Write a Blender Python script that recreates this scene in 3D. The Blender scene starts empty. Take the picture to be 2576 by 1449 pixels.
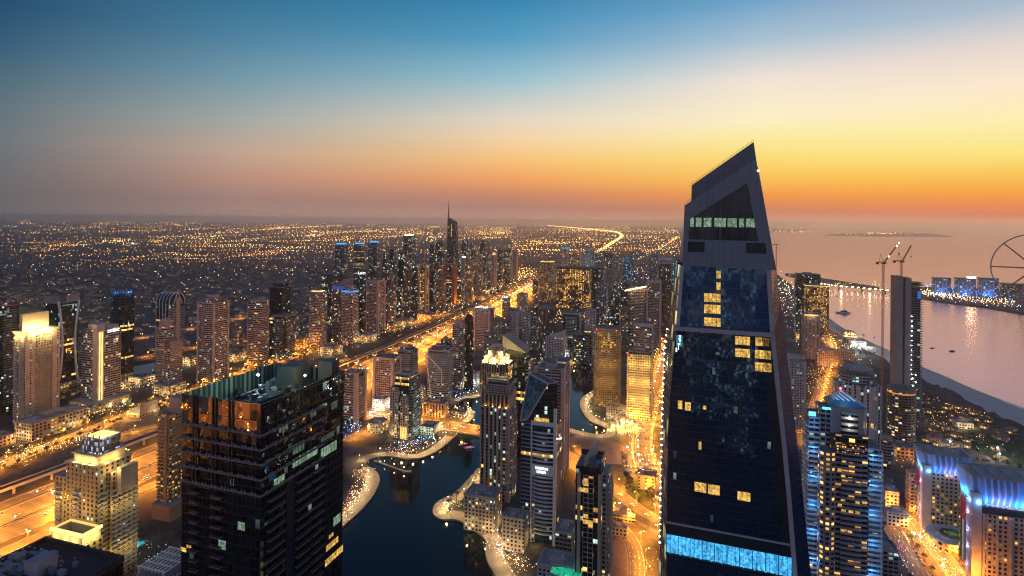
import bpy, bmesh, math, random
from mathutils import Vector, Matrix
from mathutils.geometry import tessellate_polygon
random.seed(7)
R = math.radians
S = bpy.context.scene
COL = S.collection
# ------------------------------------------------------------------ camera
FPX = 1431.0          # focal length in pixels of a 2576 px wide picture
CX, CY = 1288.0, 556.0
ROLL = R(0.58)
EYE = 280.0
cd = bpy.data.cameras.new('camera')
cam = bpy.data.objects.new('camera', cd); COL.objects.link(cam)
cd.sensor_width = 36.0
cd.lens = 36.0 * FPX / 2576.0
cd.shift_y = -(724.5 - CY) / 2576.0
cd.clip_start = 1.0; cd.clip_end = 120000.0
RT = Vector((math.cos(ROLL), 0, math.sin(ROLL)))
UP = Vector((-math.sin(ROLL), 0, math.cos(ROLL)))
FW = Vector((0, 1, 0))
m3 = Matrix((RT, UP, -FW)).transposed()
cam.matrix_world = Matrix.Translation((0, 0, EYE)) @ m3.to_4x4()
S.camera = cam
S.view_settings.view_transform = 'Standard'
S.view_settings.look = 'None'
S.view_settings.exposure = 0.0
S.view_settings.gamma = 1.0
S.view_settings.use_curve_mapping = False
cy = S.cycles
cy.use_denoising = True
cy.max_bounces = 5; cy.diffuse_bounces = 2; cy.glossy_bounces = 3
cy.transmission_bounces = 2; cy.volume_bounces = 2; cy.transparent_max_bounces = 4
cy.sample_clamp_indirect = 4.0; cy.sample_clamp_direct = 0
cy.caustics_reflective = False; cy.caustics_refractive = False
cy.use_light_tree = True
S.render.filter_size = 1.1
cy.use_denoising = True; cy.denoiser = 'OPENIMAGEDENOISE'; cy.denoising_prefilter = 'NONE'; cy.denoising_quality = 'HIGH'; cy.use_adaptive_sampling = False
cy.pixel_filter_type = 'BLACKMAN_HARRIS'; cy.filter_width = 1.15

# ------------------------------------------------------------------ sky (dusk: the sun has just gone down to the right of the view)
def s2l(c):
    return tuple(((x/255)/12.92 if x/255 <= .04045 else ((x/255+.055)/1.055)**2.4) for x in c)
W = bpy.data.worlds.new('World'); S.world = W; W.use_nodes = True
nt = W.node_tree; nt.nodes.clear()
def N(t, **kw):
    n = nt.nodes.new(t)
    for k, v in kw.items(): setattr(n, k, v)
    return n
def M_(op, a, b=None, c=None, clamp=False):
    n = nt.nodes.new('ShaderNodeMath'); n.operation = op; n.use_clamp = clamp
    for i, v in enumerate((a, b, c)):
        if v is None: continue
        if isinstance(v, (int, float)): n.inputs[i].default_value = v
        else: nt.links.new(v, n.inputs[i])
    return n.outputs[0]
tc = N('ShaderNodeTexCoord'); sx = N('ShaderNodeSeparateXYZ')
nt.links.new(tc.outputs['Generated'], sx.inputs[0])
az = M_('ARCTAN2', sx.outputs[0], sx.outputs[1])
hl = M_('SQRT', M_('ADD', M_('MULTIPLY', sx.outputs[0], sx.outputs[0]), M_('MULTIPLY', sx.outputs[1], sx.outputs[1])))
tanel = M_('DIVIDE', sx.outputs[2], M_('MAXIMUM', hl, 1e-4))      # tangent of the elevation
el = M_('ARCTANGENT', tanel)
ramp_in = M_('DIVIDE', el, R(45), clamp=True)
def ramp(az_deg, rows):
    """rows of (elevation in degrees, sRGB)"""
    n = nt.nodes.new('ShaderNodeValToRGB')
    cr = n.color_ramp
    rows = sorted(rows)
    while len(cr.elements) < len(rows): cr.elements.new(0.5)
    for e, (d, c) in zip(cr.elements, rows):
        e.position = min(1, max(0, d/45)); e.color = (*s2l(c), 1)
    nt.links.new(ramp_in, n.inputs[0])
    return n.outputs[0]
def column(x, rows, up):
    """sky colours read down one column of the view: (height in picture, sRGB), continued above the frame"""
    u = (x-CX)/FPX; e0 = CY+math.tan(ROLL)*(x-CX)
    return [(max(0, math.degrees(math.atan((e0-y)/FPX/math.sqrt(1+u*u)))), c) for y, c in rows]+up
def azof(x): return math.degrees(math.atan((x-CX)/FPX))
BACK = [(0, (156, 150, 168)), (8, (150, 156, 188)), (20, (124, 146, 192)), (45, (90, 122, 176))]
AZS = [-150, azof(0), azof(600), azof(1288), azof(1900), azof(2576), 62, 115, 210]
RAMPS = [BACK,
 column(0, [(545, (138, 126, 126)), (530, (118, 110, 112)), (500, (108, 104, 107)), (450, (110, 108, 111)), (350, (110, 119, 125)), (270, (100, 117, 126)), (200, (82, 110, 126)), (100, (54, 94, 122)), (0, (36, 80, 110))], [(25, (16, 62, 104)), (45, (28, 58, 102))]),
 column(600, [(549, (190, 156, 146)), (532, (170, 138, 128)), (500, (164, 130, 121)), (450, (188, 144, 126)), (380, (196, 166, 146)), (300, (164, 170, 166)), (200, (118, 154, 170)), (100, (80, 132, 162)), (0, (56, 115, 150))], [(28, (20, 84, 132)), (45, (30, 66, 112))]),
 column(1288, [(556, (204, 160, 146)), (540, (192, 142, 128)), (520, (178, 130, 116)), (490, (204, 136, 106)), (450, (244, 164, 96)), (400, (250, 196, 124)), (350, (246, 212, 166)), (300, (230, 216, 196)), (200, (154, 194, 208)), (100, (88, 158, 194)), (0, (54, 134, 178))], [(30, (24, 92, 142)), (45, (34, 74, 120))]),
 column(1900, [(562, (228, 164, 142)), (546, (220, 146, 118)), (530, (208, 132, 104)), (495, (245, 150, 72)), (450, (254, 194, 84)), (400, (254, 220, 116)), (350, (255, 236, 156)), (300, (255, 240, 198)), (200, (242, 228, 214)), (100, (170, 194, 212)), (0, (112, 164, 202))], [(25, (96, 120, 158)), (34, (54, 96, 142)), (45, (40, 78, 124))]),
 column(2576, [(568, (238, 158, 130)), (552, (230, 142, 108)), (540, (222, 126, 92)), (512, (244, 140, 70)), (470, (252, 176, 66)), (430, (254, 204, 92)), (380, (254, 232, 132)), (300, (255, 240, 178)), (200, (254, 232, 208)), (100, (228, 214, 208)), (0, (168, 188, 206))], [(22, (140, 140, 168)), (34, (72, 104, 148)), (45, (44, 80, 126))]),
 [(0, (200, 120, 100)), (2, (236, 140, 76)), (5, (245, 200, 100)), (9, (236, 212, 180)), (16, (150, 168, 190)), (30, (76, 112, 150)), (45, (48, 82, 128))],
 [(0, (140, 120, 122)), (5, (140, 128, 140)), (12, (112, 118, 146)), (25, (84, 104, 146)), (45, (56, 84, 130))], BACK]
cur = None
azd = M_('MULTIPLY', az, 180/math.pi)
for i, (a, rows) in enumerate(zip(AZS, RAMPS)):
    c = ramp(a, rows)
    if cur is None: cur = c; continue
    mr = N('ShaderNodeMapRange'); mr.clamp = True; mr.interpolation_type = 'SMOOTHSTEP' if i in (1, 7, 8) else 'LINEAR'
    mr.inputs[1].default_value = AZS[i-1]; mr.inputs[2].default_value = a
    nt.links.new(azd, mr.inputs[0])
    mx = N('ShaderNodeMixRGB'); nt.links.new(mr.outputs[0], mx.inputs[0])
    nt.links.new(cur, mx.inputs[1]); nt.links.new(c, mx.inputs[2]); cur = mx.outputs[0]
# zenith falls off to a darker blue; thin high streaks of haze
zf = N('ShaderNodeMapRange'); zf.inputs[1].default_value = R(40); zf.inputs[2].default_value = R(85); zf.clamp = True
nt.links.new(el, zf.inputs[0])
mz = N('ShaderNodeMixRGB'); nt.links.new(zf.outputs[0], mz.inputs[0]); nt.links.new(cur, mz.inputs[1]); mz.inputs[2].default_value = (*s2l((62, 98, 152)), 1)
bg = N('ShaderNodeBackground'); bg.inputs[1].default_value = 1.0
nt.links.new(mz.outputs[0], bg.inputs[0])
wo = N('ShaderNodeOutputWorld'); nt.links.new(bg.outputs[0], wo.inputs[0])
W.cycles.sampling_method = 'MANUAL'; W.cycles.sample_map_resolution = 512
# last light of the sun
sd = bpy.data.lights.new('sun', 'SUN'); sd.energy = 0.12; sd.angle = R(10); sd.color = (1, .55, .28)
sun = bpy.data.objects.new('sun', sd); COL.objects.link(sun)
sun.rotation_euler = Vector((math.sin(R(62))*math.cos(R(2)), math.cos(R(62))*math.cos(R(2)), math.sin(R(2)))).to_track_quat('Z', 'Y').to_euler()

# ------------------------------------------------------------------ picture-plane measuring helpers (where does a sight line meet a level or a facade)
def ray(px, py):
    return RT*((px-CX)/FPX) + UP*((CY-py)/FPX) + FW
def G(px, py, z=0.0):
    d = ray(px, py); t = (z-EYE)/d.z
    return Vector((d.x*t, d.y*t, z))
def at_depth(px, py, y):
    d = ray(px, py); return Vector((d.x*y, y, EYE+d.z*y))
def proj(p):
    q = Vector(p)-Vector((0, 0, EYE)); w = q.y
    return CX+FPX*q.dot(RT)/w, CY-FPX*q.dot(UP)/w
class Plane:
    """a vertical facade plane: through p, running along (dx, dy)"""
    def __init__(s, p, dx, dy):
        s.o = Vector((p[0], p[1], 0)); s.e = Vector((dx, dy, 0)).normalized(); s.n = Vector((s.e.y, -s.e.x, 0))
        if s.n.dot(s.o) > 0: s.n = -s.n
    def at(s, px, py, off=0.0):
        d = ray(px, py); o = s.o+s.n*off
        t = (o-Vector((0, 0, EYE))).dot(s.n)/d.dot(s.n)
        return Vector((0, 0, EYE))+d*t
# ------------------------------------------------------------------ materials
MATS = {}
def newmat(name):
    m = bpy.data.materials.new(name); m.use_nodes = True
    t = m.node_tree; t.nodes.clear()
    o = t.nodes.new('ShaderNodeOutputMaterial'); b = t.nodes.new('ShaderNodeBsdfPrincipled')
    t.links.new(b.outputs[0], o.inputs[0]); MATS[name] = m
    return m, t, b
def nd(t, typ, ins=None, **kw):
    n = t.nodes.new(typ)
    for k, v in kw.items(): setattr(n, k, v)
    for k, v in (ins or {}).items():
        if hasattr(v, 'links'): t.links.new(v, n.inputs[k])
        else: n.inputs[k].default_value = v
    return n
def mth(t, op, a, b=0.0, clamp=False):
    n = t.nodes.new('ShaderNodeMath'); n.operation = op; n.use_clamp = clamp
    for i, v in enumerate((a, b)):
        if hasattr(v, 'links'): t.links.new(v, n.inputs[i])
        else: n.inputs[i].default_value = v
    return n.outputs[0]
def c4(c): return (c[0], c[1], c[2], 1)
def plain(name, col, rough=.7, metal=0.0, var=.25, scale=.15, spec=.4):
    """a solid surface with weathering"""
    if name in MATS: return MATS[name]
    m, t, b = newmat(name)
    g = nd(t, 'ShaderNodeTexCoord')
    no = nd(t, 'ShaderNodeTexNoise', {'Vector': g.outputs['Object'], 'Scale': scale, 'Detail': 5.0, 'Roughness': .65})
    mr = nd(t, 'ShaderNodeMapRange', {0: no.outputs[0], 1: .3, 2: .7, 3: 1-var, 4: 1+var})
    mx = nd(t, 'ShaderNodeVectorMath', {0: col}, operation='SCALE')
    t.links.new(mr.outputs[0], mx.inputs[3])
    t.links.new(mx.outputs[0], b.inputs['Base Color'])
    b.inputs['Roughness'].default_value = rough; b.inputs['Metallic'].default_value = metal
    b.inputs['Specular IOR Level'].default_value = spec
    return m
def glow(name, col, e, sample=True):
    if name in MATS: return MATS[name]
    m, t, b = newmat(name)
    b.inputs['Base Color'].default_value = (.02, .02, .02, 1)
    b.inputs['Emission Color'].default_value = c4(col); b.inputs['Emission Strength'].default_value = e
    if not sample: m.cycles.emission_sampling = 'NONE'
    return m
def facade(name, wall, glass=(.01, .013, .018), fh=3.4, bw=3.2, wu=.7, wv=.55, lit=.12, warm=(1, .5, .1), cool=(.3, .42, .36), coolp=.14,
           es=1.9, rough=.75, grough=.1, wob=.03, mull=0.0, rowlit=0.0, mottle=.25, pvar=1.2):
    """wall with rows of windows; some rooms behind them have their lamps on"""
    if name in MATS: return MATS[name]
    m, t, b = newmat(name)
    uv = nd(t, 'ShaderNodeUVMap'); s = nd(t, 'ShaderNodeSeparateXYZ', {0: uv.outputs[0]})
    u = mth(t, 'DIVIDE', s.outputs[0], bw); v = mth(t, 'DIVIDE', s.outputs[1], fh)
    cu = mth(t, 'FLOOR', u); cv = mth(t, 'FLOOR', v); fu = mth(t, 'FRACT', u); fv = mth(t, 'FRACT', v)
    mu = mth(t, 'LESS_THAN', mth(t, 'ABSOLUTE', mth(t, 'SUBTRACT', fu, .5)), wu/2)
    mv = mth(t, 'LESS_THAN', mth(t, 'ABSOLUTE', mth(t, 'SUBTRACT', fv, .52)), wv/2)
    win = mth(t, 'MULTIPLY', mu, mv)
    cell = nd(t, 'ShaderNodeCombineXYZ', {0: cu, 1: cv, 2: 3.7})
    wn = nd(t, 'ShaderNodeTexWhiteNoise', {'Vector': cell.outputs[0]}, noise_dimensions='3D')
    sc = nd(t, 'ShaderNodeSeparateColor', {0: wn.outputs['Color']})
    nz = nd(t, 'ShaderNodeTexNoise', {'Vector': cell.outputs[0], 'Scale': .17, 'Detail': 1.0})
    pr = nd(t, 'ShaderNodeMapRange', {0: nz.outputs[0], 1: .35, 2: .65, 3: lit*.15, 4: lit*1.9})
    on = mth(t, 'LESS_THAN', wn.outputs['Value'], pr.outputs[0])
    if rowlit:
        rw = nd(t, 'ShaderNodeTexWhiteNoise', {'W': cv}, noise_dimensions='1D')
        half = nd(t, 'ShaderNodeTexNoise', {'Vector': cell.outputs[0], 'Scale': .05})
        on = mth(t, 'MAXIMUM', on, mth(t, 'MULTIPLY', mth(t, 'LESS_THAN', rw.outputs[0], rowlit), mth(t, 'GREATER_THAN', half.outputs[0], .5)))
    k = mth(t, 'LESS_THAN', sc.outputs[0], coolp)
    cm = nd(t, 'ShaderNodeMixRGB', {0: k, 1: c4(warm), 2: c4(cool)})
    st = mth(t, 'MULTIPLY', mth(t, 'ADD', .25, mth(t, 'MULTIPLY', mth(t, 'POWER', sc.outputs[1], 2.0), 1.6)), es)
    st = mth(t, 'MULTIPLY', mth(t, 'MULTIPLY', st, mth(t, 'ADD', .45, mth(t, 'MULTIPLY', fv, .9))), mth(t, 'MULTIPLY', on, win))
    g = nd(t, 'ShaderNodeTexCoord')
    no = nd(t, 'ShaderNodeTexNoise', {'Vector': g.outputs['Object'], 'Scale': .09, 'Detail': 5.0, 'Roughness': .7})
    mr = nd(t, 'ShaderNodeMapRange', {0: no.outputs[0], 1: .3, 2: .7, 3: 1-mottle, 4: 1+mottle})
    wl = nd(t, 'ShaderNodeVectorMath', {0: wall}, operation='SCALE'); t.links.new(mr.outputs[0], wl.inputs[3])
    gl = nd(t, 'ShaderNodeVectorMath', {0: glass}, operation='SCALE'); t.links.new(mth(t, 'ADD', 1-pvar/2, mth(t, 'MULTIPLY', sc.outputs[2], pvar)), gl.inputs[3])
    bc = nd(t, 'ShaderNodeMixRGB', {0: win, 1: wl.outputs[0], 2: gl.outputs[0]})
    t.links.new(bc.outputs[0], b.inputs['Base Color'])
    t.links.new(mth(t, 'SUBTRACT', rough, mth(t, 'MULTIPLY', win, rough-grough)), b.inputs['Roughness'])
    t.links.new(cm.outputs[0], b.inputs['Emission Color']); t.links.new(st, b.inputs['Emission Strength'])
    if wob:   # panes are never quite in one plane
        gm = nd(t, 'ShaderNodeNewGeometry')
        of = nd(t, 'ShaderNodeVectorMath', {0: wn.outputs['Color'], 1: (.5, .5, .5)}, operation='SUBTRACT')
        rp = nd(t, 'ShaderNodeTexNoise', {'Vector': g.outputs['Object'], 'Scale': .35, 'Detail': 2.0})
        o2 = nd(t, 'ShaderNodeVectorMath', {0: rp.outputs['Color'], 1: (.5, .5, .5)}, operation='SUBTRACT')
        oo = nd(t, 'ShaderNodeVectorMath', {0: of.outputs[0], 1: o2.outputs[0]}, operation='ADD')
        sc2 = nd(t, 'ShaderNodeVectorMath', {0: oo.outputs[0]}, operation='SCALE'); t.links.new(mth(t, 'MULTIPLY', win, wob), sc2.inputs[3])
        ad = nd(t, 'ShaderNodeVectorMath', {0: gm.outputs['Normal'], 1: sc2.outputs[0]}, operation='ADD')
        nn = nd(t, 'ShaderNodeVectorMath', {0: ad.outputs[0]}, operation='NORMALIZE')
        t.links.new(nn.outputs[0], b.inputs['Normal'])
    m.cycles.emission_sampling = 'NONE'
    return m
# ------------------------------------------------------------------ mesh building
class MB:
    def __init__(s): s.v = []; s.f = []; s.m = []; s.uv = []; s.mats = []
    def mi(s, mat):
        if mat not in s.mats: s.mats.append(mat)
        return s.mats.index(mat)
    def face(s, pts, mat, uvs=None):
        i = len(s.v); s.v += [tuple(p) for p in pts]; s.f.append(tuple(range(i, i+len(pts)))); s.m.append(s.mi(mat))
        s.uv += uvs if uvs else [(p[0], p[1]) for p in pts]
    def loft(s, p0, z0, p1, z1, mat, top=None, bot=None, u0=0.0, v0=None):
        """walls between footprint p0 at z0 and p1 at z1 (counter-clockwise)"""
        n = len(p0); u = u0; v0 = z0 if v0 is None else v0
        zz = lambda z, p: z(p) if callable(z) else z
        for i in range(n):
            a, b = p0[i], p0[(i+1) % n]; c, d = p1[(i+1) % n], p1[i]
            L = math.hypot(b[0]-a[0], b[1]-a[1])
            za, zb, zc, zd = zz(z0, a), zz(z0, b), zz(z1, c), zz(z1, d)
            s.face([(a[0], a[1], za), (b[0], b[1], zb), (c[0], c[1], zc), (d[0], d[1], zd)], mat, [(u, za), (u+L, zb), (u+L, zc), (u, zd)])
            u += L
        if top: s.face([(p[0], p[1], zz(z1, p)) for p in p1], top)
        if bot: s.face([(p[0], p[1], zz(z0, p)) for p in reversed(p0)], bot)
        return s
    def prism(s, p, z0, z1, mat, top=None, bot=None, u0=0.0): return s.loft(p, z0, p, z1, mat, top or mat, bot, u0)
    def box(s, x0, x1, y0, y1, z0, z1, mat, top=None, bot=True, u0=0.0):
        return s.prism([(x0, y0), (x1, y0), (x1, y1), (x0, y1)], z0, z1, mat, top, (top or mat) if bot else None, u0)
    def bar(s, a, b, r, mat, n=4, r2=None):
        a = Vector(a); b = Vector(b); d = (b-a).normalized()
        x = d.orthogonal().normalized() if abs(d.z) > .99 else d.cross(Vector((0, 0, 1))).normalized(); y = d.cross(x)
        r2 = r if r2 is None else r2
        A = [a+(x*math.cos(2*math.pi*(i+.5)/n)+y*math.sin(2*math.pi*(i+.5)/n))*r for i in range(n)]
        B = [b+(x*math.cos(2*math.pi*(i+.5)/n)+y*math.sin(2*math.pi*(i+.5)/n))*r2 for i in range(n)]
        for i in range(n): s.face([A[i], B[i], B[(i+1) % n], A[(i+1) % n]], mat)
        s.face(A, mat); s.face(B[::-1], mat); return s
    def ball(s, c, r, mat, n=6, k=4, sz=1.0):
        P = []
        for j in range(k+1):
            th = math.pi*j/k
            P.append([(c[0]+r*math.sin(th)*math.cos(2*math.pi*i/n), c[1]+r*math.sin(th)*math.sin(2*math.pi*i/n), c[2]+r*sz*math.cos(th)) for i in range(n)])
        for j in range(k):
            for i in range(n):
                q = [P[j][i], P[j+1][i], P[j+1][(i+1) % n], P[j][(i+1) % n]]
                if j == 0: q = q[:3]
                elif j == k-1: q = [q[0], q[1], q[3]]
                s.face(q, mat)
        return s
    def octa(s, c, r, mat):
        x, y, z = c; e = [(x+r, y, z), (x, y+r, z), (x-r, y, z), (x, y-r, z)]
        for i in range(4):
            s.face([e[i], e[(i+1) % 4], (x, y, z+r)], mat); s.face([e[(i+1) % 4], e[i], (x, y, z-r)], mat)
        return s
    def slab(s, pts, th, mat, back=None):
        """a planar outline (3-D points, as seen from outside) given thickness th along vector back"""
        P = [Vector(p) for p in pts]
        bk = Vector(back)*th
        s.face(P, mat, s.planar(P)); s.face([p+bk for p in reversed(P)], mat)
        n = len(P)
        for i in range(n): s.face([P[i], P[i]+bk, P[(i+1) % n]+bk, P[(i+1) % n]], mat)
        return s
    def planar(s, P):
        e = (P[1]-P[0]); e.z = 0; e = e.normalized() if e.length > 1e-6 else Vector((1, 0, 0))
        return [(p.dot(e), p.z) for p in P]
    def mesh(s, name, weld=True):
        me = bpy.data.meshes.new(name); me.from_pydata(s.v, [], s.f)
        for mt in s.mats: me.materials.append(mt)
        me.polygons.foreach_set('material_index', s.m)
        l = me.uv_layers.new(name='UVMap'); l.data.foreach_set('uv', [c for q in s.uv for c in q])
        me.update(); return me
def obj(name, mb, parent=None, loc=None, rot=0.0, fix=False):
    me = mb if isinstance(mb, bpy.types.Mesh) else mb.mesh(name)
    if fix:
        bm = bmesh.new(); bm.from_mesh(me); bmesh.ops.remove_doubles(bm, verts=bm.verts, dist=1e-4); bmesh.ops.recalc_face_normals(bm, faces=bm.faces); bm.to_mesh(me); bm.free()
    o = bpy.data.objects.new(name, me); COL.objects.link(o)
    if parent: o.parent = parent
    if loc is not None: o.location = loc
    if rot: o.rotation_euler[2] = rot
    return o
def tag(o, label, cat, group=None, kind=None):
    o['label'] = label; o['category'] = cat
    if group: o['group'] = group
    if kind: o['kind'] = kind
    return o
def thing(name, label, cat, loc=(0, 0, 0), rot=0.0, group=None):
    o = bpy.data.objects.new(name, None); COL.objects.link(o); o.location = loc; o.rotation_euler[2] = rot
    o.empty_display_size = 1
    return tag(o, label, cat, group)
def struct(name, mb, **k):
    o = obj(name, mb, **k); o['kind'] = 'structure'; return o
def stuff(name, mb, label, cat):
    o = obj(name, mb); return tag(o, label, cat, kind='stuff')
def dup(o, loc=None, rot=None, label=None, group=None, scale=None):
    c = o.copy(); COL.objects.link(c)
    if loc is not None: c.location = loc
    if rot is not None: c.rotation_euler = (0, 0, rot)
    if scale is not None: c.scale = (scale,)*3
    if label: c['label'] = label
    if group: c['group'] = group
    for ch in list(o.children):
        q = ch.copy(); COL.objects.link(q); q.parent = c
        for g in list(ch.children):
            h = g.copy(); COL.objects.link(h); h.parent = q
    return c
def copies(o, parent, offs):
    """repeat a part at further offsets"""
    for p in offs:
        c = o.copy(); COL.objects.link(c); c.parent = parent; c.location = p
def lamp(parent, loc, energy, col, rad=.6, name='lamp_light'):
    key = (energy, col, rad)
    ld = LD.get(key)
    if ld is None:
        ld = bpy.data.lights.new(name, 'POINT'); ld.energy = energy; ld.color = col; ld.shadow_soft_size = rad; LD[key] = ld
    o = bpy.data.objects.new(name, ld); COL.objects.link(o); o.location = loc
    if parent: o.parent = parent
    return o
def street_light(parent, loc, energy, col, rad):
    """a full cut-off lantern: light goes down and sideways only"""
    key = ('s', energy, col, rad); ld = LD.get(key)
    if ld is None:
        ld = bpy.data.lights.new('lantern_light', 'SPOT'); ld.energy = energy; ld.color = col; ld.shadow_soft_size = rad; ld.spot_size = R(158); ld.spot_blend = .35; LD[key] = ld
    o = bpy.data.objects.new('lantern_light', ld); COL.objects.link(o); o.location = loc; o.parent = parent; return o
LD = {}
SOD = (1, .34, .025); WARM = (1, .68, .26); WHITE = (.95, 1, .95); BLUE = (.12, .4, 1)
def stack(name, parent, boxes, mat, z0, step, n, h=1.1):
    """columns of balconies: every slab an object of its own"""
    for b in boxes:
        q = MB(); q.box(*b, 0, h, mat); f = obj(name, q, parent, (0, 0, z0)); copies(f, parent, [(0, 0, z0+step*i) for i in range(1, n)])
def rect(x0, x1, y0, y1): return [(x0, y0), (x1, y0), (x1, y1), (x0, y1)]
def ngon(r, n=20, a0=0.0, ry=None): return [(r*math.cos(a0+2*math.pi*i/n), (ry or r)*math.sin(a0+2*math.pi*i/n)) for i in range(n)]
def inset(p, k):
    cx = sum(q[0] for q in p)/len(p); cy_ = sum(q[1] for q in p)/len(p)
    return [(cx+(q[0]-cx)*k, cy_+(q[1]-cy_)*k) for q in p]
# ================================================================== surfaces
def ground_mat():
    m, t, b = newmat('sandy_ground')
    g = nd(t, 'ShaderNodeNewGeometry')
    big = nd(t, 'ShaderNodeTexNoise', {'Vector': g.outputs['Position'], 'Scale': .0016, 'Detail': 6.0, 'Roughness': .6})
    mid = nd(t, 'ShaderNodeTexNoise', {'Vector': g.outputs['Position'], 'Scale': .02, 'Detail': 7.0, 'Roughness': .7})
    fin = nd(t, 'ShaderNodeTexNoise', {'Vector': g.outputs['Position'], 'Scale': .25, 'Detail': 4.0, 'Roughness': .7})
    r1 = nd(t, 'ShaderNodeValToRGB', {0: mid.outputs[0]})
    e = r1.color_ramp.elements; e[0].position = .36; e[0].color = (.035, .042, .04, 1); e[1].position = .62; e[1].color = (.15, .135, .125, 1)
    x = r1.color_ramp.elements.new(.47); x.color = (.085, .08, .075, 1)
    r2 = nd(t, 'ShaderNodeMapRange', {0: big.outputs[0], 1: .35, 2: .65, 3: .45, 4: 1.25})
    r3 = nd(t, 'ShaderNodeMapRange', {0: fin.outputs[0], 1: .25, 2: .75, 3: .65, 4: 1.35})
    sc = nd(t, 'ShaderNodeVectorMath', {0: r1.outputs[0]}, operation='SCALE'); t.links.new(mth(t, 'MULTIPLY', r2.outputs[0], r3.outputs[0]), sc.inputs[3])
    t.links.new(sc.outputs[0], b.inputs['Base Color']); b.inputs['Roughness'].default_value = .9; b.inputs['Specular IOR Level'].default_value = .15
    return m
def sea_mat(name, col, sc, bump, rough, stretch=(1, 1, 1), ang=0.0, ior=1.33, tint=(1, 1, 1)):
    m, t, b = newmat(name)
    g = nd(t, 'ShaderNodeNewGeometry')
    mp = nd(t, 'ShaderNodeMapping', {'Vector': g.outputs['Position']}); mp.inputs['Scale'].default_value = stretch; mp.inputs['Rotation'].default_value = (0, 0, ang)
    a = nd(t, 'ShaderNodeTexNoise', {'Vector': mp.outputs[0], 'Scale': sc, 'Detail': 6.0, 'Roughness': .62, 'Distortion': .6})
    c = nd(t, 'ShaderNodeTexNoise', {'Vector': mp.outputs[0], 'Scale': sc*.12, 'Detail': 3.0})
    s = mth(t, 'ADD', a.outputs[0], mth(t, 'MULTIPLY', c.outputs[0], 1.5))
    bp = nd(t, 'ShaderNodeBump', {'Height': s, 'Strength': bump, 'Distance': 1.0})
    t.links.new(bp.outputs[0], b.inputs['Normal'])
    b.inputs['Base Color'].default_value = c4(col); b.inputs['Roughness'].default_value = rough; b.inputs['IOR'].default_value = ior
    b.inputs['Specular Tint'].default_value = (*tint, 1)
    return m
def road_mat(name, base, lanew=3.6, streak=.6, marks=True):
    m, t, b = newmat(name)
    uv = nd(t, 'ShaderNodeUVMap'); s = nd(t, 'ShaderNodeSeparateXYZ', {0: uv.outputs[0]})
    mp = nd(t, 'ShaderNodeMapping', {'Vector': uv.outputs[0]}); mp.inputs['Scale'].default_value = (.9, .006, 1)
    st = nd(t, 'ShaderNodeTexNoise', {'Vector': mp.outputs[0], 'Scale': 1.0, 'Detail': 4.0, 'Roughness': .7})     # tyre wear drawn as streaks, standing in for car light trails
    g = nd(t, 'ShaderNodeNewGeometry')
    bl = nd(t, 'ShaderNodeTexNoise', {'Vector': g.outputs['Position'], 'Scale': .06, 'Detail': 4.0})
    k = mth(t, 'MULTIPLY', nd(t, 'ShaderNodeMapRange', {0: st.outputs[0], 1: .3, 2: .7, 3: 1-streak, 4: 1+streak}).outputs[0],
            nd(t, 'ShaderNodeMapRange', {0: bl.outputs[0], 1: .3, 2: .7, 3: .8, 4: 1.2}).outputs[0])
    v = nd(t, 'ShaderNodeVectorMath', {0: base}, operation='SCALE'); t.links.new(k, v.inputs[3])
    out = v.outputs[0]
    if marks:
        fr = mth(t, 'FRACT', mth(t, 'DIVIDE', s.outputs[0], lanew))
        ln = mth(t, 'LESS_THAN', mth(t, 'ABSOLUTE', mth(t, 'SUBTRACT', fr, .5)), .035)
        ds = mth(t, 'LESS_THAN', mth(t, 'FRACT', mth(t, 'DIVIDE', s.outputs[1], 12.0)), .4)
        mx = nd(t, 'ShaderNodeMixRGB', {0: mth(t, 'MULTIPLY', ln, ds), 1: out, 2: (.55, .55, .52, 1)}); out = mx.outputs[0]
    t.links.new(out, b.inputs['Base Color']); b.inputs['Roughness'].default_value = .6; b.inputs['Specular IOR Level'].default_value = .35
    return m
GROUND = ground_mat()
def bay_mat():
    """bay water with long low swell"""
    m = bpy.data.materials.new('sea_water'); m.use_nodes = True; t = m.node_tree; t.nodes.clear()
    o = t.nodes.new('ShaderNodeOutputMaterial'); g = nd(t, 'ShaderNodeNewGeometry')
    mp = nd(t, 'ShaderNodeMapping', {'Vector': g.outputs['Position']}); mp.inputs['Scale'].default_value = (.35, 1.6, 1); mp.inputs['Rotation'].default_value = (0, 0, R(-12))
    w1 = nd(t, 'ShaderNodeTexNoise', {'Vector': mp.outputs[0], 'Scale': .03, 'Detail': 7.0, 'Roughness': .65, 'Distortion': .8})
    w2 = nd(t, 'ShaderNodeTexNoise', {'Vector': mp.outputs[0], 'Scale': .004, 'Detail': 4.0})
    s = mth(t, 'ADD', w1.outputs[0], mth(t, 'MULTIPLY', w2.outputs[0], 2.5))
    bp = nd(t, 'ShaderNodeBump', {'Height': s, 'Strength': .3, 'Distance': 1.0})
    gl = nd(t, 'ShaderNodeBsdfGlossy', {'Color': (.8, .56, .64, 1), 'Roughness': .2, 'Normal': bp.outputs[0]})  # pink of the reflected dusk sky is put into the gloss colour
    df = nd(t, 'ShaderNodeBsdfDiffuse', {'Color': (.1, .07, .09, 1)})
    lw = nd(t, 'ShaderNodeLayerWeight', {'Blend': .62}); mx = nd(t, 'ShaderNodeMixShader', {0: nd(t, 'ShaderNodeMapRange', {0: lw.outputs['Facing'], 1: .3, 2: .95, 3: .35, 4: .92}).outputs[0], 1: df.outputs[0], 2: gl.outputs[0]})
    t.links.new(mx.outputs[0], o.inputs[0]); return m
SEA = bay_mat()
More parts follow.
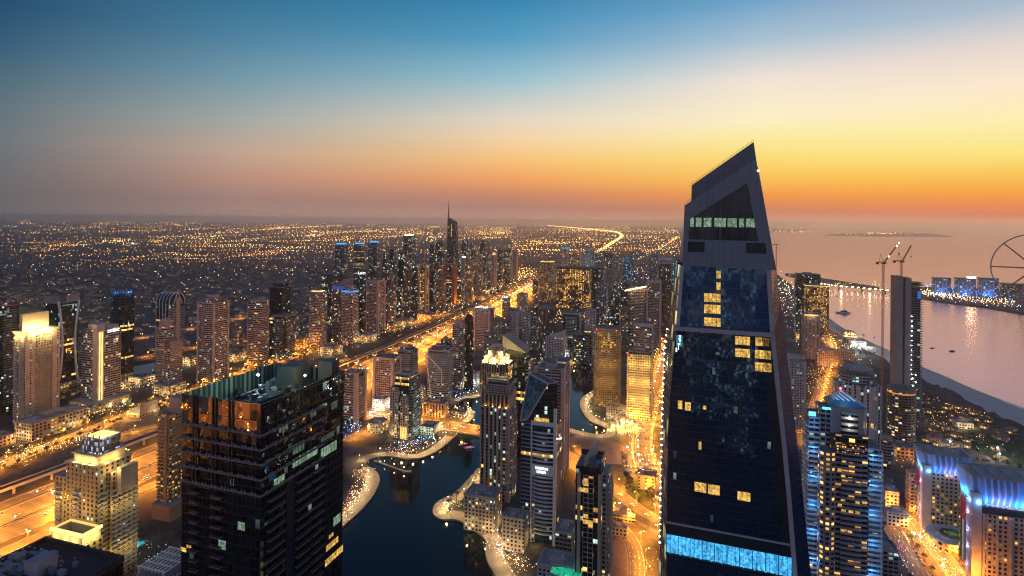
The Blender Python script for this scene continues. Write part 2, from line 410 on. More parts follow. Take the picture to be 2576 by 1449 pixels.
MARINA = sea_mat('marina_water', (.004, .011, .016), .16, .07, .07)
ASPH = road_mat('asphalt', (.115, .105, .095))
ASPHD = road_mat('dark_track', (.035, .034, .034), marks=False)
PAVE = plain('promenade_paving', (.3, .24, .19), .75, var=.18, scale=.4)
QUAY = plain('quay_stone', (.22, .19, .16), .8)
SAND = plain('beach_sand', (.62, .5, .41), .95, var=.12, scale=.05)
SANDLOT = plain('bare_sand_lot', (.2, .15, .125), .95, var=.35, scale=.03)
GRASS = plain('watered_grass', (.035, .06, .02), .95, var=.4, scale=.08)
CONC = plain('pale_concrete', (.46, .43, .41), .8, var=.15, scale=.1)
DCONC = plain('raw_concrete', (.22, .21, .21), .85, var=.3, scale=.12)
ROOF = plain('gravel_roof', (.14, .13, .125), .9, var=.35, scale=.15)
ROOFL = plain('light_roof', (.3, .28, .27), .85, var=.25, scale=.12)
METAL = plain('grey_metal', (.4, .41, .43), .5, .2, var=.2, scale=.5)
DARK = plain('dark_metal', (.03, .035, .04), .4, .5, var=.2)
WHITEP = plain('white_paint', (.7, .68, .64), .6, var=.08)
CREAM = plain('cream_stone', (.5, .4, .28), .7, var=.12)
BEIGE = plain('beige_stone', (.4, .32, .26), .75, var=.12)
PINK = plain('rose_concrete', (.46, .37, .34), .75, var=.12)
TRUNK = plain('bark', (.1, .075, .05), .9)
LEAF = plain('leaves', (.045, .075, .025), .8, var=.5, scale=.6)
PALM = plain('palm_fronds', (.05, .075, .03), .75, var=.4, scale=.8)
ROOFTILE = plain('roof_tiles', (.2, .11, .075), .85, var=.25)
VILLA = plain('villa_render', (.32, .26, .2), .85, var=.2)
# lamps
G_SOD = glow('sodium_lamp', (1, .5, .12), 60)
G_WARM = glow('warm_lamp', (1, .72, .32), 50)
G_WHITE = glow('white_lamp', (.9, 1, .92), 60)
G_FLOOD = glow('flood_lamp', (.62, 1, .8), 500)
G_FLOODW = glow('warm_flood_lamp', (1, .88, .55), 260)
G_RED = glow('aviation_red', (1, .05, .1), 16)
G_FAR1 = glow('far_amber', (1, .42, .07), 9, False)
G_FAR2 = glow('far_yellow', (1, .62, .18), 9, False)
G_FAR3 = glow('far_white', (.95, .85, .62), 5, False)
G_FAR4 = glow('far_orange', (1, .3, .04), 9, False)
G_GOLD = glow('gold_window', (1, .6, .13), 1.25)
G_GOLD2 = glow('bright_gold_panel', (1, .74, .24), 1.5)
G_PALE = glow('pale_green_window', (.62, .95, .72), .7)
G_BLUE = glow('blue_light_panel', (.05, .42, 1), 1.3)
G_CYAN = glow('cyan_light_panel', (.16, .72, 1), 1.5)
G_SIGN = glow('white_sign', (.82, .93, 1), 2.6)
G_PINK = glow('pink_neon', (1, .12, .35), 3.0)
G_HEAD = glow('headlamp', (1, .95, .8), 90, False)
G_TAIL = glow('tail_lamp', (1, .04, .02), 45, False)

# ================================================================== the setting
def P(lst, z=0.0): return [G(x, y, z) for x, y in lst]
MAR = [Vector((-150, 330, 0))]+P([(845, 1345), (863, 1322), (905, 1288), (938, 1250), (955, 1215), (955, 1196), (945, 1183), (927, 1173), (920, 1164), (928, 1155), (952, 1148), (985, 1146), (1020, 1154),
     (1056, 1153), (1093, 1139), (1117, 1122), (1142, 1098), (1151, 1084), (1155, 1066), (1178, 1062), (1195, 1048), (1197, 1035), (1185, 1028), (1160, 1030), (1135, 1035), (1125, 1025), (1154, 1010),
     (1173, 1001), (1203, 1001), (1300, 965), (1400, 930), (1440, 918), (1482, 902), (1525, 860), (1545, 815), (1552, 775), (1582, 772), (1588, 868), (1545, 935), (1500, 978), (1480, 988), (1463, 1000),
     (1457, 1013), (1463, 1035), (1475, 1052), (1490, 1063), (1515, 1071), (1528, 1080), (1524, 1090), (1508, 1093), (1472, 1087), (1425, 1075), (1390, 1070), (1330, 1090), (1270, 1120), (1203, 1176),
     (1142, 1244), (1118, 1250), (1098, 1262), (1088, 1276), (1088, 1290), (1100, 1302), (1117, 1307), (1147, 1304), (1191, 1330), (1227, 1359), (1220, 1385), (1226, 1415), (1244, 1442)])+[Vector((-8, 330, 0))]
def smooth(pts, it=2, closed=True):
    for _ in range(it):
        q = []
        n = len(pts)
        for i in range(n if closed else n-1):
            a, b = pts[i], pts[(i+1) % n]; q += [a*.75+b*.25, a*.25+b*.75]
        if not closed: q = [pts[0]]+q+[pts[-1]]
        pts = q
    return pts
MAR = smooth(MAR, 2)
COAST = [Vector((640, -2500, 0)), Vector((745, 0, 0)), Vector((760, 600, 0))]+P([(2576, 1031), (2491, 996), (2430, 972), (2369, 943), (2317, 923), (2235, 881), (2182, 858), (2120, 826), (2085, 801), (2030, 752), (1990, 716), (1955, 690),
     (1890, 660), (1840, 622), (1815, 602), (1850, 591), (1930, 585), (2020, 582), (2034, 577.5)])+[Vector((20500, 40000, 0)), Vector((-45000, 40000, 0)), Vector((-45000, -2500, 0))]
def land(name, outer, holes=(), z=0.0, zb=-6.0, mat=None, side=None):
    mb = MB(); loops = [outer]+list(holes); flat = [p for l in loops for p in l]
    for tri in tessellate_polygon(loops):
        q = [flat[i] for i in tri]
        if (q[1]-q[0]).cross(q[2]-q[0]).z < 0: q = q[::-1]
        mb.face([(p.x, p.y, z) for p in q], mat)
    for l in loops:
        n = len(l)
        for i in range(n):
            a, b = l[i], l[(i+1) % n]
            mb.face([(a.x, a.y, zb), (b.x, b.y, zb), (b.x, b.y, z), (a.x, a.y, z)], side or mat)
    return struct(name, mb)
land('ground', COAST, [MAR], mat=GROUND, side=QUAY)
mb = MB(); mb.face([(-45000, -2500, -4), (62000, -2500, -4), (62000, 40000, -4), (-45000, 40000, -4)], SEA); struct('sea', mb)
mb = MB(); xs = [p.x for p in MAR]; ys = [p.y for p in MAR]
mb.face([(min(xs)-5, min(ys)-5, -1.6), (max(xs)+5, min(ys)-5, -1.6), (max(xs)+5, max(ys)+5, -1.6), (min(xs)-5, max(ys)+5, -1.6)], MARINA); struct('marina_water', mb)
# the lake between the towers on the left of the highway
LAKES = [[(150, 985), (330, 945), (420, 930), (500, 922), (590, 905), (620, 880), (520, 895), (440, 905), (330, 922), (120, 960)],
         [(0, 1050), (40, 1040), (150, 1005), (210, 985), (200, 970), (120, 985), (0, 1015)]]
for L in LAKES:
    q = smooth(P(L), 2); mb = MB()
    for tri in tessellate_polygon([q]):
        f = [q[i] for i in tri]
        if (f[1]-f[0]).cross(f[2]-f[0]).z < 0: f = f[::-1]
        mb.face([(p.x, p.y, .02) for p in f], MARINA)
    struct('lake', mb)
def ribbon(pts, w, z, mat, name, th=0.0, off=0.0, kerb=None, z1=None, it=3, parent=None):
    """a road of width w along a smoothed line; th > 0 gives it a deck thickness"""
    c = smooth([Vector(p) for p in pts], it, False); mb = MB(); v = 0.0; Ls = []
    for i, p in enumerate(c):
        d = (c[min(i+1, len(c)-1)]-c[max(i-1, 0)]); d.z = 0; d.normalize(); n = Vector((d.y, -d.x, 0))
        Ls.append((p+n*(off-w/2), p+n*(off+w/2)))
    for i in range(len(c)-1):
        L = (c[i+1]-c[i]).length
        a0, b0 = Ls[i]; a1, b1 = Ls[i+1]
        mb.face([(a0.x, a0.y, z), (b0.x, b0.y, z), (b1.x, b1.y, z), (a1.x, a1.y, z)], mat, [(0, v), (w, v), (w, v+L), (0, v+L)])
        if th:
            for (p, q, s) in ((a1, a0, 1), (b0, b1, 1)):
                mb.face([(p.x, p.y, z-th), (q.x, q.y, z-th), (q.x, q.y, z), (p.x, p.y, z)], kerb or mat)
            mb.face([(a0.x, a0.y, z-th), (a1.x, a1.y, z-th), (b1.x, b1.y, z-th), (b0.x, b0.y, z-th)], kerb or mat)
        if kerb and not th:
            for (p0, p1, s) in ((a0, a1, -1), (b0, b1, 1)):
                dd = (p1-p0); dd.z = 0; dd.normalize(); nn = Vector((dd.y, -dd.x, 0))*s*.35
                pts4 = [p0, p1, p1+nn, p0+nn]
                if s < 0: pts4 = pts4[::-1]
                # top and the road-side riser of a 0.14 m kerb
                mb.face([(q.x, q.y, z+.14) for q in (pts4 if s < 0 else pts4[::-1])], kerb)
                mb.face([(p0.x, p0.y, z), (p1.x, p1.y, z), (p1.x, p1.y, z+.14), (p0.x, p0.y, z+.14)], kerb)
        v += L
    o = obj(name, mb, parent)
    if parent is None: o['kind'] = 'structure'
    return o, c
def along(c, step, off=0.0, start=0.0):
    """points every step metres on a line, moved sideways by off; also the heading"""
    out = []; need = start
    for i in range(len(c)-1):
        a, b = c[i], c[i+1]; L = (b-a).length
        if L < 1e-6: continue
        d = (b-a)/L; n = Vector((d.y, -d.x, 0))
        while need <= L:
            out.append((a+d*need+n*off, math.atan2(d.y, d.x))); need += step
        need -= L
    return out
HWL = [(-900, -500, 0), (-640, 60, 0), (-436, 562, 0), (-250, 1043, 0), (-95, 1600, 0), (40, 2250, 0), (300, 3250, 0), (723, 4886, 0), (1700, 8800, 0), (2590, 12900, 0)]
_, HW = ribbon(HWL, 118, .004, plain('highway_verge', (.09, .07, .055), .9, var=.35, scale=.05), 'highway_verge')
for off, w, nm in ((-17.5, 27, 'highway'), (17.5, 27, 'highway'), (-44, 12, 'service_road'), (48, 13, 'service_road')):
    ribbon(HWL, w, .012, ASPH, nm, off=off, kerb=CONC)
ribbon([(p[0]-14, p[1], 0) for p in HWL], 15, .012, ASPHD, 'rail_reserve', off=-72)
for off in (-31.6, -2.2, 2.2, 31.6, -51, 55.5): ribbon(HWL[:7], .3, .95, METAL, 'guard_rail', th=.5, off=off)
for off in (0, -34.5, 36.5): ribbon(HWL[:7], 3.2, .02, ASPHD, 'median', off=off)
# the street with trees between the towers on the left and the highway
ST1 = [G(*p) for p in ((-60, 1195), (100, 1130), (300, 1052), (480, 985), (620, 930), (760, 890), (900, 850), (1010, 820), (1100, 795), (1190, 765))]
_, C1 = ribbon(ST1, 20, .012, ASPH, 'street', kerb=CONC)
RB = [G(*p) for p in ((760, 1015), (880, 1036), (1000, 1053), (1160, 1077), (1300, 1105), (1426, 1146), (1475, 1182), (1537, 1238), (1600, 1290), (1660, 1325), (1760, 1372))]
_, C2 = ribbon(RB, 26, .016, ASPH, 'street', kerb=CONC)
RC = [G(*p) for p in ((1690, 820), (1674, 880), (1656, 960), (1634, 1030), (1617, 1085), (1613, 1134), (1628, 1185), (1652, 1230), (1700, 1290))]
_, C3 = ribbon(RC, 24, .02, ASPH, 'street', kerb=CONC)
RD = [G(*p) for p in ((1600, 1470), (1602, 1410), (1590, 1360), (1555, 1320), (1515, 1290))]
_, C4 = ribbon(RD, 13, .024, ASPH, 'street', kerb=CONC)
_, C5 = ribbon([G(*p) for p in ((1500, 1218), (1545, 1262), (1600, 1300), (1680, 1338), (1760, 1365))], 9, .03, ASPHD, 'tram_track')
RE = [G(*p) for p in ((2330, 1470), (2300, 1420), (2262, 1360), (2232, 1310), (2222, 1270), (2225, 1200))]
_, C6 = ribbon(RE, 13, .012, ASPH, 'street', kerb=CONC)
RF = [G(*p) for p in ((2440, 1500), (2400, 1440), (2360, 1385), (2320, 1340), (2280, 1305), (2240, 1270))]
_, C7 = ribbon(RF, 15, .02, ASPH, 'street', kerb=CONC)
RG = [G(*p) for p in ((2010, 1120), (2045, 1030), (2062, 985), (2075, 935), (2095, 880), (2070, 845), (2030, 800), (1990, 760))]
_, C8 = ribbon(RG, 14, .012, ASPH, 'street', kerb=CONC)
RH = [G(*p) for p in ((250, 1110), (330, 1085), (400, 1070), (470, 1050), (560, 1010), (700, 960), (880, 900))]
_, C9 = ribbon(RH, 12, .02, ASPH, 'street', kerb=CONC)
RI = [G(*p) for p in ((870, 1110), (930, 1075), (975, 1050), (1000, 1035))]
_, C10 = ribbon(RI, 12, .024, ASPH, 'street', kerb=CONC)
RJ = [G(*p) for p in ((340, 850), (470, 828), (600, 800), (740, 770), (800, 720))]
_, C11 = ribbon(RJ, 22, .012, ASPH, 'street', kerb=CONC)
RK = [G(*p) for p in ((350, 900), (430, 880), (520, 868), (660, 850), (780, 850))]
_, C12 = ribbon(RK, 14, .012, ASPH, 'street', kerb=CONC)
# far golden roads
FARR = [([(1500, 640), (1540, 612), (1572, 592), (1540, 582), (1450, 574), (1380, 568), (1340, 566)], 60), ([(1600, 655), (1650, 630), (1690, 608), (1705, 596)], 40),
        ([(0, 640), (150, 630), (300, 622), (500, 617), (800, 612)], 40), ([(400, 600), (600, 583), (760, 572), (860, 568)], 60)]
CF = []
for q, w in FARR:
    _, c = ribbon([G(*p) for p in q], w, .02, ASPH, 'far_road'); CF.append(c)
# promenades: a paved strip along each bank of the marina
def strip(name, px, w, z, mat, side=1):
    ribbon([G(*p) for p in px], w, z, mat, name, off=side*w/2, it=2)
PR1 = [(845, 1345), (863, 1322), (905, 1288), (938, 1250), (955, 1215), (955, 1196), (945, 1183), (927, 1173)]
PR2 = [(920, 1164), (928, 1155), (952, 1148), (985, 1146), (1020, 1154), (1056, 1153), (1093, 1139), (1117, 1122), (1142, 1098)]
PR3 = [(1203, 1176), (1142, 1244), (1118, 1250), (1098, 1262), (1088, 1276), (1088, 1290), (1100, 1302), (1117, 1307), (1147, 1304), (1191, 1330), (1227, 1359), (1220, 1385), (1226, 1415), (1244, 1442), (1262, 1480)]
PR4 = [(1500, 978), (1480, 988), (1463, 1000), (1457, 1013), (1463, 1035), (1475, 1052), (1490, 1063), (1515, 1071), (1528, 1080), (1524, 1090), (1508, 1093), (1472, 1087), (1425, 1075)]
PR5 = [(1178, 1062), (1195, 1048), (1197, 1035), (1185, 1028), (1160, 1030), (1135, 1035)]
PR6 = [(1154, 1010), (1173, 1001), (1203, 1001), (1300, 965), (1400, 930), (1440, 918), (1482, 902), (1525, 860), (1545, 815)]
PRS = []
for q, s, w in ((PR1, -1, 15), (PR2, -1, 12), (PR3, -1, 15), (PR4, -1, 13), (PR5, -1, 10), (PR6, -1, 12)):
    strip('promenade', q, w, .016, PAVE, s); PRS.append((smooth([G(*p) for p in q], 2, False), s, w))
# lots, beach and garden surfaces
def patch(name, px, mat, z=.008, sm=1):
    q = smooth(P(px), sm) if sm else P(px); mb = MB()
    for tri in tessellate_polygon([q]):
        f = [q[i] for i in tri]
        if (f[1]-f[0]).cross(f[2]-f[0]).z < 0: f = f[::-1]
        mb.face([(p.x, p.y, z) for p in f], mat)
    return struct(name, mb)
patch('sand_lot', [(1430, 1092), (1510, 1100), (1570, 1120), (1604, 1145), (1590, 1170), (1500, 1165), (1440, 1135)], SANDLOT)
patch('sand_lot', [(1535, 1330), (1580, 1365), (1592, 1400), (1590, 1470), (1520, 1470), (1520, 1350)], SANDLOT)
patch('sand_lot', [(0, 1215), (120, 1180), (260, 1120), (390, 1080), (390, 1100), (180, 1185), (60, 1225)], plain('dark_sand_lot', (.12, .09, .075), .95, var=.4, scale=.03), .006)
patch('sand_lot', [(868, 1130), (920, 1118), (960, 1128), (925, 1150), (900, 1180), (868, 1200)], plain('dark_sand_lot', (.12, .09, .075)), .006)
patch('garden', [(1600, 1200), (1655, 1185), (1660, 1235), (1600, 1262), (1565, 1240)], GRASS, .006)
patch('garden', [(2330, 1010), (2470, 1080), (2600, 1140), (2600, 1200), (2440, 1120), (2330, 1080)], GRASS, .006)
patch('car_park', [(1562, 1130), (1650, 1140), (1660, 1175), (1600, 1205), (1565, 1190)], ASPHD, .010)
_in = [(2022, 762), (2076, 822), (2126, 850), (2228, 906), (2300, 938), (2330, 956), (2376, 974), (2424, 1002), (2500, 1040), (2600, 1086)]
_rb = random.Random(2); _wav = []
for (xa, ya), (xb, yb_) in zip(_in[:-1], _in[1:]):
    for k_ in range(5): _wav.append((xa+(xb-xa)*k_/5+_rb.uniform(-3, 3), ya+(yb_-ya)*k_/5+_rb.uniform(-5, 6)*(1 if ya > 880 else .5)))
patch('beach', [(3080, 1236), (2600, 1038), (2491, 998), (2430, 974), (2369, 945), (2317, 925), (2235, 883), (2182, 860), (2120, 828), (2085, 803), (2030, 754)]+_wav+[(2600, 1090), (2990, 1290)], SAND, .012, 0)
_, _sf = ribbon([G(*p) for p in ((2040, 763), (2085, 802.5), (2120, 827.5), (2182, 859.5), (2235, 882.5), (2317, 924.5), (2369, 944.5), (2430, 973.5), (2491, 997.5), (2600, 1038))], 5, .018, plain('wet_sand', (.2, .16, .14), .25, var=.3, scale=.1), 'wet_sand', off=-3.5)
# islands and breakwaters out at sea
def island(name, px, z=1.0, mat=None):
    return land(name, smooth(P(px), 2), z=z, zb=-6, mat=mat or GROUND)
island('island', [(2240, 735), (2316, 748), (2391, 761), (2486, 772), (2576, 788), (2700, 812), (2750, 760), (2600, 735), (2450, 724), (2300, 722), (2240, 726)])
island('breakwater', [(1975, 692), (2070, 708), (2140, 718), (2212, 727), (2212, 722), (2140, 711), (2070, 700), (1975, 686)])
island('far_island', [(2050, 591), (2180, 586), (2310, 584.5), (2425, 597), (2330, 595), (2200, 595), (2120, 593)])
# ================================================================== towers
TH = R(-17.5)      # the streets run along the highway
def fit(x0, x1, ytop, ybase, ratio=1.0, rot=TH):
    """size and place of a block whose picture outline is known: nearest base corner on the ground at ybase"""
    g = G((x0+x1)/2, ybase); c = Vector((g.x, g.y)); w = 30.0
    ca, sa = math.cos(rot), math.sin(rot)
    for _ in range(14):
        pts = []
        for sx_, sy_ in ((-1, -1), (1, -1), (1, 1), (-1, 1)):
            lx, ly = sx_*w/2, sy_*w*ratio/2
            pts.append((c.x+lx*ca-ly*sa, c.y+lx*sa+ly*ca))
        # the width counts at the roof and at the base alike (vertical walls)
        px = [proj((p[0], p[1], 0)) for p in pts]
        xs_ = [q[0] for q in px]; ys_ = [q[1] for q in px]
        w *= (x1-x0)/(max(xs_)-min(xs_))
        dx = (x0+x1)/2-(max(xs_)+min(xs_))/2
        c.x += dx/FPX*c.y
        yb = max(ys_); e = yb-(CY+math.tan(ROLL)*((x0+x1)/2-CX))
        et = ybase-(CY+math.tan(ROLL)*((x0+x1)/2-CX))
        k = e/et; c *= (1+(k-1)*.8)
    h = EYE+ray((x0+x1)/2, ytop).z*(c.y-w*ratio*.25)
    return c, w, w*ratio, h
FA = {
 'brown': facade('brown_bands', (.26, .185, .15), fh=3.4, bw=4.0, wu=.8, wv=.56, lit=.13),
 'rose': facade('rose_bands', (.36, .27, .235), fh=3.4, bw=3.6, wu=.78, wv=.55, lit=.12),
 'rosewin': facade('rose_windows', (.36, .27, .23), fh=3.4, bw=3.4, wu=.45, wv=.5, lit=.15),
 'beige': facade('beige_windows', (.4, .33, .27), fh=3.4, bw=3.4, wu=.5, wv=.52, lit=.2),
 'grey': facade('grey_bands', (.22, .215, .22), fh=3.5, bw=3.4, wu=.85, wv=.5, lit=.13, coolp=.25),
 'white': facade('white_grid', (.46, .43, .41), fh=3.4, bw=3.3, wu=.56, wv=.5, lit=.12),
 'dark': facade('dark_bands', (.055, .052, .055), fh=3.5, bw=3.2, wu=.85, wv=.7, lit=.12, coolp=.3),
 'dglass': facade('dark_glass', (.03, .035, .045), (.012, .018, .026), fh=3.7, bw=2.4, wu=.92, wv=.82, lit=.045, coolp=.18, rowlit=.03, grough=.06),
 'bglass': facade('blue_glass', (.03, .05, .08), (.012, .04, .08), fh=3.7, bw=2.4, wu=.92, wv=.82, lit=.03, coolp=.18, rowlit=.02, grough=.06),
 'gold': facade('gold_windows_slab', (.12, .075, .055), fh=3.6, bw=5.2, wu=.5, wv=.55, lit=.5, coolp=.06, es=1.9),
 'goldd': facade('gold_windows_dark', (.05, .045, .05), fh=3.3, bw=3.3, wu=.6, wv=.6, lit=.5, coolp=.05, es=1.05),
 'warm': facade('warm_balconies', (.42, .3, .17), fh=3.3, bw=3.3, wu=.62, wv=.5, lit=.3, coolp=.05, es=.85),
 'strips': facade('stone_strips', (.36, .28, .23), fh=3.4, bw=4.6, wu=.5, wv=.86, lit=.14),
 'dstrip': facade('dark_strips', (.11, .1, .1), fh=3.6, bw=2.6, wu=.55, wv=.9, lit=.08, coolp=.4),
 'whiterow': facade('lit_rows', (.16, .145, .14), fh=3.6, bw=3.0, wu=.85, wv=.6, lit=.1, coolp=.3, rowlit=.2, es=1.0),
 'office': facade('office_rows', (.1, .09, .09), fh=4.0, bw=2.0, wu=.8, wv=.5, lit=.3, coolp=.2, es=.9, rowlit=.12),
 'podium': facade('podium_front', (.34, .27, .21), fh=4.2, bw=4.5, wu=.6, wv=.55, lit=.4, coolp=.12, es=1.0),
 'raw': facade('unfinished_floors', (.15, .135, .13), (.012, .012, .014), fh=3.5, bw=4.0, wu=.9, wv=.72, lit=.04, coolp=.9, es=1.0, wob=0, grough=.8),
 'cyan': facade('cyan_windows', (.06, .09, .12), (.02, .06, .09), fh=3.6, bw=5, wu=.45, wv=.5, lit=.35, warm=(.1, .6, 1), cool=(.3, .9, 1), es=1.4),
 'fdark': facade('far_dark', (.06, .058, .065), fh=3.8, bw=4.6, wu=.7, wv=.6, lit=.17, es=2.3, coolp=.2),
 'fbrown': facade('far_brown', (.24, .18, .155), fh=3.8, bw=4.6, wu=.62, wv=.55, lit=.16, es=2.2),
 'fglass': facade('far_glass', (.03, .04, .055), fh=3.8, bw=4.2, wu=.9, wv=.8, lit=.1, es=1.9, coolp=.3, rowlit=.04),
 'fgrey': facade('far_grey', (.2, .2, .215), fh=3.8, bw=4.6, wu=.6, wv=.55, lit=.14, es=2.1, coolp=.25),
 'mirrored': facade('mirrored_lit_floors', (.3, .29, .3), fh=3.6, bw=5, wu=.7, wv=.6, lit=.34, coolp=.45, cool=(.55, .75, .9), es=2.0),
 'plain': facade('few_windows', (.3, .24, .21), fh=3.4, bw=7, wu=.25, wv=.5, lit=.1),
}
def footprint(shape, w, d):
    if shape == 'round': return [(x, y*d/w) for x, y in ngon(w/2, 28, -math.pi/2)]
    if shape == 'bow':     # curved front and back, straight flanks
        f = [(-w/2+w*i/10, -d/2*(.62+.38*math.sin(math.pi*i/10))) for i in range(11)]
        return f+[(-x, -y) for x, y in f]
    if shape == 'chamf':
        k = min(w, d)*.2
        return [(-w/2+k, -d/2), (w/2-k, -d/2), (w/2, -d/2+k), (w/2, d/2-k), (w/2-k, d/2), (-w/2+k, d/2), (-w/2, d/2-k), (-w/2, -d/2+k)]
    return rect(-w/2, w/2, -d/2, d/2)
SEED = random.Random(3)
TOWERS = []
def T(label, x0, x1, yt, yb, style, ratio=1.0, shape='box', crown='flat', bands=None, piers=None, red=False, light=None, rot=TH, name='tower', cat='tower', group=None,
      sign=None, bcol=None, cover=.72, mast=0, roof=None):
    c, w, d, h = fit(x0, x1, yt, yb, ratio, rot)
    o = thing(name, label, cat, (c.x, c.y, 0), rot, group)
    o['size'] = (w, d, h)
    fm = FA[style]; roof = roof or ROOF; u0 = SEED.random()*400
    trim = bcol or {'brown': PINK, 'rose': PINK, 'rosewin': PINK, 'beige': BEIGE, 'grey': METAL, 'white': CONC, 'strips': BEIGE, 'warm': CREAM}.get(style, DCONC)
    fp = footprint(shape, w, d); ch = 0.0
    m = min(w, d)
    if crown == 'step': ch = min(h*.09, m*.5)
    elif crown == 'cap': ch = min(h*.05, 7)
    elif crown == 'frame': ch = min(h*.08, 14)
    elif crown == 'dome': ch = m*.42
    elif crown == 'wedge': ch = m*.55
    elif crown == 'arch': ch = w*.5
    elif crown == 'pyramid': ch = m*.5
    elif crown == 'spirecap': ch = m*.9
    elif crown == 'flat': ch = 0
    hb = h-ch
    b = MB(); b.loft(fp, 0, fp, hb, fm, roof, None, u0)
    # parapet
    ip = inset(fp, .955)
    b.loft(fp, hb, fp, hb+1.3, trim); b.loft(list(reversed(ip)), hb, list(reversed(ip)), hb+1.3, trim)
    n = len(fp)
    for i in range(n): b.face([(*fp[i], hb+1.3), (*fp[(i+1) % n], hb+1.3), (*ip[(i+1) % n], hb+1.3), (*ip[i], hb+1.3)], trim)
    obj('body', b, o)
    r = random.Random(int(abs(x0)*7+yt))
    # rooftop plant
    def plant(z, s=1.0):
        q = MB(); a = w*.2*s; e = d*.2*s
        q.box(-a, a*.8, -e, e*.9, z+.01, z+3.5+2*r.random(), trim, roof)
        for _ in range(5):
            px_, py_ = (r.random()-.5)*w*.7*s, (r.random()-.5)*d*.7*s; k = .8+1.6*r.random()
            q.box(px_-k, px_+k, py_-k*.7, py_+k*.7, z+.02, z+1.2+1.6*r.random(), METAL)
        obj('roof_plant', q, o)
    if crown in ('flat', 'cap', 'frame'): plant(hb)
    if crown == 'step':
        q = MB(); s1 = inset(fp, .74); q.loft(s1, hb+.01, s1, hb+ch*.62, fm, roof, None, u0+31); s2 = inset(fp, .42); q.loft(s2, hb+ch*.62+.01, s2, h, trim, roof)
        obj('crown', q, o)
    elif crown == 'cap':
        q = MB(); s1 = inset(fp, 1.05); q.loft(s1, hb+1.32, s1, hb+ch, trim, roof, trim); obj('crown', q, o)
    elif crown == 'frame':      # open screen walls standing round the roof
        q = MB()
        for (xa, xb, ya, yb_) in ((-w/2, w/2, -d/2, -d/2+.8), (-w/2, w/2, d/2-.8, d/2), (-w/2, -w/2+.8, -d/2+.82, d/2-.82), (w/2-.8, w/2, -d/2+.82, d/2-.82)):
            q.box(xa, xb, ya, yb_, hb+ch*.62, hb+ch, trim)
            L = max(xb-xa, yb_-ya); k = max(2, int(L/7))
            for i in range(k+1):
                f = i/k; px_ = xa+(xb-xa-.8)*f if xb-xa > 1 else xa; py_ = ya+(yb_-ya-.8)*f if yb_-ya > 1 else ya
                q.box(px_, px_+.8, py_, py_+.8, hb+1.31, hb+ch*.62-.01, trim)
        obj('crown', q, o)
    elif crown == 'dome':
        q = MB(); k = 7; rr = m*.44
        base = ngon(rr, 20); prev = base; z0 = hb+.02
        for j in range(1, k+1):
            a = math.pi/2*j/k; cur_ = inset(base, max(.02, math.cos(a))); z1 = hb+ch*math.sin(a); q.loft(prev, z0, cur_, z1, trim, trim if j == k else None); prev, z0 = cur_, z1
        obj('dome', q, o)
    elif crown == 'wedge':
        q = MB(); s1 = inset(fp, .9)
        q.loft(s1, hb+.02, s1, lambda p: hb+ch*(.15+.85*(p[0]+w/2)/w), trim, roof); obj('crown', q, o)
    elif crown == 'pyramid':
        q = MB(); q.loft(inset(fp, .92), hb+.02, inset(fp, .03), h, trim, trim); obj('crown', q, o)
    elif crown == 'spirecap':
        q = MB(); s1 = inset(fp, .6); q.loft(s1, hb+.02, s1, hb+ch*.35, fm, trim, None, u0); q.loft(inset(fp, .5), hb+ch*.36, inset(fp, .04), h, trim, trim); obj('crown', q, o)
    elif crown == 'arch':
        q = MB(); k = 8; f = [(-w/2, -d/2), (w/2, -d/2), (w/2, d/2), (-w/2, d/2)]; prev = f; z0 = hb+.02
        for j in range(1, k+1):
            a = math.pi/2*j/k; x = w/2*math.cos(a)+.05; cur_ = [(-x, -d/2), (x, -d/2), (x, d/2), (-x, d/2)]; z1 = hb+ch*math.sin(a); q.loft(prev, z0, cur_, z1, fm if j < 3 else trim, trim if j == k else None, None, u0); prev, z0 = cur_, z1
        obj('crown', q, o)
    if mast:
        q = MB(); q.bar((0, 0, hb-1), (0, 0, h+mast*.6), m*.025+.3, METAL, 6, .5); q.bar((0, 0, h+mast*.6), (0, 0, h+mast), .45, METAL, 5, .15); obj('mast', q, o)
    # floor-by-floor balconies
    if bands:
        fh = 3.4; nf = max(3, min(95, int((hb-8)/fh))); pr_ = 1.1
        q = MB()
        if shape == 'box':
            for sx_, k, y0, y1 in ((1, 1, -d/2-pr_, -d/2-.02), ):
                a = w/2*cover
                q.box(-a, a, y0, y1, 0, 1.15, trim)
            a = d/2*cover
            q.box(w/2+.02, w/2+pr_, -a, a, 0, 1.15, trim)
            q.box(-w/2-pr_, -w/2-.02, -a, a, 0, 1.15, trim)
        else:
            so = inset(fp, 1+2*pr_/m); q.loft(so, 0, so, 1.15, trim, trim, trim)
        f0 = obj('balcony', q, o, (0, 0, 6.8)); copies(f0, o, [(0, 0, 6.8+fh*i) for i in range(1, nf)])
    if piers and shape != 'round':
        pw = piers
        q = MB(); q.box(-pw/2, pw/2, -pw/2, pw/2, 0, hb+1.9, trim)
        pp = [(-w/2, -d/2), (w/2, -d/2), (w/2, d/2), (-w/2, d/2)]
        p0 = obj('corner_pier', q, o, (*pp[0], 0)); copies(p0, o, [(*p, 0) for p in pp[1:]])
    if light:    # (material, height above roof, band height, strength of spill)
        mt, dz, bh, en, lc = light
        q = MB(); so = inset(fp, 1.02 if dz <= 0 else .8); q.loft(so, hb+dz, so, hb+dz+bh, mt, mt if dz > 0 else None); obj('light_band', q, o)
        if en: lamp(o, (0, -d/2-6, hb+dz+3), en, lc, 1.5, 'crown_light'); lamp(o, (w/2+6, 0, hb+dz+3), en, lc, 1.5, 'crown_light')
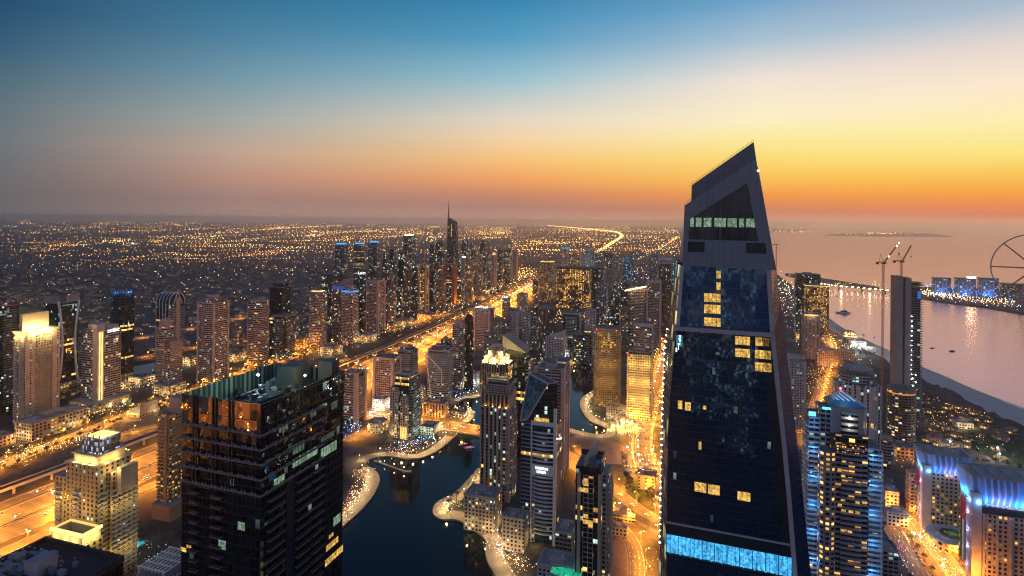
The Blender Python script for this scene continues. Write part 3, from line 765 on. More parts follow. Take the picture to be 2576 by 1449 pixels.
    if sign:     # a row of lit letters, too small to read, on the front ('f') or right ('r') face
        face, fx, z, lw, lh = sign
        q = MB(); x = 0; rs = random.Random(5)
        while x < lw-lh*.4:
            g = lh*(.45+.3*rs.random()); hh = lh*(.72+.28*rs.random())
            q.box(x, x+lh*.14, 0, .25, 0, hh, G_SIGN); q.box(x+lh*.15, x+g-.02, 0, .25, hh*(.8 if rs.random() < .5 else 0), hh*(1 if 1 else 0) if False else hh*.18+hh*(.8 if rs.random() < .5 else 0), G_SIGN)
            if rs.random() < .6: q.box(x+g-.01, x+g+lh*.13, 0, .25, 0, hh, G_SIGN)
            x += g+lh*.24
        s = obj('sign', q, o)
        if face == 'f': s.location = (fx*w/2-lw/2, -d/2-.3, z)
        else: s.location = (w/2+.3, fx*d/2-lw/2, z); s.rotation_euler[2] = R(90)
    if red:
        pts = red if isinstance(red, list) else [(-.5, -.5), (.5, -.5)]
        q = MB(); q.ball((0, 0, 0), max(.6, c.y/1431*.9), G_RED); q.bar((0, 0, -2.2), (0, 0, 0), .12, DARK)
        p0 = obj('aviation_light', q, o, (pts[0][0]*w, pts[0][1]*d, hb+3)); copies(p0, o, [(p[0]*w, p[1]*d, hb+3) for p in pts[1:]])
    TOWERS.append((c, w, d))
    return o, w, d, h, hb
# ---- left of the highway
T('dark residential tower cut off by the left edge, red lamp on its roof', -34, 45, 770, 1035, 'dark', .8, bands=1, red=[(.2, 0)], bcol=DCONC)
T('dark glass tower with a blue lit crown behind the pink strip-lit tower', 267, 344, 735, 925, 'dglass', .9, 'bow', light=(facade('blue_crown_windows', (.02, .05, .1), fh=9, bw=5, wu=.5, wv=.6, lit=.75, warm=(.03, .3, .9), cool=(.3, .6, 1), coolp=.3, es=1.2), -5, 7, 2500, BLUE))
T('rose tower with stepped roof and red lamp, left of the starlit roof', 497, 572, 742, 968, 'rose', .9, crown='step', bands=1, piers=3, red=[(0, 0)], cover=.6)
T('brown balcony tower rising behind the green floodlight', 617, 678, 757, 930, 'brown', .8, 'chamf', 'flat', bands=1)
T('black glass tower with flat plant room behind the brown tower', 677, 730, 706, 898, 'dglass', .9, crown='step', roof=ROOFL)
T('low dark banded tower standing in front of the black glass one', 685, 741, 791, 905, 'dark', .9, bands=1, crown='cap', bcol=DCONC)
T('pale round-fronted tower with cream lit rim on its roof', 773, 825, 735, 877, 'rose', .9, 'bow', 'flat', bands=1, light=(G_GOLD2, 1.4, 1.2, 0, WARM))
T('brown glass tower with deep blue lit top behind the blue-bar tower', 835, 888, 700, 860, 'brown', .9, crown='wedge', light=(glow('dim_blue', (.03, .16, .6), .5), -8, 7, 0, BLUE), bcol=DCONC)
T('rose balcony tower with a bright blue light bar at the roof corner', 857, 901, 718, 865, 'rose', .9, crown='step', bands=1, light=(G_BLUE, -3, 2.0, 2500, BLUE), cover=.8)
T('tower with a tall grey side pier and close white balconies', 920, 966, 704, 842, 'rose', .9, crown='cap', bands=1, piers=5, cover=.6)
T('slim dark tower with a small white sign, between blue-bar and grey pier towers', 901, 921, 676, 850, 'dark', 1, 'chamf', 'flat', sign=('f', 0, 150, 16, 7))
g3 = 'triplet towers with white tilted light rows and blue tops'
for lab, x0, x1, yt, yb in (('leftmost of three matching towers with white light rows and blue top', 841, 873, 616, 800), ('middle of three matching towers with white light rows and blue top', 888, 915, 615, 792), ('rightmost of three matching towers with white light rows and blue top', 925, 955, 611, 786)):
    T(lab, x0, x1, yt, yb, 'whiterow', .8, crown='flat', light=(G_BLUE, 1.4, 3.5, 0, BLUE), group=g3, red=[(-.4, 0)])
FAR = [
 ('narrow dark tower right of the matching triplet', 961, 976, 633, 815, 'dark', 'wedge'), ('dark tower with a bright red lamp on its flat top', 977, 991, 627, 812, 'dglass', 'flat'),
 ('slim grey tower squeezed behind the red-lamp tower', 990, 1001, 641, 800, 'grey', 'flat'), ('black glass tower left of the tall hazy tower', 1000, 1016, 631, 800, 'dglass', 'step'),
 ('tall hazy grey tower with a yellow roof lamp', 1014, 1043, 592, 700, 'dstrip', 'flat'), ('brown curved tower with grey rounded hood', 1010, 1037, 647, 786, 'brown', 'dome'),
 ('dark tower with white patches beside the curved brown one', 1035, 1052, 664, 792, 'dark', 'step'), ('gold edged tower with a lit mast', 1055, 1077, 662, 794, 'gold', 'step'),
 ('deep blue glass tower left of the red portal tower', 1077, 1096, 677, 776, 'bglass', 'cap'), ('rose tower with a winged roof below the narrow dark towers', 957, 992, 677, 814, 'rose', 'wedge'),
 ('grey tower with a white top behind the curved brown tower', 1044, 1056, 640, 770, 'grey', 'flat'), ('brown tower between blue glass and red portal towers', 1096, 1113, 671, 782, 'brown', 'flat'),
 ('broad dark tower left of the spire tower', 1093, 1117, 608, 745, 'dark', 'flat'), ('grey slim tower left of the broad dark one', 1078, 1091, 616, 745, 'dstrip', 'flat'),
 ('dim grey tower first right of the spire tower', 1160, 1177, 605, 730, 'dark', 'flat'), ('brown dim tower second right of the spire tower', 1182, 1198, 611, 735, 'brown', 'flat'),
 ('tallest dim tower well right of the spire tower', 1206, 1223, 604, 730, 'dark', 'step'), ('rounded dim tower beside the tallest dim tower', 1223, 1237, 612, 728, 'grey', 'dome'),
 ('tower with an orange lit flank and blue cap', 1192, 1214, 644, 742, 'office', 'cap'), ('pink edged tower with a pale yellow lit crown', 1224, 1249, 641, 722, 'rosewin', 'flat'),
 ('narrow black tower with a few green lights', 1251, 1265, 628, 706, 'dglass', 'flat'), ('wide black striped tower near the golden junction', 1267, 1289, 628, 713, 'dstrip', 'flat'),
 ('rose edged narrow tower at the golden junction', 1289, 1302, 630, 704, 'rosewin', 'flat'), ('dim tower with a white roof lamp right of the portal', 1160, 1171, 648, 752, 'grey', 'flat'),
 ('tower with a pale curved crest right of the portal', 1169, 1190, 654, 766, 'rose', 'wedge'), ('dark slim tower touching the red portal tower', 1148, 1160, 652, 757, 'dglass', 'flat'),
 ('dim grey tower with bright blue top near the far highway', 1412, 1433, 623, 674, 'grey', 'flat'), ('low dim tower behind the gold windowed slab', 1434, 1463, 642, 674, 'dark', 'flat'),
 ('tower with bright blue window rows behind the dark slab', 1471, 1496, 627, 678, 'cyan', 'flat'), ('broad hazy office block right of the blue-row tower', 1495, 1543, 632, 722, 'dstrip', 'step'),
 ('hazy tower with an amber lit shaft', 1545, 1566, 644, 742, 'rosewin', 'step'), ('hazy tower dotted with cyan lamps', 1566, 1590, 646, 748, 'cyan', 'flat'),
 ('dim tower left of the ribbed dark tower', 1632, 1655, 641, 722, 'grey', 'flat'), ('dim tower with white base lamps by the harbour bend', 1519, 1543, 676, 760, 'rosewin', 'flat'),
 ('low hazy block beside the cyan dotted tower', 1543, 1568, 700, 765, 'grey', 'step'), ('dark hazy block in front of the cyan dotted tower', 1560, 1588, 712, 775, 'dark', 'flat')]
for i, (lab, x0, x1, yt, yb, st, cr) in enumerate(FAR):
    st = {'dark': 'fdark', 'brown': 'fbrown', 'dglass': 'fglass', 'bglass': 'fglass', 'grey': 'fgrey', 'rose': 'fbrown', 'dstrip': 'fdark'}.get(st, st)
    T(lab, x0, x1, yt, yb, st, .8+.2*(i % 3)/2, 'chamf' if i % 4 == 1 else 'box', cr, mast=(60 if 'mast' in lab else 0),
      red=[(0, 0)] if 'red lamp' in lab else False, piers=4 if 'edged' in lab else None, bcol=CREAM if 'gold edged' in lab else None,
      light=(G_BLUE, -4, 4, 0, BLUE) if 'blue top' in lab else (G_GOLD2, 1.4, 2.5, 0, WARM) if 'yellow lit crown' in lab else (G_WARM, 1.4, .5, 0, WARM) if 'roof lamp' in lab else None)
# the spire tower (tallest far one)
c, w, d, h = fit(1123, 1151, 547, 722, .8)
o = thing('spire_tower', 'tall blade-topped tower with a needle spire standing above the horizon', 'tower', (c.x, c.y, 0), TH)
b = MB(); b.loft(rect(-w/2, w/2, -d/2, d/2), 0, rect(-w*.46, w*.44, -d*.45, d*.45), lambda p: h-(p[0]+w/2)*.55, FA['dglass'], ROOF); obj('body', b, o)
q = MB(); q.bar((-w*.44, -d*.2, h-18), (-w*.40, -d*.2, h+70), 3.4, DARK, 6, .9); obj('spire', q, o)
q = MB(); q.box(w*.02, w*.05, -d/2-.6, -d/2-.1, h*.72, h*.9, G_GOLD); obj('light_strip', q, o)
q = MB(); q.box(w*.445, w*.56, -d*.4, d*.4, 0, h*.8, FA['dglass']); obj('side_wing', q, o)
# red portal tower
c, w, d, h = fit(1115, 1150, 663, 762, .7)
o = thing('portal_tower', 'red stone portal tower with two stacked frames and dark glass slot', 'tower', (c.x, c.y, 0), TH)
RED = plain('red_stone', (.34, .13, .085), .75)
b = MB(); b.box(-w*.25, w*.25, -d*.4, d*.4, 0, h*.98, FA['dglass'], ROOF); obj('glass_core', b, o)
for x0, x1 in ((-w/2, -w*.26), (w*.26, w/2)):
    q = MB(); q.box(x0, x1, -d/2, d/2, 0, h, FA['rosewin'] if False else RED); obj('side_tower', q, o)
for z in (.36, .66, .95):
    q = MB(); q.box(-w/2-.3, w/2+.3, -d/2-.4, d/2+.4, h*z, h*z+5, RED); obj('cross_beam', q, o)
lamp(o, (-w*.6, -d*.8, 8), 40000, SOD, 1); lamp(o, (w*.8, -d*.2, 8), 40000, SOD, 1)
# ---- middle distance
T('long block with gold windows, lower pale lit storeys and a gold roof line', 1353, 1399, 660, 762, 'office', .9, light=(G_GOLD, 1.4, 2.0, 0, WARM))
T('broad brown slab full of gold windows under a black roof', 1399, 1487, 672, 778, 'gold', .5, crown='cap', bcol=DARK, red=[(-.5, -.5), (.5, -.5)])
T('black tower attached to the right of the gold windowed slab', 1488, 1519, 659, 775, 'dark', 1, crown='wedge', bcol=DCONC)
T('brown tower carrying a bright slanting white-gold light beam', 1580, 1629, 727, 872, 'brown', .9, crown='flat', bands=1)
T('brown banded tower with a flat terracotta top behind the main tower', 1627, 1661, 704, 884, 'brown', .9, crown='cap', bands=1, piers=4)
T('ribbed dark tower with pale spiky crown beside the main tower', 1656, 1688, 648, 860, 'dstrip', 1, crown='frame', bcol=METAL)
T('dark ribbed round tower left of the blue-grey one', 1350, 1397, 770, 902, 'dstrip', .9, 'round', 'cap', bcol=DCONC)
T('blue-grey banded glass tower behind the white curved-top block', 1416, 1462, 786, 868, 'bglass', .8, crown='cap', bands=1, bcol=METAL)
T('white windowed block with a concave curved roof edge', 1374, 1425, 830, 905, 'white', .7, crown='wedge', piers=3)
T('grey and white slim tower right of the blue-grey tower', 1470, 1499, 780, 884, 'white', .8, crown='flat')
T('pinkish grey tower topped by a white sign beside the highway', 1194, 1240, 778, 884, 'grey', .8, crown='flat', bands=1, piers=4, bcol=PINK, sign=('f', -.1, 92, 26, 4.5), cover=.8)
T('slim grey tower with a white sign in front of the golden highway', 1262, 1282, 748, 880, 'grey', 1, crown='flat', sign=('f', 0, 112, 14, 5))
T('white stepped tower with dark centre slot and gold windows', 1266, 1312, 775, 878, 'white', .9, crown='step', piers=3)
T('white grid tower right of the stepped white one', 1312, 1334, 790, 876, 'white', 1.2, crown='flat')
T('dark grey block behind the white grid tower', 1336, 1356, 800, 880, 'grey', 1, crown='flat')
T('brown framed half of a pair, joined to the black cylinder', 1137, 1168, 806, 980, 'rose', 1.1, crown='frame', bands=1, cover=.7)
T('black glass cylinder with yellow light stripes joined to the brown half', 1164, 1193, 791, 984, 'dglass', 1, 'round', 'dome', bcol=DARK)
T('dark banded tower with a curved roof plate right of the floodlit roof', 941, 1006, 897, 1012, 'rose', .8, 'box', 'cap', bands=1, piers=4, bcol=PINK)
T('grey twin-slab tower beside the golden highway', 999, 1050, 870, 998, 'grey', .8, crown='step', bands=1, bcol=METAL)
T('tower with rounded grey balconies and a pale roof box', 1072, 1141, 868, 1012, 'grey', .9, 'bow', 'step', bands=1, bcol=METAL)
T('dark balcony tower with a pale front pier touching the black glass tower', 858, 916, 938, 1068, 'dark', .9, 'box', 'flat', bands=1, piers=5, bcol=PINK)
T('brown and gold round-fronted tower on the promenade point', 1492, 1561, 824, 1027, 'warm', .9, 'bow', 'cap', bands=1, red=[(-.4, -.4), (.4, -.4)], bcol=plain('tan_concrete', (.3, .2, .12)))
T('gold lit balcony tower right behind the bright mosque', 1576, 1641, 876, 1062, 'warm', .9, 'box', 'step', bands=1, red=[(-.5, -.5)], cover=.85, bcol=CREAM)
T('rose tower with red roof lamps behind the gold lit tower', 1594, 1642, 812, 1000, 'rose', .9, crown='cap', bands=1, red=[(-.5, -.5), (.5, -.5)])
T('rose ribbed tower behind the slanted glass roof tower', 1345, 1427, 926, 1205, 'rose', .9, crown='flat', bands=1, piers=4, bcol=PINK, cover=.8)
# ---- right of the main tower
T('black hotel slab with a flat top near the shore', 1997, 2063, 690, 842, 'dark', .5, crown='flat', bcol=DCONC)
T('hotel slab covered in gold windows before the black slab', 2021, 2085, 718, 850, 'goldd', .5, crown='flat', light=(G_GOLD2, -1.5, 1.2, 0, WARM))
T('slim beige tower with yellow lit rooftop in front of the gold windows', 2013, 2060, 790, 905, 'plain', .9, crown='flat', light=(G_GOLD, -2.5, 2.2, 6000, WARM), piers=4)
T('white gridded tower partly hidden by the main tower', 1978, 2023, 895, 1090, 'white', .9, crown='frame', piers=3)
T('brown round balcony hotel below the unfinished tower', 2222, 2311, 978, 1128, 'brown', 1, 'round', 'cap', bands=1, bcol=plain('brown_concrete', (.22, .15, .115)), light=(glow('amber_band', (1, .34, .06), .6), -3.2, 2.0, 0, WARM))
T('short round balcony block below the brown round hotel', 2206, 2252, 1108, 1185, 'brown', 1, 'round', 'flat', bands=1, roof=ROOFL)

T('slim dark tower with blue lit ribs and a needle top beside the main tower', 1689, 1716, 640, 960, 'cyan', 1, 'chamf', 'spirecap', mast=40)
for o_ in [t for t in COL.objects if t.get('label', '').startswith(('gold lit balcony tower', 'brown and gold round'))]:
    w_, d_, h_ = o_['size']; k_ = 1.0 if 'lit balcony' in o_['label'] else .35
    for z_ in (6, h_*.3, h_*.55, h_*.8):
        for x_ in (-.3, .3): lamp(o_, (w_*x_, -d_/2-9, z_), 9000*k_, (1, .66, .16), .8, 'facade_light')
        lamp(o_, (w_/2+9, 0, z_), 5000*k_, (1, .66, .16), .8, 'facade_light')

for i, (lab, x0, x1, yt, yb, st, cr) in enumerate((('hazy grey tower left of the channel mouth', 1500, 1528, 716, 800, 'fgrey', 'flat'), ('dark tower above the harbour bend with a stepped top', 1532, 1560, 740, 812, 'fdark', 'step'), ('slim pale tower between the stepped white tower and the highway', 1242, 1262, 800, 874, 'white', 'flat'),
    ('grey block close behind the golden fins', 1216, 1242, 838, 925, 'fgrey', 'cap'), ('dark tower standing right of the curved-top white block', 1440, 1470, 842, 912, 'fdark', 'flat'), ('slim dark tower left of the brown round-fronted tower', 1466, 1490, 830, 925, 'dglass', 'step'), ('narrow dark tower behind the pale roof box of the rounded balconies', 1108, 1136, 855, 960, 'dark', 'flat'),
    ('low dark tower between the rose stepped and brown towers', 580, 612, 812, 900, 'fbrown', 'flat'), ('hazy low tower left of the pale round-fronted tower', 742, 770, 792, 866, 'fgrey', 'cap'), ('dim tower behind the brown glass tower', 808, 834, 690, 820, 'fdark', 'flat'), ('brown tower right of the grey pier tower', 972, 998, 712, 826, 'fbrown', 'step'), ('low dark tower right of the winged rose tower', 996, 1016, 730, 815, 'fdark', 'flat'),
    ('rose tower left of the red portal tower, nearer the highway', 1100, 1122, 705, 786, 'fbrown', 'flat'), ('slim grey tower by the highway, right of the red portal', 1196, 1216, 690, 752, 'fgrey', 'flat'), ('dark tower between slanting beam tower and ribbed dark tower', 1598, 1622, 755, 868, 'dark', 'flat'), ('hazy brown block right of the slanting beam tower', 1560, 1582, 770, 850, 'fbrown', 'step'), ('dark slim tower beside the long gold block', 1338, 1353, 706, 790, 'fdark', 'flat'), ('dim block behind the white grid tower', 1300, 1328, 740, 812, 'fgrey', 'flat'))):
    T(lab, x0, x1, yt, yb, st, .9, 'chamf' if i % 3 == 1 else 'box', cr, bands=1 if yb > 860 else None)
# ================================================================== the large towers, built one by one
def part(name, parent, fn, loc=None):
    q = MB(); fn(q); return obj(name, q, parent, loc)
def room_mat(name, col, e):
    """a lit room behind glass: lamps, curtains and furniture make it uneven"""
    m, t, b = newmat(name); g = nd(t, 'ShaderNodeTexCoord')
    mp = nd(t, 'ShaderNodeMapping', {'Vector': g.outputs['Object']}); mp.inputs['Scale'].default_value = (.9, .9, .35)
    a = nd(t, 'ShaderNodeTexVoronoi', {'Vector': mp.outputs[0], 'Scale': .9})
    n = nd(t, 'ShaderNodeTexNoise', {'Vector': g.outputs['Object'], 'Scale': .8, 'Detail': 4.0})
    k = mth(t, 'MULTIPLY', nd(t, 'ShaderNodeMapRange', {0: n.outputs[0], 1: .32, 2: .66, 3: .35, 4: 1.25}).outputs[0],
            nd(t, 'ShaderNodeMapRange', {0: nd(t, 'ShaderNodeSeparateColor', {0: a.outputs['Color']}).outputs[0], 1: 0., 2: 1., 3: .55, 4: 1.25}).outputs[0])
    b.inputs['Base Color'].default_value = (.05, .05, .05, 1); b.inputs['Roughness'].default_value = .15
    b.inputs['Emission Color'].default_value = c4(col); t.links.new(mth(t, 'MULTIPLY', k, e), b.inputs['Emission Strength'])
    m.cycles.emission_sampling = 'NONE'; return m
ROOM = room_mat('gold_room', (1, .58, .12), 1.0)
ROOMP = room_mat('pale_room', (.6, .95, .62), .38)
ROOMG = room_mat('grey_green_room', (.45, .68, .5), .16)
ROOMB = room_mat('blue_room', (.04, .4, 1), 1.5)
def window(parent, quad, n, mat, frame=None, label=None):
    """a lit window: pane with mullions as its frame; quad = bottom-left, bottom-right, top-right, top-left"""
    P_ = [Vector(p)+n*.12 for p in quad]
    q = MB(); q.face(P_, mat, [(0, 0), (1, 0), (1, 1), (0, 1)]); o = obj('window', q, parent)
    e = (P_[1]-P_[0]); L = e.length; k = max(1, int(L/1.7)); q = MB(); up = P_[3]-P_[0]
    if frame:
        for i in range(k+1):
            a = P_[0]+e*(i/k)+n*.06; q.bar(a, a+(P_[3]-P_[0])*(1-i/k)+(P_[2]-P_[1])*(i/k), .07, frame)
        q.bar(P_[0]+n*.06, P_[1]+n*.06, .09, frame); q.bar(P_[3]+n*.06, P_[2]+n*.06, .09, frame); q.bar(P_[0]+up*.66+n*.06, P_[1]+(P_[2]-P_[1])*.66+n*.06, .05, frame)
        obj('frame', q, o)
    return o
def pxquad(pl, x0, y0, x1, y1, off=0.0):
    """upright rectangle on a facade plane from picture measures of its outline"""
    a = pl.at(x0, (y0+y1)/2, off); b = pl.at(x1, (y0+y1)/2, off); zt = pl.at((x0+x1)/2, y0, off).z; zb = pl.at((x0+x1)/2, y1, off).z
    return [Vector((a.x, a.y, zb)), Vector((b.x, b.y, zb)), Vector((b.x, b.y, zt)), Vector((a.x, a.y, zt))]
def plate(name, pl, outer, holes, th, mat, parent, off=0.0):
    """a wall plate with openings; outlines given on the facade plane"""
    n = pl.n; loops = [[pl.at(x, y, off) for x, y in l] for l in [outer]+holes]
    u = [[Vector((p.dot(pl.e), p.z, 0)) for p in l] for l in loops]; flat = [p for l in loops for p in l]; fu = [p for l in u for p in l]
    q = MB()
    for tri in tessellate_polygon(u):
        A, B, C = [fu[i] for i in tri]; f = [flat[i] for i in tri]
        if (f[1]-f[0]).cross(f[2]-f[0]).dot(n) < 0: f = f[::-1]
        uv = [(p.dot(pl.e), p.z) for p in f]
        q.face(f, mat, uv); q.face([p-n*th for p in reversed(f)], mat, uv[::-1])
    for l in loops:
        m_ = len(l)
        for i in range(m_): q.face([l[i], l[(i+1) % m_], l[(i+1) % m_]-n*th, l[i]-n*th], mat)
    return obj(name, q, parent, fix=True)
def lerp_edge(pl, pts, off=0.0):
    L = sorted([(pl.at(x, y, off).z, pl.at(x, y, off).dot(pl.e)) for x, y in pts])
    def f(z):
        i = 0
        while i < len(L)-2 and z > L[i+1][0]: i += 1
        (za, sa), (zb, sb) = L[i], L[i+1]
        return sa+(sb-sa)*(z-za)/(zb-za)
    return f
# ------------------------------------------------------------------ the main tower on the right with the slanted tip
p0 = at_depth(1830, 700, 300); PL = Plane(p0, math.cos(R(20)), -math.sin(R(20)))
GLASSB = facade('tower_blue_glass', (.02, .035, .06), (.01, .05, .125), fh=3.9, bw=1.6, wu=.965, wv=.94, lit=0, wob=.016, grough=.05, rough=.3, pvar=.2)
GLASSD = facade('tower_dark_glass', (.03, .035, .042), (.007, .018, .038), fh=3.9, bw=1.6, wu=.965, wv=.94, lit=.004, es=.3, pvar=.25, wob=.014, grough=.04, rough=.3, coolp=.4)
GRID = facade('pale_side_grid', (.3, .27, .26), (.02, .03, .03), fh=8.6, bw=4.6, wu=.74, wv=.86, lit=.22, warm=(.55, .8, .45), cool=(.9, .8, .3), es=.7, wob=.03)
def panel_mat(name, col, w, h):
    """metal cladding in panels with fine dark joints and faint rain streaks"""
    m, t, b = newmat(name); uv = nd(t, 'ShaderNodeUVMap')
    br = nd(t, 'ShaderNodeTexBrick', {'Vector': uv.outputs[0], 'Scale': 1.0, 'Mortar Size': .05, 'Brick Width': w, 'Row Height': h, 'Color1': (*[c*.95 for c in col], 1), 'Color2': (*[c*1.05 for c in col], 1), 'Mortar': (*[c*.5 for c in col], 1)}, offset=0.0)
    mp = nd(t, 'ShaderNodeMapping', {'Vector': uv.outputs[0]}); mp.inputs['Scale'].default_value = (.8, .05, 1)
    st = nd(t, 'ShaderNodeTexNoise', {'Vector': mp.outputs[0], 'Scale': 1.0, 'Detail': 4.0}); k = nd(t, 'ShaderNodeMapRange', {0: st.outputs[0], 1: .3, 2: .7, 3: .84, 4: 1.12})
    v = nd(t, 'ShaderNodeVectorMath', {0: br.outputs[0]}, operation='SCALE'); t.links.new(k.outputs[0], v.inputs[3]); t.links.new(v.outputs[0], b.inputs['Base Color']); b.inputs['Roughness'].default_value = .55
    return m
CROWNM = panel_mat('crown_cladding', (.19, .195, .215), 3.0, 3.6)
TEAL = plain('teal_ledge', (.05, .11, .13), .5)
for _n in ('tower_blue_glass', 'tower_dark_glass', 'black_tower_glass'):
    if _n in MATS: MATS[_n].node_tree.nodes['Principled BSDF'].inputs['IOR'].default_value = 2.1
    if _n in MATS: MATS[_n].node_tree.nodes['Principled BSDF'].inputs['Specular Tint'].default_value = (.5, .72, 1, 1)
main = thing('main_tower', 'huge dark glass tower with slanted pointed top, gold windows and blue lit band', 'tower')
fFL = lerp_edge(PL, [(1720, 516), (1718, 600), (1713, 672), (1702, 818), (1697, 867), (1681, 1048), (1677, 1269), (1676, 1449)])
fFR = lerp_edge(PL, [(1938, 678), (1947, 839), (1966, 1020), (1984, 1185), (2000, 1390)])
fBL = lerp_edge(PL, [(1697, 690), (1684, 790), (1672, 867), (1664, 1100), (1658, 1449)], -18)
fBR = lerp_edge(PL, [(1953, 678), (1979, 884), (2014, 1188), (2040, 1449)], -9)
zc = PL.at(1716, 668).z; zl = PL.at(1702, 822).z
def sp(s, dep): p = PL.e*s+PL.n*(PL.o.dot(PL.n)-dep); return (p.x, p.y)
def section(z):
    return [sp(fBL(z), 18), sp(fFL(z), 0), sp(fFR(z), 0), sp(fBR(z), 9), sp(fBR(z)-5, 44), sp(fBL(z)+7, 44)]
ZS = [0, 60, 110, 140, 165, 185, 205, zl]; ZU = [zl, zl+16, zc]
def side(name, i, Z, mat, parent=None):
    q = MB()
    for a, b in zip(Z[:-1], Z[1:]):
        A, B = section(a), section(b); j = (i+1) % 6
        q.face([(*A[i], a), (*A[j], a), (*B[j], b), (*B[i], b)], mat, [(0, a), (math.dist(A[i], A[j]), a), (math.dist(B[i], B[j]), b), (0, b)])
    return obj(name, q, parent or main)
side('dark_front_glass', 1, ZS, GLASSD); side('blue_front_glass', 1, ZU, GLASSB); side('side_grid', 0, ZS+ZU[1:], GRID)
side('side_glass', 2, ZS+ZU[1:], facade('tower_side_glass', (.015, .025, .045), (.006, .022, .06), fh=3.9, bw=1.6, wu=.965, wv=.94, lit=0, wob=.02, grough=.2, rough=.4, pvar=.2)); side('back_wall', 3, ZS+ZU[1:], GLASSD); side('back_wall', 4, ZS+ZU[1:], GLASSD); side('back_wall', 5, ZS+ZU[1:], GLASSD)
# pale pier up the right front edge and slim pilaster on the left
for nm, f, da, db, Z in (('corner_pier', fFR, -1.9, .25, ZS+ZU[1:]), ('pilaster', fFL, -.2, 1.6, ZU)):
    q = MB()
    for a, b in zip(Z[:-1], Z[1:]):
        A = [sp(f(a)+da, -.55), sp(f(a)+db, -.55), sp(f(a)+db, .4), sp(f(a)+da, .4)]; B = [sp(f(b)+da, -.55), sp(f(b)+db, -.55), sp(f(b)+db, .4), sp(f(b)+da, .4)]
        q.loft(A, a, B, b, CONC if nm == 'pilaster' else PINK)
    obj(nm, q, main)
q = MB()
for a, b in zip(ZS[:-1], ZS[1:]):
    q.face([(*sp(fFR(a)-6.0, -.12), a), (*sp(fFR(a)-1.9, -.12), a), (*sp(fFR(b)-1.9, -.12), b), (*sp(fFR(b)-6.0, -.12), b)], DARK)
obj('recess_shade_panel', q, main)  # flat dark panel on the glass, painting in the shade of a recess
# ledge between the two glass zones
q = MB(); A = [sp(fFL(zl)-1.5, -2.4), sp(fFR(zl)-.5, -2.4), sp(fFR(zl)-.5, .6), sp(fFL(zl)-1.5, .6)]; q.prism(A, zl-1.6, zl+.6, PINK, TEAL, TEAL); obj('ledge', q, main)
# floor lines on the glass: slim spandrels
# crown: front plate with openings, taller plate behind, glass in the openings
front = [(1722, 517), (1899, 399), (1908, 425), (1953, 680), (1716, 668)]
tri = [(1879, 461), (1908, 607), (1733, 602), (1736, 551)]
hl, hr = [(1731, 607), (1773, 608), (1772, 634), (1730, 633)], [(1877, 611), (1925, 612), (1929, 639), (1878, 637)]
hl = [(1731, 608), (1773, 609), (1772, 635), (1730, 634)]
plate('crown_front', PL, front, [tri, hl, hr], 2.4, CROWNM, main, off=.9)
plate('crown_back', PL, [(1740, 466), (1896, 357), (1906, 425), (1949, 679), (1719, 668), (1722, 521), (1739, 508)], [], 24, panel_mat('crown_back_cladding', (.13, .13, .15), 3.0, 3.6), main, off=-3.0)
GLT = facade('crown_glass', (.02, .022, .026), (.012, .018, .024), fh=30, bw=1.5, wu=.88, wv=1, lit=0, grough=.08, wob=.02)
plate('crown_glazing', PL, [(1880, 458), (1910, 608), (1731, 603), (1735, 549)], [], .3, GLT, main, off=-1.7)
for x0, x1 in ((1736, 1746), (1750, 1765), (1770, 1790), (1797, 1826), (1830, 1854), (1859, 1872), (1876, 1899)):
    w_ = window(main, pxquad(PL, x0, 547+(x0-1736)*.02, x1, 571+(x0-1736)*.008, -1.35), PL.n, ROOMP, DARK)
for h_ in (hl, hr):
    xs_ = [p[0] for p in h_]; ys_ = [p[1] for p in h_]
    q = MB(); q.face(pxquad(PL, min(xs_)-1, min(ys_)-1, max(xs_)+1, max(ys_)+1, -1.9), DARK); obj('opening', q, main)
q = MB(); a, b = PL.at(1740, 466, -4), PL.at(1896, 357, -4)
for i in range(27):
    p = a+(b-a)*(i/26); q.bar(p, p+Vector((0, 0, 1.3)), .06, DARK)
for k_ in (.65, 1.25): q.bar(a+Vector((0, 0, k_)), b+Vector((0, 0, k_)), .05, DARK)
obj('railing', q, main)
q = MB(); a, b = PL.at(1721, 517, .2), PL.at(1739, 505, .2)
for i in range(5):
    p = a+(b-a)*(i/4); q.bar(p, p+Vector((0, 0, 1.3)), .06, DARK)
q.bar(a+Vector((0, 0, 1.25)), b+Vector((0, 0, 1.25)), .05, DARK); obj('railing', q, main)
q = MB(); q.ball(PL.at(1907, 430, .6), .55, G_WHITE, 6, 4); obj('edge_lamp', q, main)
# lit windows
for x0, y0, x1, y1 in ((1802, 681, 1813, 701), (1802, 710, 1813, 730), (1771, 738, 1813, 760), (1771, 766, 1813, 789), (1771, 799, 1813, 821), (1849, 846, 1887, 868), (1900, 849, 1936, 871), (1849, 877, 1887, 899),
        (1899, 881, 1940, 903), (1899, 912, 1941, 935), (1705, 1007, 1717, 1029), (1723, 1011, 1738, 1033), (1757, 1110, 1765, 1131), (1747, 1213, 1777, 1238), (1781, 1219, 1811, 1245), (1855, 1237, 1888, 1260), (1880, 1361, 1888, 1391), (1768, 1020, 1777, 1030)):
    window(main, pxquad(PL, x0, y0, x1, y1), PL.n, ROOM, DARK)
for x0, y0, x1, y1 in ((1792, 924, 1800, 942), (1845, 1022, 1856, 1040), (1800, 885, 1812, 893)):
    window(main, pxquad(PL, x0, y0, x1, y1), PL.n, ROOMG, DARK)
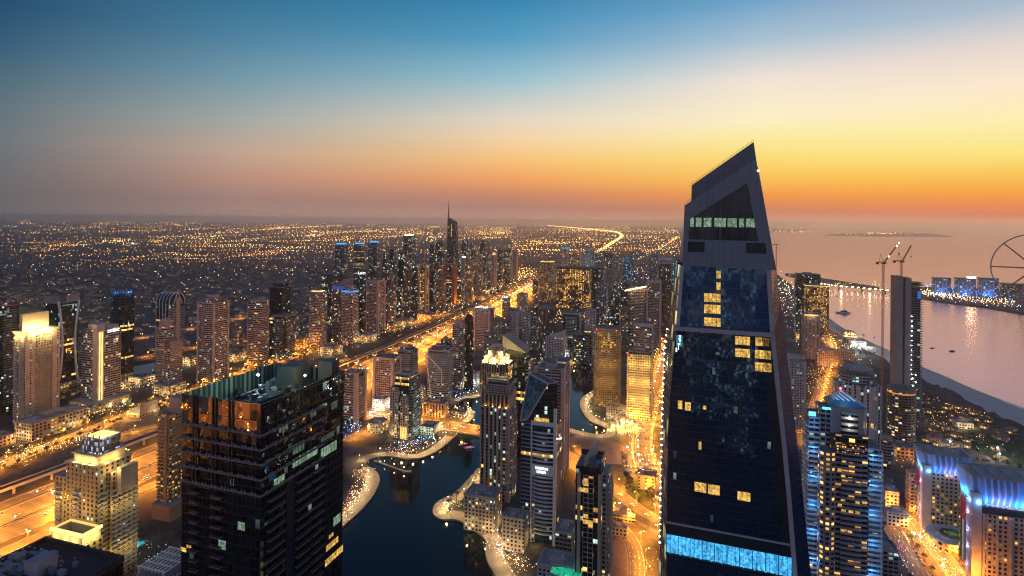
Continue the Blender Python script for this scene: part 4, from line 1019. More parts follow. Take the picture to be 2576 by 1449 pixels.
# the blue lit storey and its terrace rail
zt, zb = PL.at(1683, 1344).z, PL.at(1681, 1388).z
def strip_on(name, z0, z1, off, th, mat, s0=-.3, s1=-2.2, mats=None):
    q = MB(); q.loft([sp(fFL(z0)+s0, -off), sp(fFR(z0)+s1, -off), sp(fFR(z0)+s1, th-off), sp(fFL(z0)+s0, th-off)], z0, [sp(fFL(z0)+s0, -off), sp(fFR(z0)+s1, -off), sp(fFR(z0)+s1, th-off), sp(fFL(z0)+s0, th-off)], z1, mat, mats or mat, mats or mat)
    return obj(name, q, main)
BLUEB = room_mat('blue_lit_storey', (.07, .5, 1), 1.25)
strip_on('blue_band', zb, zt, .35, .5, BLUEB)
q = MB()
for i in range(31):
    s = fFL(zb)+(fFR(zb)-2.4-fFL(zb))*i/30; p = sp(s, -.45); q.bar((*p, zb), (*p, zt), .09 if i % 3 else .2, DARK)
obj('mullion', q, main)
strip_on('sill', zb-1.0, zb-.02, 1.3, 1.6, DARK); strip_on('terrace_rail', zt+6.2, zt+7.0, .9, .8, PINK)
strip_on('recess_shade_strip', zt+.03, zt+6.1, .2, .3, DARK)  # dark strip laid on the glass in place of a set-back's shade
q = MB()
for i in range(12):
    s = fFL(zb)+2+(fFR(zb)-6-fFL(zb))*i/11; p = sp(s, -1.1); q.ball((*p, zb+.15), .22, G_CYAN, 5, 3)
obj('band_lamp', q, main)
for i in range(4):
    p = sp(fFL(zb)+6+(fFR(zb)-12-fFL(zb))*i/3, -3.5); lamp(main, (*p, zb+2), 500, BLUE, .8, 'band_light')
# bulbs up the outer left edge and the small lit signs by the ledge
q = MB(); q.octa((0, 0, 0), .3, G_WHITE); b0 = None
for i in range(36):
    z = 95+(zl-100)*i/35; p = sp(fBL(z)-.15, 18); 
    if b0 is None: b0 = obj('edge_bulb', q, main, (*p, z))
    else: copies(b0, main, [(*p, z)])
q = MB()
for x, y, w_, h_ in ((1708, 846, 6, 5), (1707, 853, 7, 2), (1709, 857, 4, 6), (1705, 865, 8, 3), (1706, 874, 2, 12), (1700, 880, 4, 10)):
    q.face(pxquad(PL, x, y-h_/2, x+w_*.8, y+h_/2, .5), G_SIGN)
obj('sign', q, main)
q = MB(); q.face(pxquad(PL, 1701, 843, 1717, 872, .3), glow('cyan_sign_board', (.03, .35, .5), .5)); obj('sign_board', q, main)
# ------------------------------------------------------------------ the dark tower with the floodlit roof
rotG = math.atan2(12, -36)-math.pi   # direction of the left face
Cn = at_depth(658, 1017, 210)
zroof = Cn.z; e1 = Vector((-36, 12, 0)).normalized(); e2 = Vector((16.5, 48, 0)).normalized(); e2 = Vector((e1.y, -e1.x, 0)); e2 = e2 if e2.y > 0 else -e2
WL, WR = 38.0, 51.0
PGL = Plane((Cn.x, Cn.y), -e1.x, -e1.y); PGR = Plane((Cn.x, Cn.y), e2.x, e2.y)
def gp(a, b, z=None):     # a along the left face, b along the right face
    p = Vector((Cn.x, Cn.y, 0))+e1*a+e2*b
    return (p.x, p.y) if z is None else Vector((p.x, p.y, z))
def gbox(q, a0, a1, b0, b1, z0, z1, mat, top=None): q.prism([gp(a1, b0), gp(a0, b0), gp(a0, b1), gp(a1, b1)], z0, z1, mat, top or mat, mat)
GG1 = facade('black_tower_glass', (.016, .017, .02), (.009, .012, .016), fh=3.75, bw=2.1, wu=.93, wv=.9, lit=.01, es=.22, coolp=.8, cool=(.5, .8, .6), wob=.05, grough=.04, rough=.35)
GG2 = facade('reflection_tinted_glass', (.02, .015, .012), (.5, .33, .2), fh=8.2, bw=3.3, wu=.97, wv=.98, lit=0, wob=.07, grough=.03, rough=.3)  # orange of the reflected highway glow is put into the glass colour
_b = MATS['reflection_tinted_glass'].node_tree.nodes['Principled BSDF']; _b.inputs['Metallic'].default_value = .85
SCREEN = facade('green_roof_screen', (.03, .04, .04), (.2, .32, .26), fh=20, bw=2.6, wu=.5, wv=1, lit=0, grough=.35, rough=.5, wob=0)
gt = thing('roof_lit_tower', 'black glass tower with a floodlit roof, terrace ledges and a copper reflection on its corner', 'tower')
q = MB(); q.loft([gp(WL, 0), gp(0, 0), gp(0, WR), gp(WL, WR)], 0, [gp(WL, 0), gp(0, 0), gp(0, WR), gp(WL, WR)], zroof-8.5, GG1, ROOF); obj('body', q, gt)
# upper glass skin with screens rising past the roof
def wall(name, a0, a1, b0, b1, z0, z1, mat, th=.4):
    q = MB()
    if a0 == a1:
        gbox(q, a0-(0 if a0 > 1 else th), a0+(th if a0 > 1 else 0), b0, b1, z0, z1, mat)
    else: gbox(q, a0, a1, b0-(th if b0 < 1 else 0), b0+(0 if b0 < 1 else th), z0, z1, mat)
    return obj(name, q, gt)
zpen = PGL.at(655, 1090).z
wall('reflection_tinted_wall', 0, WL, 0, 0, zpen, zroof, GG2); wall('upper_glass', 0, 0, .02, WR-.02, zpen, zroof, GG1)
wall('roof_screen', 0, WL, WR, WR, zroof-8.5, zroof, SCREEN); wall('roof_screen', WL, WL, .02, WR-.02, zroof-8.5, zroof, SCREEN)
q = MB()   # mullion towers on the left face
for a in (12.5, 20.5, 30): gbox(q, a, a+.5, -.9, -.42, zpen-22, zroof+.6, DARK); gbox(q, a+1.6, a+2.1, -.9, -.42, zpen-22, zroof+.6, DARK)
obj('mullion_ladder', q, gt)
# roof deck things
PLANT = plain('dark_plant_cladding', (.035, .04, .045), .55)
q = MB(); gbox(q, 5, 19, 4, 18, zroof-8.49, zroof-1.2, PLANT, plain('blue_grey_roof', (.03, .045, .06), .7)); gbox(q, 7, 17, 19, 30, zroof-8.49, zroof-3.5, PLANT, PLANT); obj('plant_room', q, gt)
q = MB(); gbox(q, 15, 24, 36, 46, zroof-8.49, zroof+3.4, plain('plant_grey', (.06, .07, .07), .7), ROOF); obj('lift_house', q, gt)
q = MB(); gbox(q, 2, 9, 45, 50, zroof-8.49, zroof+5, plain('plant_grey', (.06, .07, .07), .7), ROOF); obj('lift_house', q, gt)
q = MB(); rg = random.Random(4)
for _ in range(34):
    a, b = rg.uniform(4, 33), rg.uniform(20, 47); s = rg.uniform(.6, 2.2); gbox(q, a, a+s, b, b+s*1.4, zroof-8.48, zroof-8.4+rg.uniform(1.2, 4.5), METAL if rg.random() < .5 else PLANT)
obj('roof_unit', q, gt)
for i in range(26):
    a, b = rg.uniform(5.5, 17), rg.uniform(4.5, 28); s = rg.uniform(.5, 1.7); zt_r = zroof-1.19 if b < 17 else zroof-3.49
    part('roof_unit', gt, lambda q: gbox(q, a, a+s, b, b+s*1.5, zt_r, zt_r+rg.uniform(.6, 2.2), PLANT if i % 3 else METAL))
for i in range(5):
    part('pipe_run', gt, lambda q: q.bar(gp(4+i*1.1, 19, zroof-7.6), gp(4+i*1.1, 44, zroof-7.6), .22, METAL, 5))
part('access_ladder', gt, lambda q: [q.bar(gp(19.3+k*.5, 10, zroof-8.4), gp(19.3+k*.5, 10, zroof), .06, METAL) for k in (0, 1)]+[q.bar(gp(19.3, 10, zroof-8+k*.5), gp(19.8, 10, zroof-8+k*.5), .04, METAL) for k in range(16)])
fl = gp(21, 21); q = MB(); q.bar((*fl, zroof-8.4), (*fl, zroof+3.2), .2, DARK); q.ball((*fl, zroof+3.6), .45, G_FLOOD, 8, 6); obj('floodlight', q, gt)
lamp(gt, (fl[0]-1.5, fl[1]-1.5, zroof+4), 700, (.62, 1, .8), 1.0, 'flood_light')
fl = gp(7, 33); q = MB(); q.bar((*fl, zroof-8.4), (*fl, zroof+1.2), .2, DARK); q.ball((*fl, zroof+1.6), .38, G_FLOODW, 8, 6); obj('floodlight', q, gt)
lamp(gt, (fl[0]-1, fl[1]+2, zroof+2), 900, (1, .86, .5), .8, 'flood_light')
# terrace ledges right round the corner, then stacks of balconies
LEDGE = plain('terrace_ledge', (.22, .18, .17), .7, var=.3, scale=.6)
for i, y in enumerate((1092, 1129, 1166, 1204, 1244)):
    z = PGL.at(656, y).z
    q = MB(); q.prism([gp(WL+.2, -1.3), gp(-1.3, -1.3), gp(-1.3, WR-15), gp(-.43, WR-15), gp(-.43, -.43), gp(WL+.2, -.43)], z-.45, z, LEDGE); 
    for k_ in range(24): gbox(q, 1+k_*1.55, 1.9+k_*1.55, -1.28, -1.1, z+.01, z+.01+.9*(1 if (k_*7+i) % 3 else .5), LEDGE)
    for k_ in range(22): gbox(q, -1.28, -1.1, 1+k_*1.55, 1.9+k_*1.55, z+.01, z+.01+.9*(1 if (k_*5+i) % 3 else .5), LEDGE)
    obj('terrace', q, gt)
z5 = PGL.at(656, 1244).z
for a0, a1, b0, b1 in ((17.5, 22.5, -1.5, -.02), (29, 33, -1.5, -.02), (-1.5, -.02, 3, 12), (-1.5, -.02, 19, 27), (-1.5, -.02, 28.5, 36)):
    q = MB(); gbox(q, a0, a1, b0, b1, 0, .35, LEDGE)
    if b0 < 0: gbox(q, a0, a1, b0, b0+.12, .36, 1.2, DARK)
    else: gbox(q, a0, a0+.12, b0, b1, .36, 1.2, DARK)
    f0 = obj('balcony', q, gt, (0, 0, z5-4.2)); copies(f0, gt, [(0, 0, z5-4.2-3.75*i) for i in range(1, 18)])
for a, b0, b1, nm in ((-.35, 13.5, 18, 'dark_bay'), (-.35, 37, 38.2, 'dark_bay')):
    q = MB(); gbox(q, a, -.02, b0, b1, 20, z5-1, plain('blue_bay_glass', (.012, .02, .045), .15)); obj(nm, q, gt)
for pl, x0, y0, x1, y1, m_ in ((PGL, 598, 1312, 617, 1334, ROOMP), (PGL, 550, 1358, 569, 1382, ROOMP), (PGL, 580, 1202, 590, 1222, ROOMG), (PGL, 526, 1182, 540, 1188, ROOM), (PGR, 806, 1118, 846, 1142, ROOMP), (PGR, 735, 1112, 765, 1138, ROOMG), (PGR, 735, 1138, 798, 1160, ROOMP), (PGR, 806, 1092, 840, 1104, ROOMG),
        (PGR, 832, 1010, 848, 1028, ROOMG), (PGR, 805, 1008, 822, 1024, ROOMP), (PGR, 780, 1030, 795, 1048, ROOMG), (PGR, 688, 1198, 716, 1216, ROOMP), (PGR, 838, 1295, 856, 1318, ROOMP), (PGR, 815, 1390, 862, 1408, ROOM), (PGR, 820, 1360, 850, 1376, ROOM), (PGR, 826, 1342, 838, 1352, ROOM), (PGR, 700, 1068, 724, 1084, ROOMG), (PGL, 455, 1376, 470, 1388, ROOM), (PGL, 470, 1370, 482, 1378, ROOM)):
    window(gt, pxquad(pl, x0, y0, x1, y1), pl.n*1.0, m_, DARK)
# ------------------------------------------------------------------ helpers in a tower's own frame
def frame_tower(name, label, x0, x1, yt, yb, ratio, rot=TH):
    c, w, d, h = fit(x0, x1, yt, yb, ratio, rot); o = thing(name, label, 'tower', (c.x, c.y, 0), rot); TOWERS.append((c, w, d)); return o, w, d, h, c
def zof(c, px, py, d=0.0): return EYE+ray(px, py).z*(c.y-d)
def part(name, parent, fn, loc=None):
    q = MB(); fn(q); return obj(name, q, parent, loc)
# ---- cream tower with the golden floodlit crown (far left)
o, w, d, h, c = frame_tower('golden_crown_tower', 'cream tower with a brilliant golden floodlit crown on the far left', 32, 147, 846, 1074, 2.0)
STRIP = facade('slot_windows', (.48, .37, .3), fh=3.4, bw=7.5, wu=.2, wv=.5, lit=.05)
part('body', o, lambda q: q.prism(rect(-w/2, w/2-1, -d/2, d/2), 0, h, FA['beige'], CREAM))
for y0, y1 in ((-d/2-.3, -d/2+d*.27), (d/2-d*.22, d/2+.3)):
    part('end_pier', o, lambda q: q.prism(rect(w*.1, w/2+1.2, y0, y1), 0, h+3, STRIP, CREAM, None, 2.0))
f0 = part('balcony', o, lambda q: q.box(w/2-.98, w/2+.9, -d/2+d*.275, d/2-d*.225, 0, 1.25, BEIGE), (0, 0, 12)); copies(f0, o, [(0, 0, 12+3.4*i) for i in range(1, int((h-24)/3.4))])
stack('side_balcony', o, ((-w*.42, -w*.12, -d/2-1.4, -d/2-.02), (w*.14, w*.4, -d/2-1.6, -d/2-.32)), CREAM, 12, 3.4, int((h-20)/3.4), 1.2)
ct = zof(c, 95, 788)
part('crown', o, lambda q: (q.loft(rect(-w*.5, w*.45, -d*.42, d*.42), h+.02, rect(-w*.62, w*.62, -d*.53, d*.53), h+8, CREAM, CREAM, CREAM),))
part('crown_panel', o, lambda q: (q.box(-w*.3, -w*.05, -d*.4, d*.36, h+8.02, ct+1, CREAM),))
part('light_trough', o, lambda q: (q.box(w*.47, w*.5, -d*.22, d*.26, h+1.2, h+1.8, G_GOLD2), q.box(w*.02, w*.06, -d*.38, d*.34, h+8.1, h+8.9, G_GOLD2), q.box(-w*.4, w*.4, -d*.5-.5, -d*.5, h+1, h+1.8, G_GOLD2)))
for y_ in (-.3, -.05, .2): lamp(o, (w*.5+3, d*y_, h+4), 16000, (1, .72, .24), 1, 'crown_light'); lamp(o, (w*.08+2.5, d*y_, h+11.5), 14000, (1, .74, .26), .6, 'crown_light')
for x_ in (-.3, .2): lamp(o, (w*x_, -d*.5-4, h+2), 9000, (1, .72, .26), 1, 'crown_light')
part('lit_lobby', o, lambda q: q.box(w/2+.95, w/2+1.6, -d*.22, d*.27, 1, 8, G_GOLD2))
# ---- dark tower between two white curved blades
o, w, d, h, c = frame_tower('blade_tower', 'dark tower held between white curved blades that bow inward', 108, 196, 762, 977, 1.0)
part('body', o, lambda q: q.prism(rect(-w/2, w/2, -d/2, d/2), 0, h, FA['dglass'], ROOF))
def blade(q, y_, s):
    k = 14
    for i in range(k):
        f0_, f1_ = i/k, (i+1)/k; b0_ = math.sin(math.pi*f0_)*d*.2*s; b1_ = math.sin(math.pi*f1_)*d*.2*s
        z0_, z1_ = f0_*(h+4), f1_*(h+4)
        q.loft(rect(w/2-.5, w/2+2.4, y_+b0_-1.3, y_+b0_+1.3), z0_, rect(w/2-.5, w/2+2.4, y_+b1_-1.3, y_+b1_+1.3), z1_, WHITEP, WHITEP)
part('blade', o, lambda q: blade(q, -d/2, 1)); part('blade', o, lambda q: blade(q, d/2, -1))
for y_ in (-d/2, d/2):
    part('top_panel', o, lambda q: q.box(-w/2 if y_ < 0 else -w*.1, w/2+1.5, y_-.7, y_+.7, h+.02, h+(12 if y_ < 0 else 15), ROOFL))
part('top_panel', o, lambda q: q.box(w/2-.6, w/2+.6, -d*.1, d/2-.75, h+1, h+13, ROOFL))
part('light_band', o, lambda q: q.box(w/2+.02, w/2+.3, -d*.3, d*.4, h-4, h-2.8, ROOMP)); part('base', o, lambda q: q.box(-w*.7, w*.8, -d*.7, d*.6, 0, 7, FA['podium'], ROOFL))
# ---- tower with the luminous vertical strip
o, w, d, h, c = frame_tower('strip_lit_tower', 'pink balcony tower with a luminous golden strip from top to bottom', 203, 303, 828, 1030, 1.1)
part('body', o, lambda q: q.prism(rect(-w/2, w/2, -d/2, d/2), 0, h, FA['brown'], ROOFL))
stack('balcony', o, ((w/2+.02, w/2+1.2, -d*.22, d*.48), (-w*.46, w*.18, -d/2-1.0, -d/2-.02)), PINK, 10, 3.4, int((h-14)/3.4))
part('strip_pier', o, lambda q: q.box(w*.28, w/2+2, -d/2-2, -d*.26, 0, h+9, PINK))
part('light_strip', o, lambda q: (q.box(w/2+2.02, w/2+2.4, -d*.48, -d*.43, 4, h-2, G_GOLD2), q.box(w/2+2.02, w/2+2.4, -d*.38, -d*.33, 4, h-2, G_GOLD2)))
for i in range(6): lamp(o, (w/2+5, -d*.4, 8+(h-16)*i/5), 900, WARM, .6, 'strip_light')
part('roof_plant', o, lambda q: (q.box(-w*.4, w*.1, -d*.3, d*.3, h+.02, h+7, PINK, ROOFL), q.box(-w*.2, w*.4, d*.1, d*.45, h+.02, h+4, BEIGE, ROOFL)))
def letters(q, x0, x1, z0, z1, y):
    r_ = random.Random(9); x = x0; L_ = z1-z0
    while x < x1-L_*.4:
        g_ = L_*.55; q.box(x, x+L_*.14, y, y+.3, z0, z1-r_.random()*L_*.3, G_SIGN); q.box(x+L_*.15, x+g_, y, y+.3, z0, z0+L_*.16, G_SIGN); q.box(x+L_*.15, x+g_, y, y+.3, z0+L_*.5, z0+L_*.66, G_SIGN); x += g_+L_*.2
s = part('sign', o, lambda q: letters(q, 0, d*.5, 0, 5, 0), (w/2+1.3, -d*.1, h-5)); s.rotation_euler[2] = R(90)
part('podium', o, lambda q: q.box(-w*.6, w*1.0, -d*.95, d*.6, 0, 13, FA['podium'], ROOFL))
for x_, y_ in ((w*.9, -d*.3), (w*.9, d*.3), (-w*.2, -d*1.05)): lamp(o, (x_+4, y_, 6), 5000, WARM, 1, 'podium_light')
# ---- tower with the ribbed vaulted roof
o, w, d, h, c = frame_tower('vaulted_tower', 'dark tower with pale arched ribs over its vaulted roof and a pointed pier', 392, 463, 765, 905, 1.0)
part('body', o, lambda q: q.prism(rect(-w/2, w/2, -d/2, d/2), 0, h, FA['bglass'], ROOF))
def vault(q):
    k = 9; P_ = [(d*.5*math.cos(math.pi*i/k), h+d*.62*math.sin(math.pi*i/k)**.8) for i in range(k+1)]
    for (y0, z0), (y1, z1) in zip(P_[:-1], P_[1:]): q.face([(w/2-1, y0, z0), (w/2-1, y1, z1), (-w/2+1, y1, z1), (-w/2+1, y0, z0)], FA['bglass'], [(0, 0), (0, 4), (w, 4), (w, 0)])
    q.face([(w/2-1, y, z) for y, z in P_], FA['bglass'], [(y, z) for y, z in P_]); q.face([(-w/2+1, y, z) for y, z in reversed(P_)], FA['bglass'], [(y, z) for y, z in P_])
part('vault', o, vault)
for i in range(5):
    x_ = -w/2+.5+(w-1)*i/4
    def rib(q):
        k = 12; P_ = [Vector((x_, d*.53*math.cos(math.pi*j/k), h+d*.66*math.sin(math.pi*j/k)**.8)) for j in range(k+1)]
        for a, b in zip(P_[:-1], P_[1:]): q.bar(a, b, .8, WHITEP)
        q.bar((x_, -d*.53, 0), (x_, -d*.53, h), .7, WHITEP)
    part('rib', o, rib)
part('front_pier', o, lambda q: (q.box(w/2+.02, w/2+2.5, -d*.12, d*.14, 0, h+d*.4, PINK), q.bar((w/2+1.2, -d*.3, h), (w/2+1.2, 0, h+d*.72), .9, WHITEP), q.bar((w/2+1.2, d*.3, h), (w/2+1.2, 0, h+d*.72), .9, WHITEP)))
f0 = part('balcony', o, lambda q: (q.box(w/2+.02, w/2+1.2, d*.16, d*.5, 0, 1.2, METAL), q.box(w/2+.02, w/2+1.2, -d*.5, -d*.14, 0, 1.2, METAL)), (0, 0, 8)); copies(f0, o, [(0, 0, 8+3.4*i) for i in range(1, int((h-12)/3.4))])
# ---- round-cornered tower with pale hoops at the top
o, w, d, h, c = frame_tower('hooped_tower', 'round-cornered tower with pale hoops round its top and white lit floors', 378, 458, 822, 988, .9)
fp = footprint('round', w*.78, d*.8)
sh = lambda L_: [(x-w*.1, y) for x, y in L_]
part('body', o, lambda q: (q.prism(sh(fp), 0, h, FA['whiterow'], ROOFL),))
part('side_wing', o, lambda q: q.prism(rect(w*.05, w*.5, -d*.3, d*.5), 0, h*.78, FA['rose'], ROOFL))
f0 = part('balcony', o, lambda q: (q.loft(sh(inset(fp, 1.05)), 0, sh(inset(fp, 1.05)), 1.2, PINK, PINK, PINK), q.box(w*.5+.02, w*.5+1.1, -d*.28, d*.48, 0, 1.2, PINK)), (0, 0, 10)); copies(f0, o, [(0, 0, 10+3.5*i) for i in range(1, int((h*.72)/3.5))])
for i in range(6): part('hoop', o, lambda q: q.loft(sh(inset(fp, 1.07)), h-3-i*3.6, sh(inset(fp, 1.07)), h-1.2-i*3.6, BEIGE, BEIGE, BEIGE))
part('dome', o, lambda q: (q.loft(sh(inset(fp, .8)), h+.02, sh(inset(fp, .62)), h+9, BEIGE), q.loft(sh(inset(fp, .62)), h+9, sh(inset(fp, .25)), h+13, BEIGE, BEIGE)))
part('aviation_light', o, lambda q: q.ball((w*.25, 0, h*.78+22), 1.1, G_RED))
# ---- ornate gold lit building at the lower left
cx_, cy2 = -311.0, 429.0
fb = thing('stepped_gold_building', 'ornate cream building with stepped gold lit upper storeys and a glass lantern on top', 'building', (cx_, cy2, 0), TH)
FB = facade('cream_window_wall', (.5, .38, .2), fh=3.5, bw=4.2, wu=.42, wv=.62, lit=.06, mottle=.12)
zz = lambda py: EYE-(py-546)*429/1431
z1_, z2_, z3_ = zz(1178), zz(1154), zz(1106)
part('body', fb, lambda q: q.prism(rect(-32, 0, 0, 27), 0, z1_, FB, ROOFL))
part('left_wing', fb, lambda q: q.prism(rect(-47, -32.02, 2, 25), 0, zz(1222), FB, ROOFL)); part('right_wing', fb, lambda q: q.prism(rect(.02, 4, 8, 30), 0, zz(1200), FB, ROOFL))
stack('balcony', fb, ((.02, 1.4, .6, 7.6), (4.02, 5.4, 8.4, 29.6), (-46, -40, .6, 1.98), (-24, -18, -1.4, -.02)), METAL, 6, 3.5, 19, 1.05)
part('cornice', fb, lambda q: q.box(-33, 1, -1, 28, z1_+.02, z1_+1.4, CREAM)); part('gold_storey', fb, lambda q: q.prism(rect(-27, -2, 2, 24), z1_+1.42, z2_, CREAM, CREAM))
part('cornice', fb, lambda q: q.box(-28.2, -.8, .8, 25.2, z2_+.02, z2_+.9, CREAM))
for x_, y_ in ((-22, -.5), (-14, -.5), (-6, -.5), (1.5, 7), (1.5, 15)): lamp(fb, (x_, y_, z1_+2.6), 2600, (1, .7, .2), .5, 'wall_light')
LANT = facade('lantern_glass', (.2, .17, .12), (.12, .14, .16), fh=4.0, bw=1.8, wu=.8, wv=.75, lit=.5, warm=(.8, .8, .7), cool=(.6, .7, 1), coolp=.5, es=.9)
part('lantern', fb, lambda q: q.prism(rect(-21, -3, 4, 20), z2_+.92, z3_-2, LANT, G_GOLD2)); part('lantern_frame', fb, lambda q: [q.box(x, x+.5, y, y+.5, z2_+.93, z3_+1, BEIGE) for x in (-21.6, -15.5, -9.5, -3) for y in (3.4, 20.1)]+[q.box(-21.6, -2.5, 3.4, 3.9, z3_-1.9, z3_-1.2, BEIGE), q.box(-21.6, -2.5, 20.1, 20.6, z3_-1.9, z3_-1.2, BEIGE)])
lamp(fb, (-12, 12, z3_-1), 1500, (1, .75, .3), .6, 'lantern_light')
part('gold_storey', fb, lambda q: q.box(4.5, 9, 12, 24, zz(1200)*.8, zz(1190), CREAM))
lamp(fb, (6, 9, zz(1195)), 2200, WARM, .5, 'wall_light')
for x_, y_ in ((-26, -9), (-10, -9), (9, 6), (13, 22), (-40, -7)):
    for z_ in (22, 58): lamp(fb, (x_, y_, z_), 2600, (1, .66, .18), .6, 'facade_light')
# its lower front block with a lit rim round a roof court
bx = 28.0; by = -31.0; zr = 60.0
part('front_block', fb, lambda q: q.prism(rect(bx-31, bx, by, by+15), 0, zr-7, FB, ROOFL))
part('front_gallery', fb, lambda q: (q.box(bx-30, bx-1, by+1, by+1.6, zr-6.98, zr-1, CREAM), q.box(bx-1.6, bx-1, by+1.62, by+14, zr-6.98, zr-1, CREAM), q.box(bx-30, bx-29.4, by+1.62, by+14, zr-6.98, zr-1, CREAM), q.box(bx-29.3, bx-1.7, by+13.4, by+14, zr-6.98, zr-1, CREAM)))
part('lit_rim', fb, lambda q: (q.box(bx-31, bx+.3, by-.3, by+1.2, zr-.98, zr+1.2, G_GOLD2), q.box(bx-.9, bx+.3, by+1.22, by+14.5, zr-.98, zr+1.2, G_GOLD2), q.box(bx-29, bx-2, by+13.3, by+14.5, zr-.98, zr+.2, G_GOLD), q.box(bx-31, bx-29.9, by+1.22, by+14.5, zr-.98, zr+.2, G_GOLD)))
for x_, y_ in ((bx-26, by-2), (bx-17, by-2), (bx-8, by-2), (bx+2, by+4), (bx+2, by+10)): lamp(fb, (x_, y_, zr-4.5), 2200, (1, .72, .2), .5, 'wall_light')
# ---- slim tan tower left of the roof-lit tower
o, w, d, h, c = frame_tower('tan_tower', 'slim tan balcony tower pressed against the left of the roof-lit tower', 396, 462, 1040, 1302, 1.1)
part('body', o, lambda q: q.prism(rect(-w/2, w/2, -d/2, d/2), 0, h, FA['warm'], ROOF)); part('roof_block', o, lambda q: q.box(-w*.1, w*.7, -d*.1, d*.5, h+.02, h+15, BEIGE, ROOFL))
part('corner_pier', o, lambda q: q.box(w*.16, w*.34, -d/2-1.6, -d/2-.02, 0, h+2, plain('tan_concrete', (.3, .2, .12))))
stack('balcony', o, ((-w*.52, w*.14, -d/2-1.5, -d/2-.02), (w/2+.02, w/2+1.3, -d*.4, d*.4), (w*.36, w*.5, -d/2-1.3, -d/2-.02)), plain('tan_concrete', (.3, .2, .12)), 16, 3.4, int((h-20)/3.4))
part('podium', o, lambda q: q.box(-w*.5, w*1.1, -d*.9, d*.8, 0, 14, plain('tan_concrete', (.3, .2, .12)), ROOFL))
# ---- near dark roof in the lower left corner
nr = thing('near_rooftop', 'near dark flat roof crowded with blue grey ventilation boxes, lower left corner', 'building', (-212, 262, 0), TH)
NB = plain('near_roof_membrane', (.03, .034, .04), .8)
zr_ = 130.0
part('body', nr, lambda q: q.prism(rect(-2, 46, -46, 0), 0, zr_, GG1, NB))
part('parapet', nr, lambda q: (q.box(-2.3, 46.3, -.8, .3, zr_-.5, zr_+2.2, NB), q.box(-2.3, -1.2, -46, -.82, zr_-.5, zr_+2.2, NB), q.box(45.2, 46.3, -46, -.82, zr_-.5, zr_+2.2, NB)))
BGREY = plain('vent_blue_grey', (.16, .2, .25), .6, var=.3, scale=.5)
rg = random.Random(12)
for i in range(30):
    x_, y_ = rg.uniform(0, 30), rg.uniform(-30, -9); s_ = rg.uniform(1.2, 3.6)
    part('vent_box', nr, lambda q: (q.box(x_, x_+s_*1.5, y_, y_+s_, zr_+.02, zr_+1+rg.random()*2.4, BGREY if i % 4 else ROOFL), q.box(x_+s_*.3, x_+s_*.6, y_+s_*.3, y_+s_*.6, zr_+3.4, zr_+3.8, METAL)))
part('roof_house', nr, lambda q: q.box(16, 24, -20, -12, zr_+.02, zr_+5.5, PINK, ROOFL))
# ---- low block with a white pergola
pg = G(418, 1425, 36)
o = thing('pergola_block', 'low block with a pale slatted pergola frame on its roof', 'building', (pg.x, pg.y, 0), TH)
part('body', o, lambda q: q.prism(rect(-13, 13, -14, 14), 0, 36, FA['beige'], ROOF))
part('pergola', o, lambda q: [q.box(-11+i*3.1, -10.3+i*3.1, -13, 13, 40, 40.7, WHITEP) for i in range(8)]+[q.box(-12, 12, y, y+.7, 40.72, 41.3, WHITEP) for y in (-12, -6, 0, 6, 12)]+[q.box(x, x+.6, y, y+.6, 36.02, 39.98, WHITEP) for x in (-11, 11) for y in (-12, 11)])
# ---- tower with the golden crown of fins behind the beige tower
o, w, d, h, c = frame_tower('golden_fin_tower', 'dark ribbed tower crowned by brilliant golden floodlit fins', 1203, 1291, 912, 1190, .9)
fp = footprint('bow', w, d)
part('body', o, lambda q: q.prism(fp, 0, h, FA['dstrip'], CREAM)); 
f0 = part('rib', o, lambda q: q.box(-.35, .35, -1.2, -.02, 0, h+3, PINK), (-w*.42, -d*.42, 0)); copies(f0, o, [(-w*.42+w*.84*i/9, -d/2*(.62+.38*math.sin(math.pi*(.08+.84*i/9))), 0) for i in range(1, 10)])
hc = zof(c, 1245, 866)-h
part('crown', o, lambda q: (q.prism(inset(fp, .8), h+.02, h+hc*.35, CREAM), q.prism(inset(fp, .55), h+hc*.35+.02, h+hc*.7, CREAM), q.prism(inset(fp, .34), h+hc*.7+.02, h+hc, CREAM)))
for i in range(8):
    a = 2*math.pi*i/8; part('fin', o, lambda q: q.bar((w*.4*math.cos(a), d*.4*math.sin(a), h+.5), (w*.2*math.cos(a), d*.2*math.sin(a), h+hc*.95), .7, CREAM))
    lamp(o, (w*.47*math.cos(a), d*.47*math.sin(a), h+2.5), 8000, (1, .76, .26), .8, 'crown_light')
for i in range(4): lamp(o, (w*.36*math.cos(a+i*1.57), d*.36*math.sin(a+i*1.57), h+hc*.5), 5000, (1, .76, .26), .6, 'crown_light')
part('gold_windows', o, lambda q: q.loft(inset(fp, 1.012), h-24, inset(fp, 1.012), h-4, facade('gold_upper_floors', (.1, .08, .05), fh=6.5, bw=5, wu=.7, wv=.7, lit=.45, coolp=0, es=1.8)))
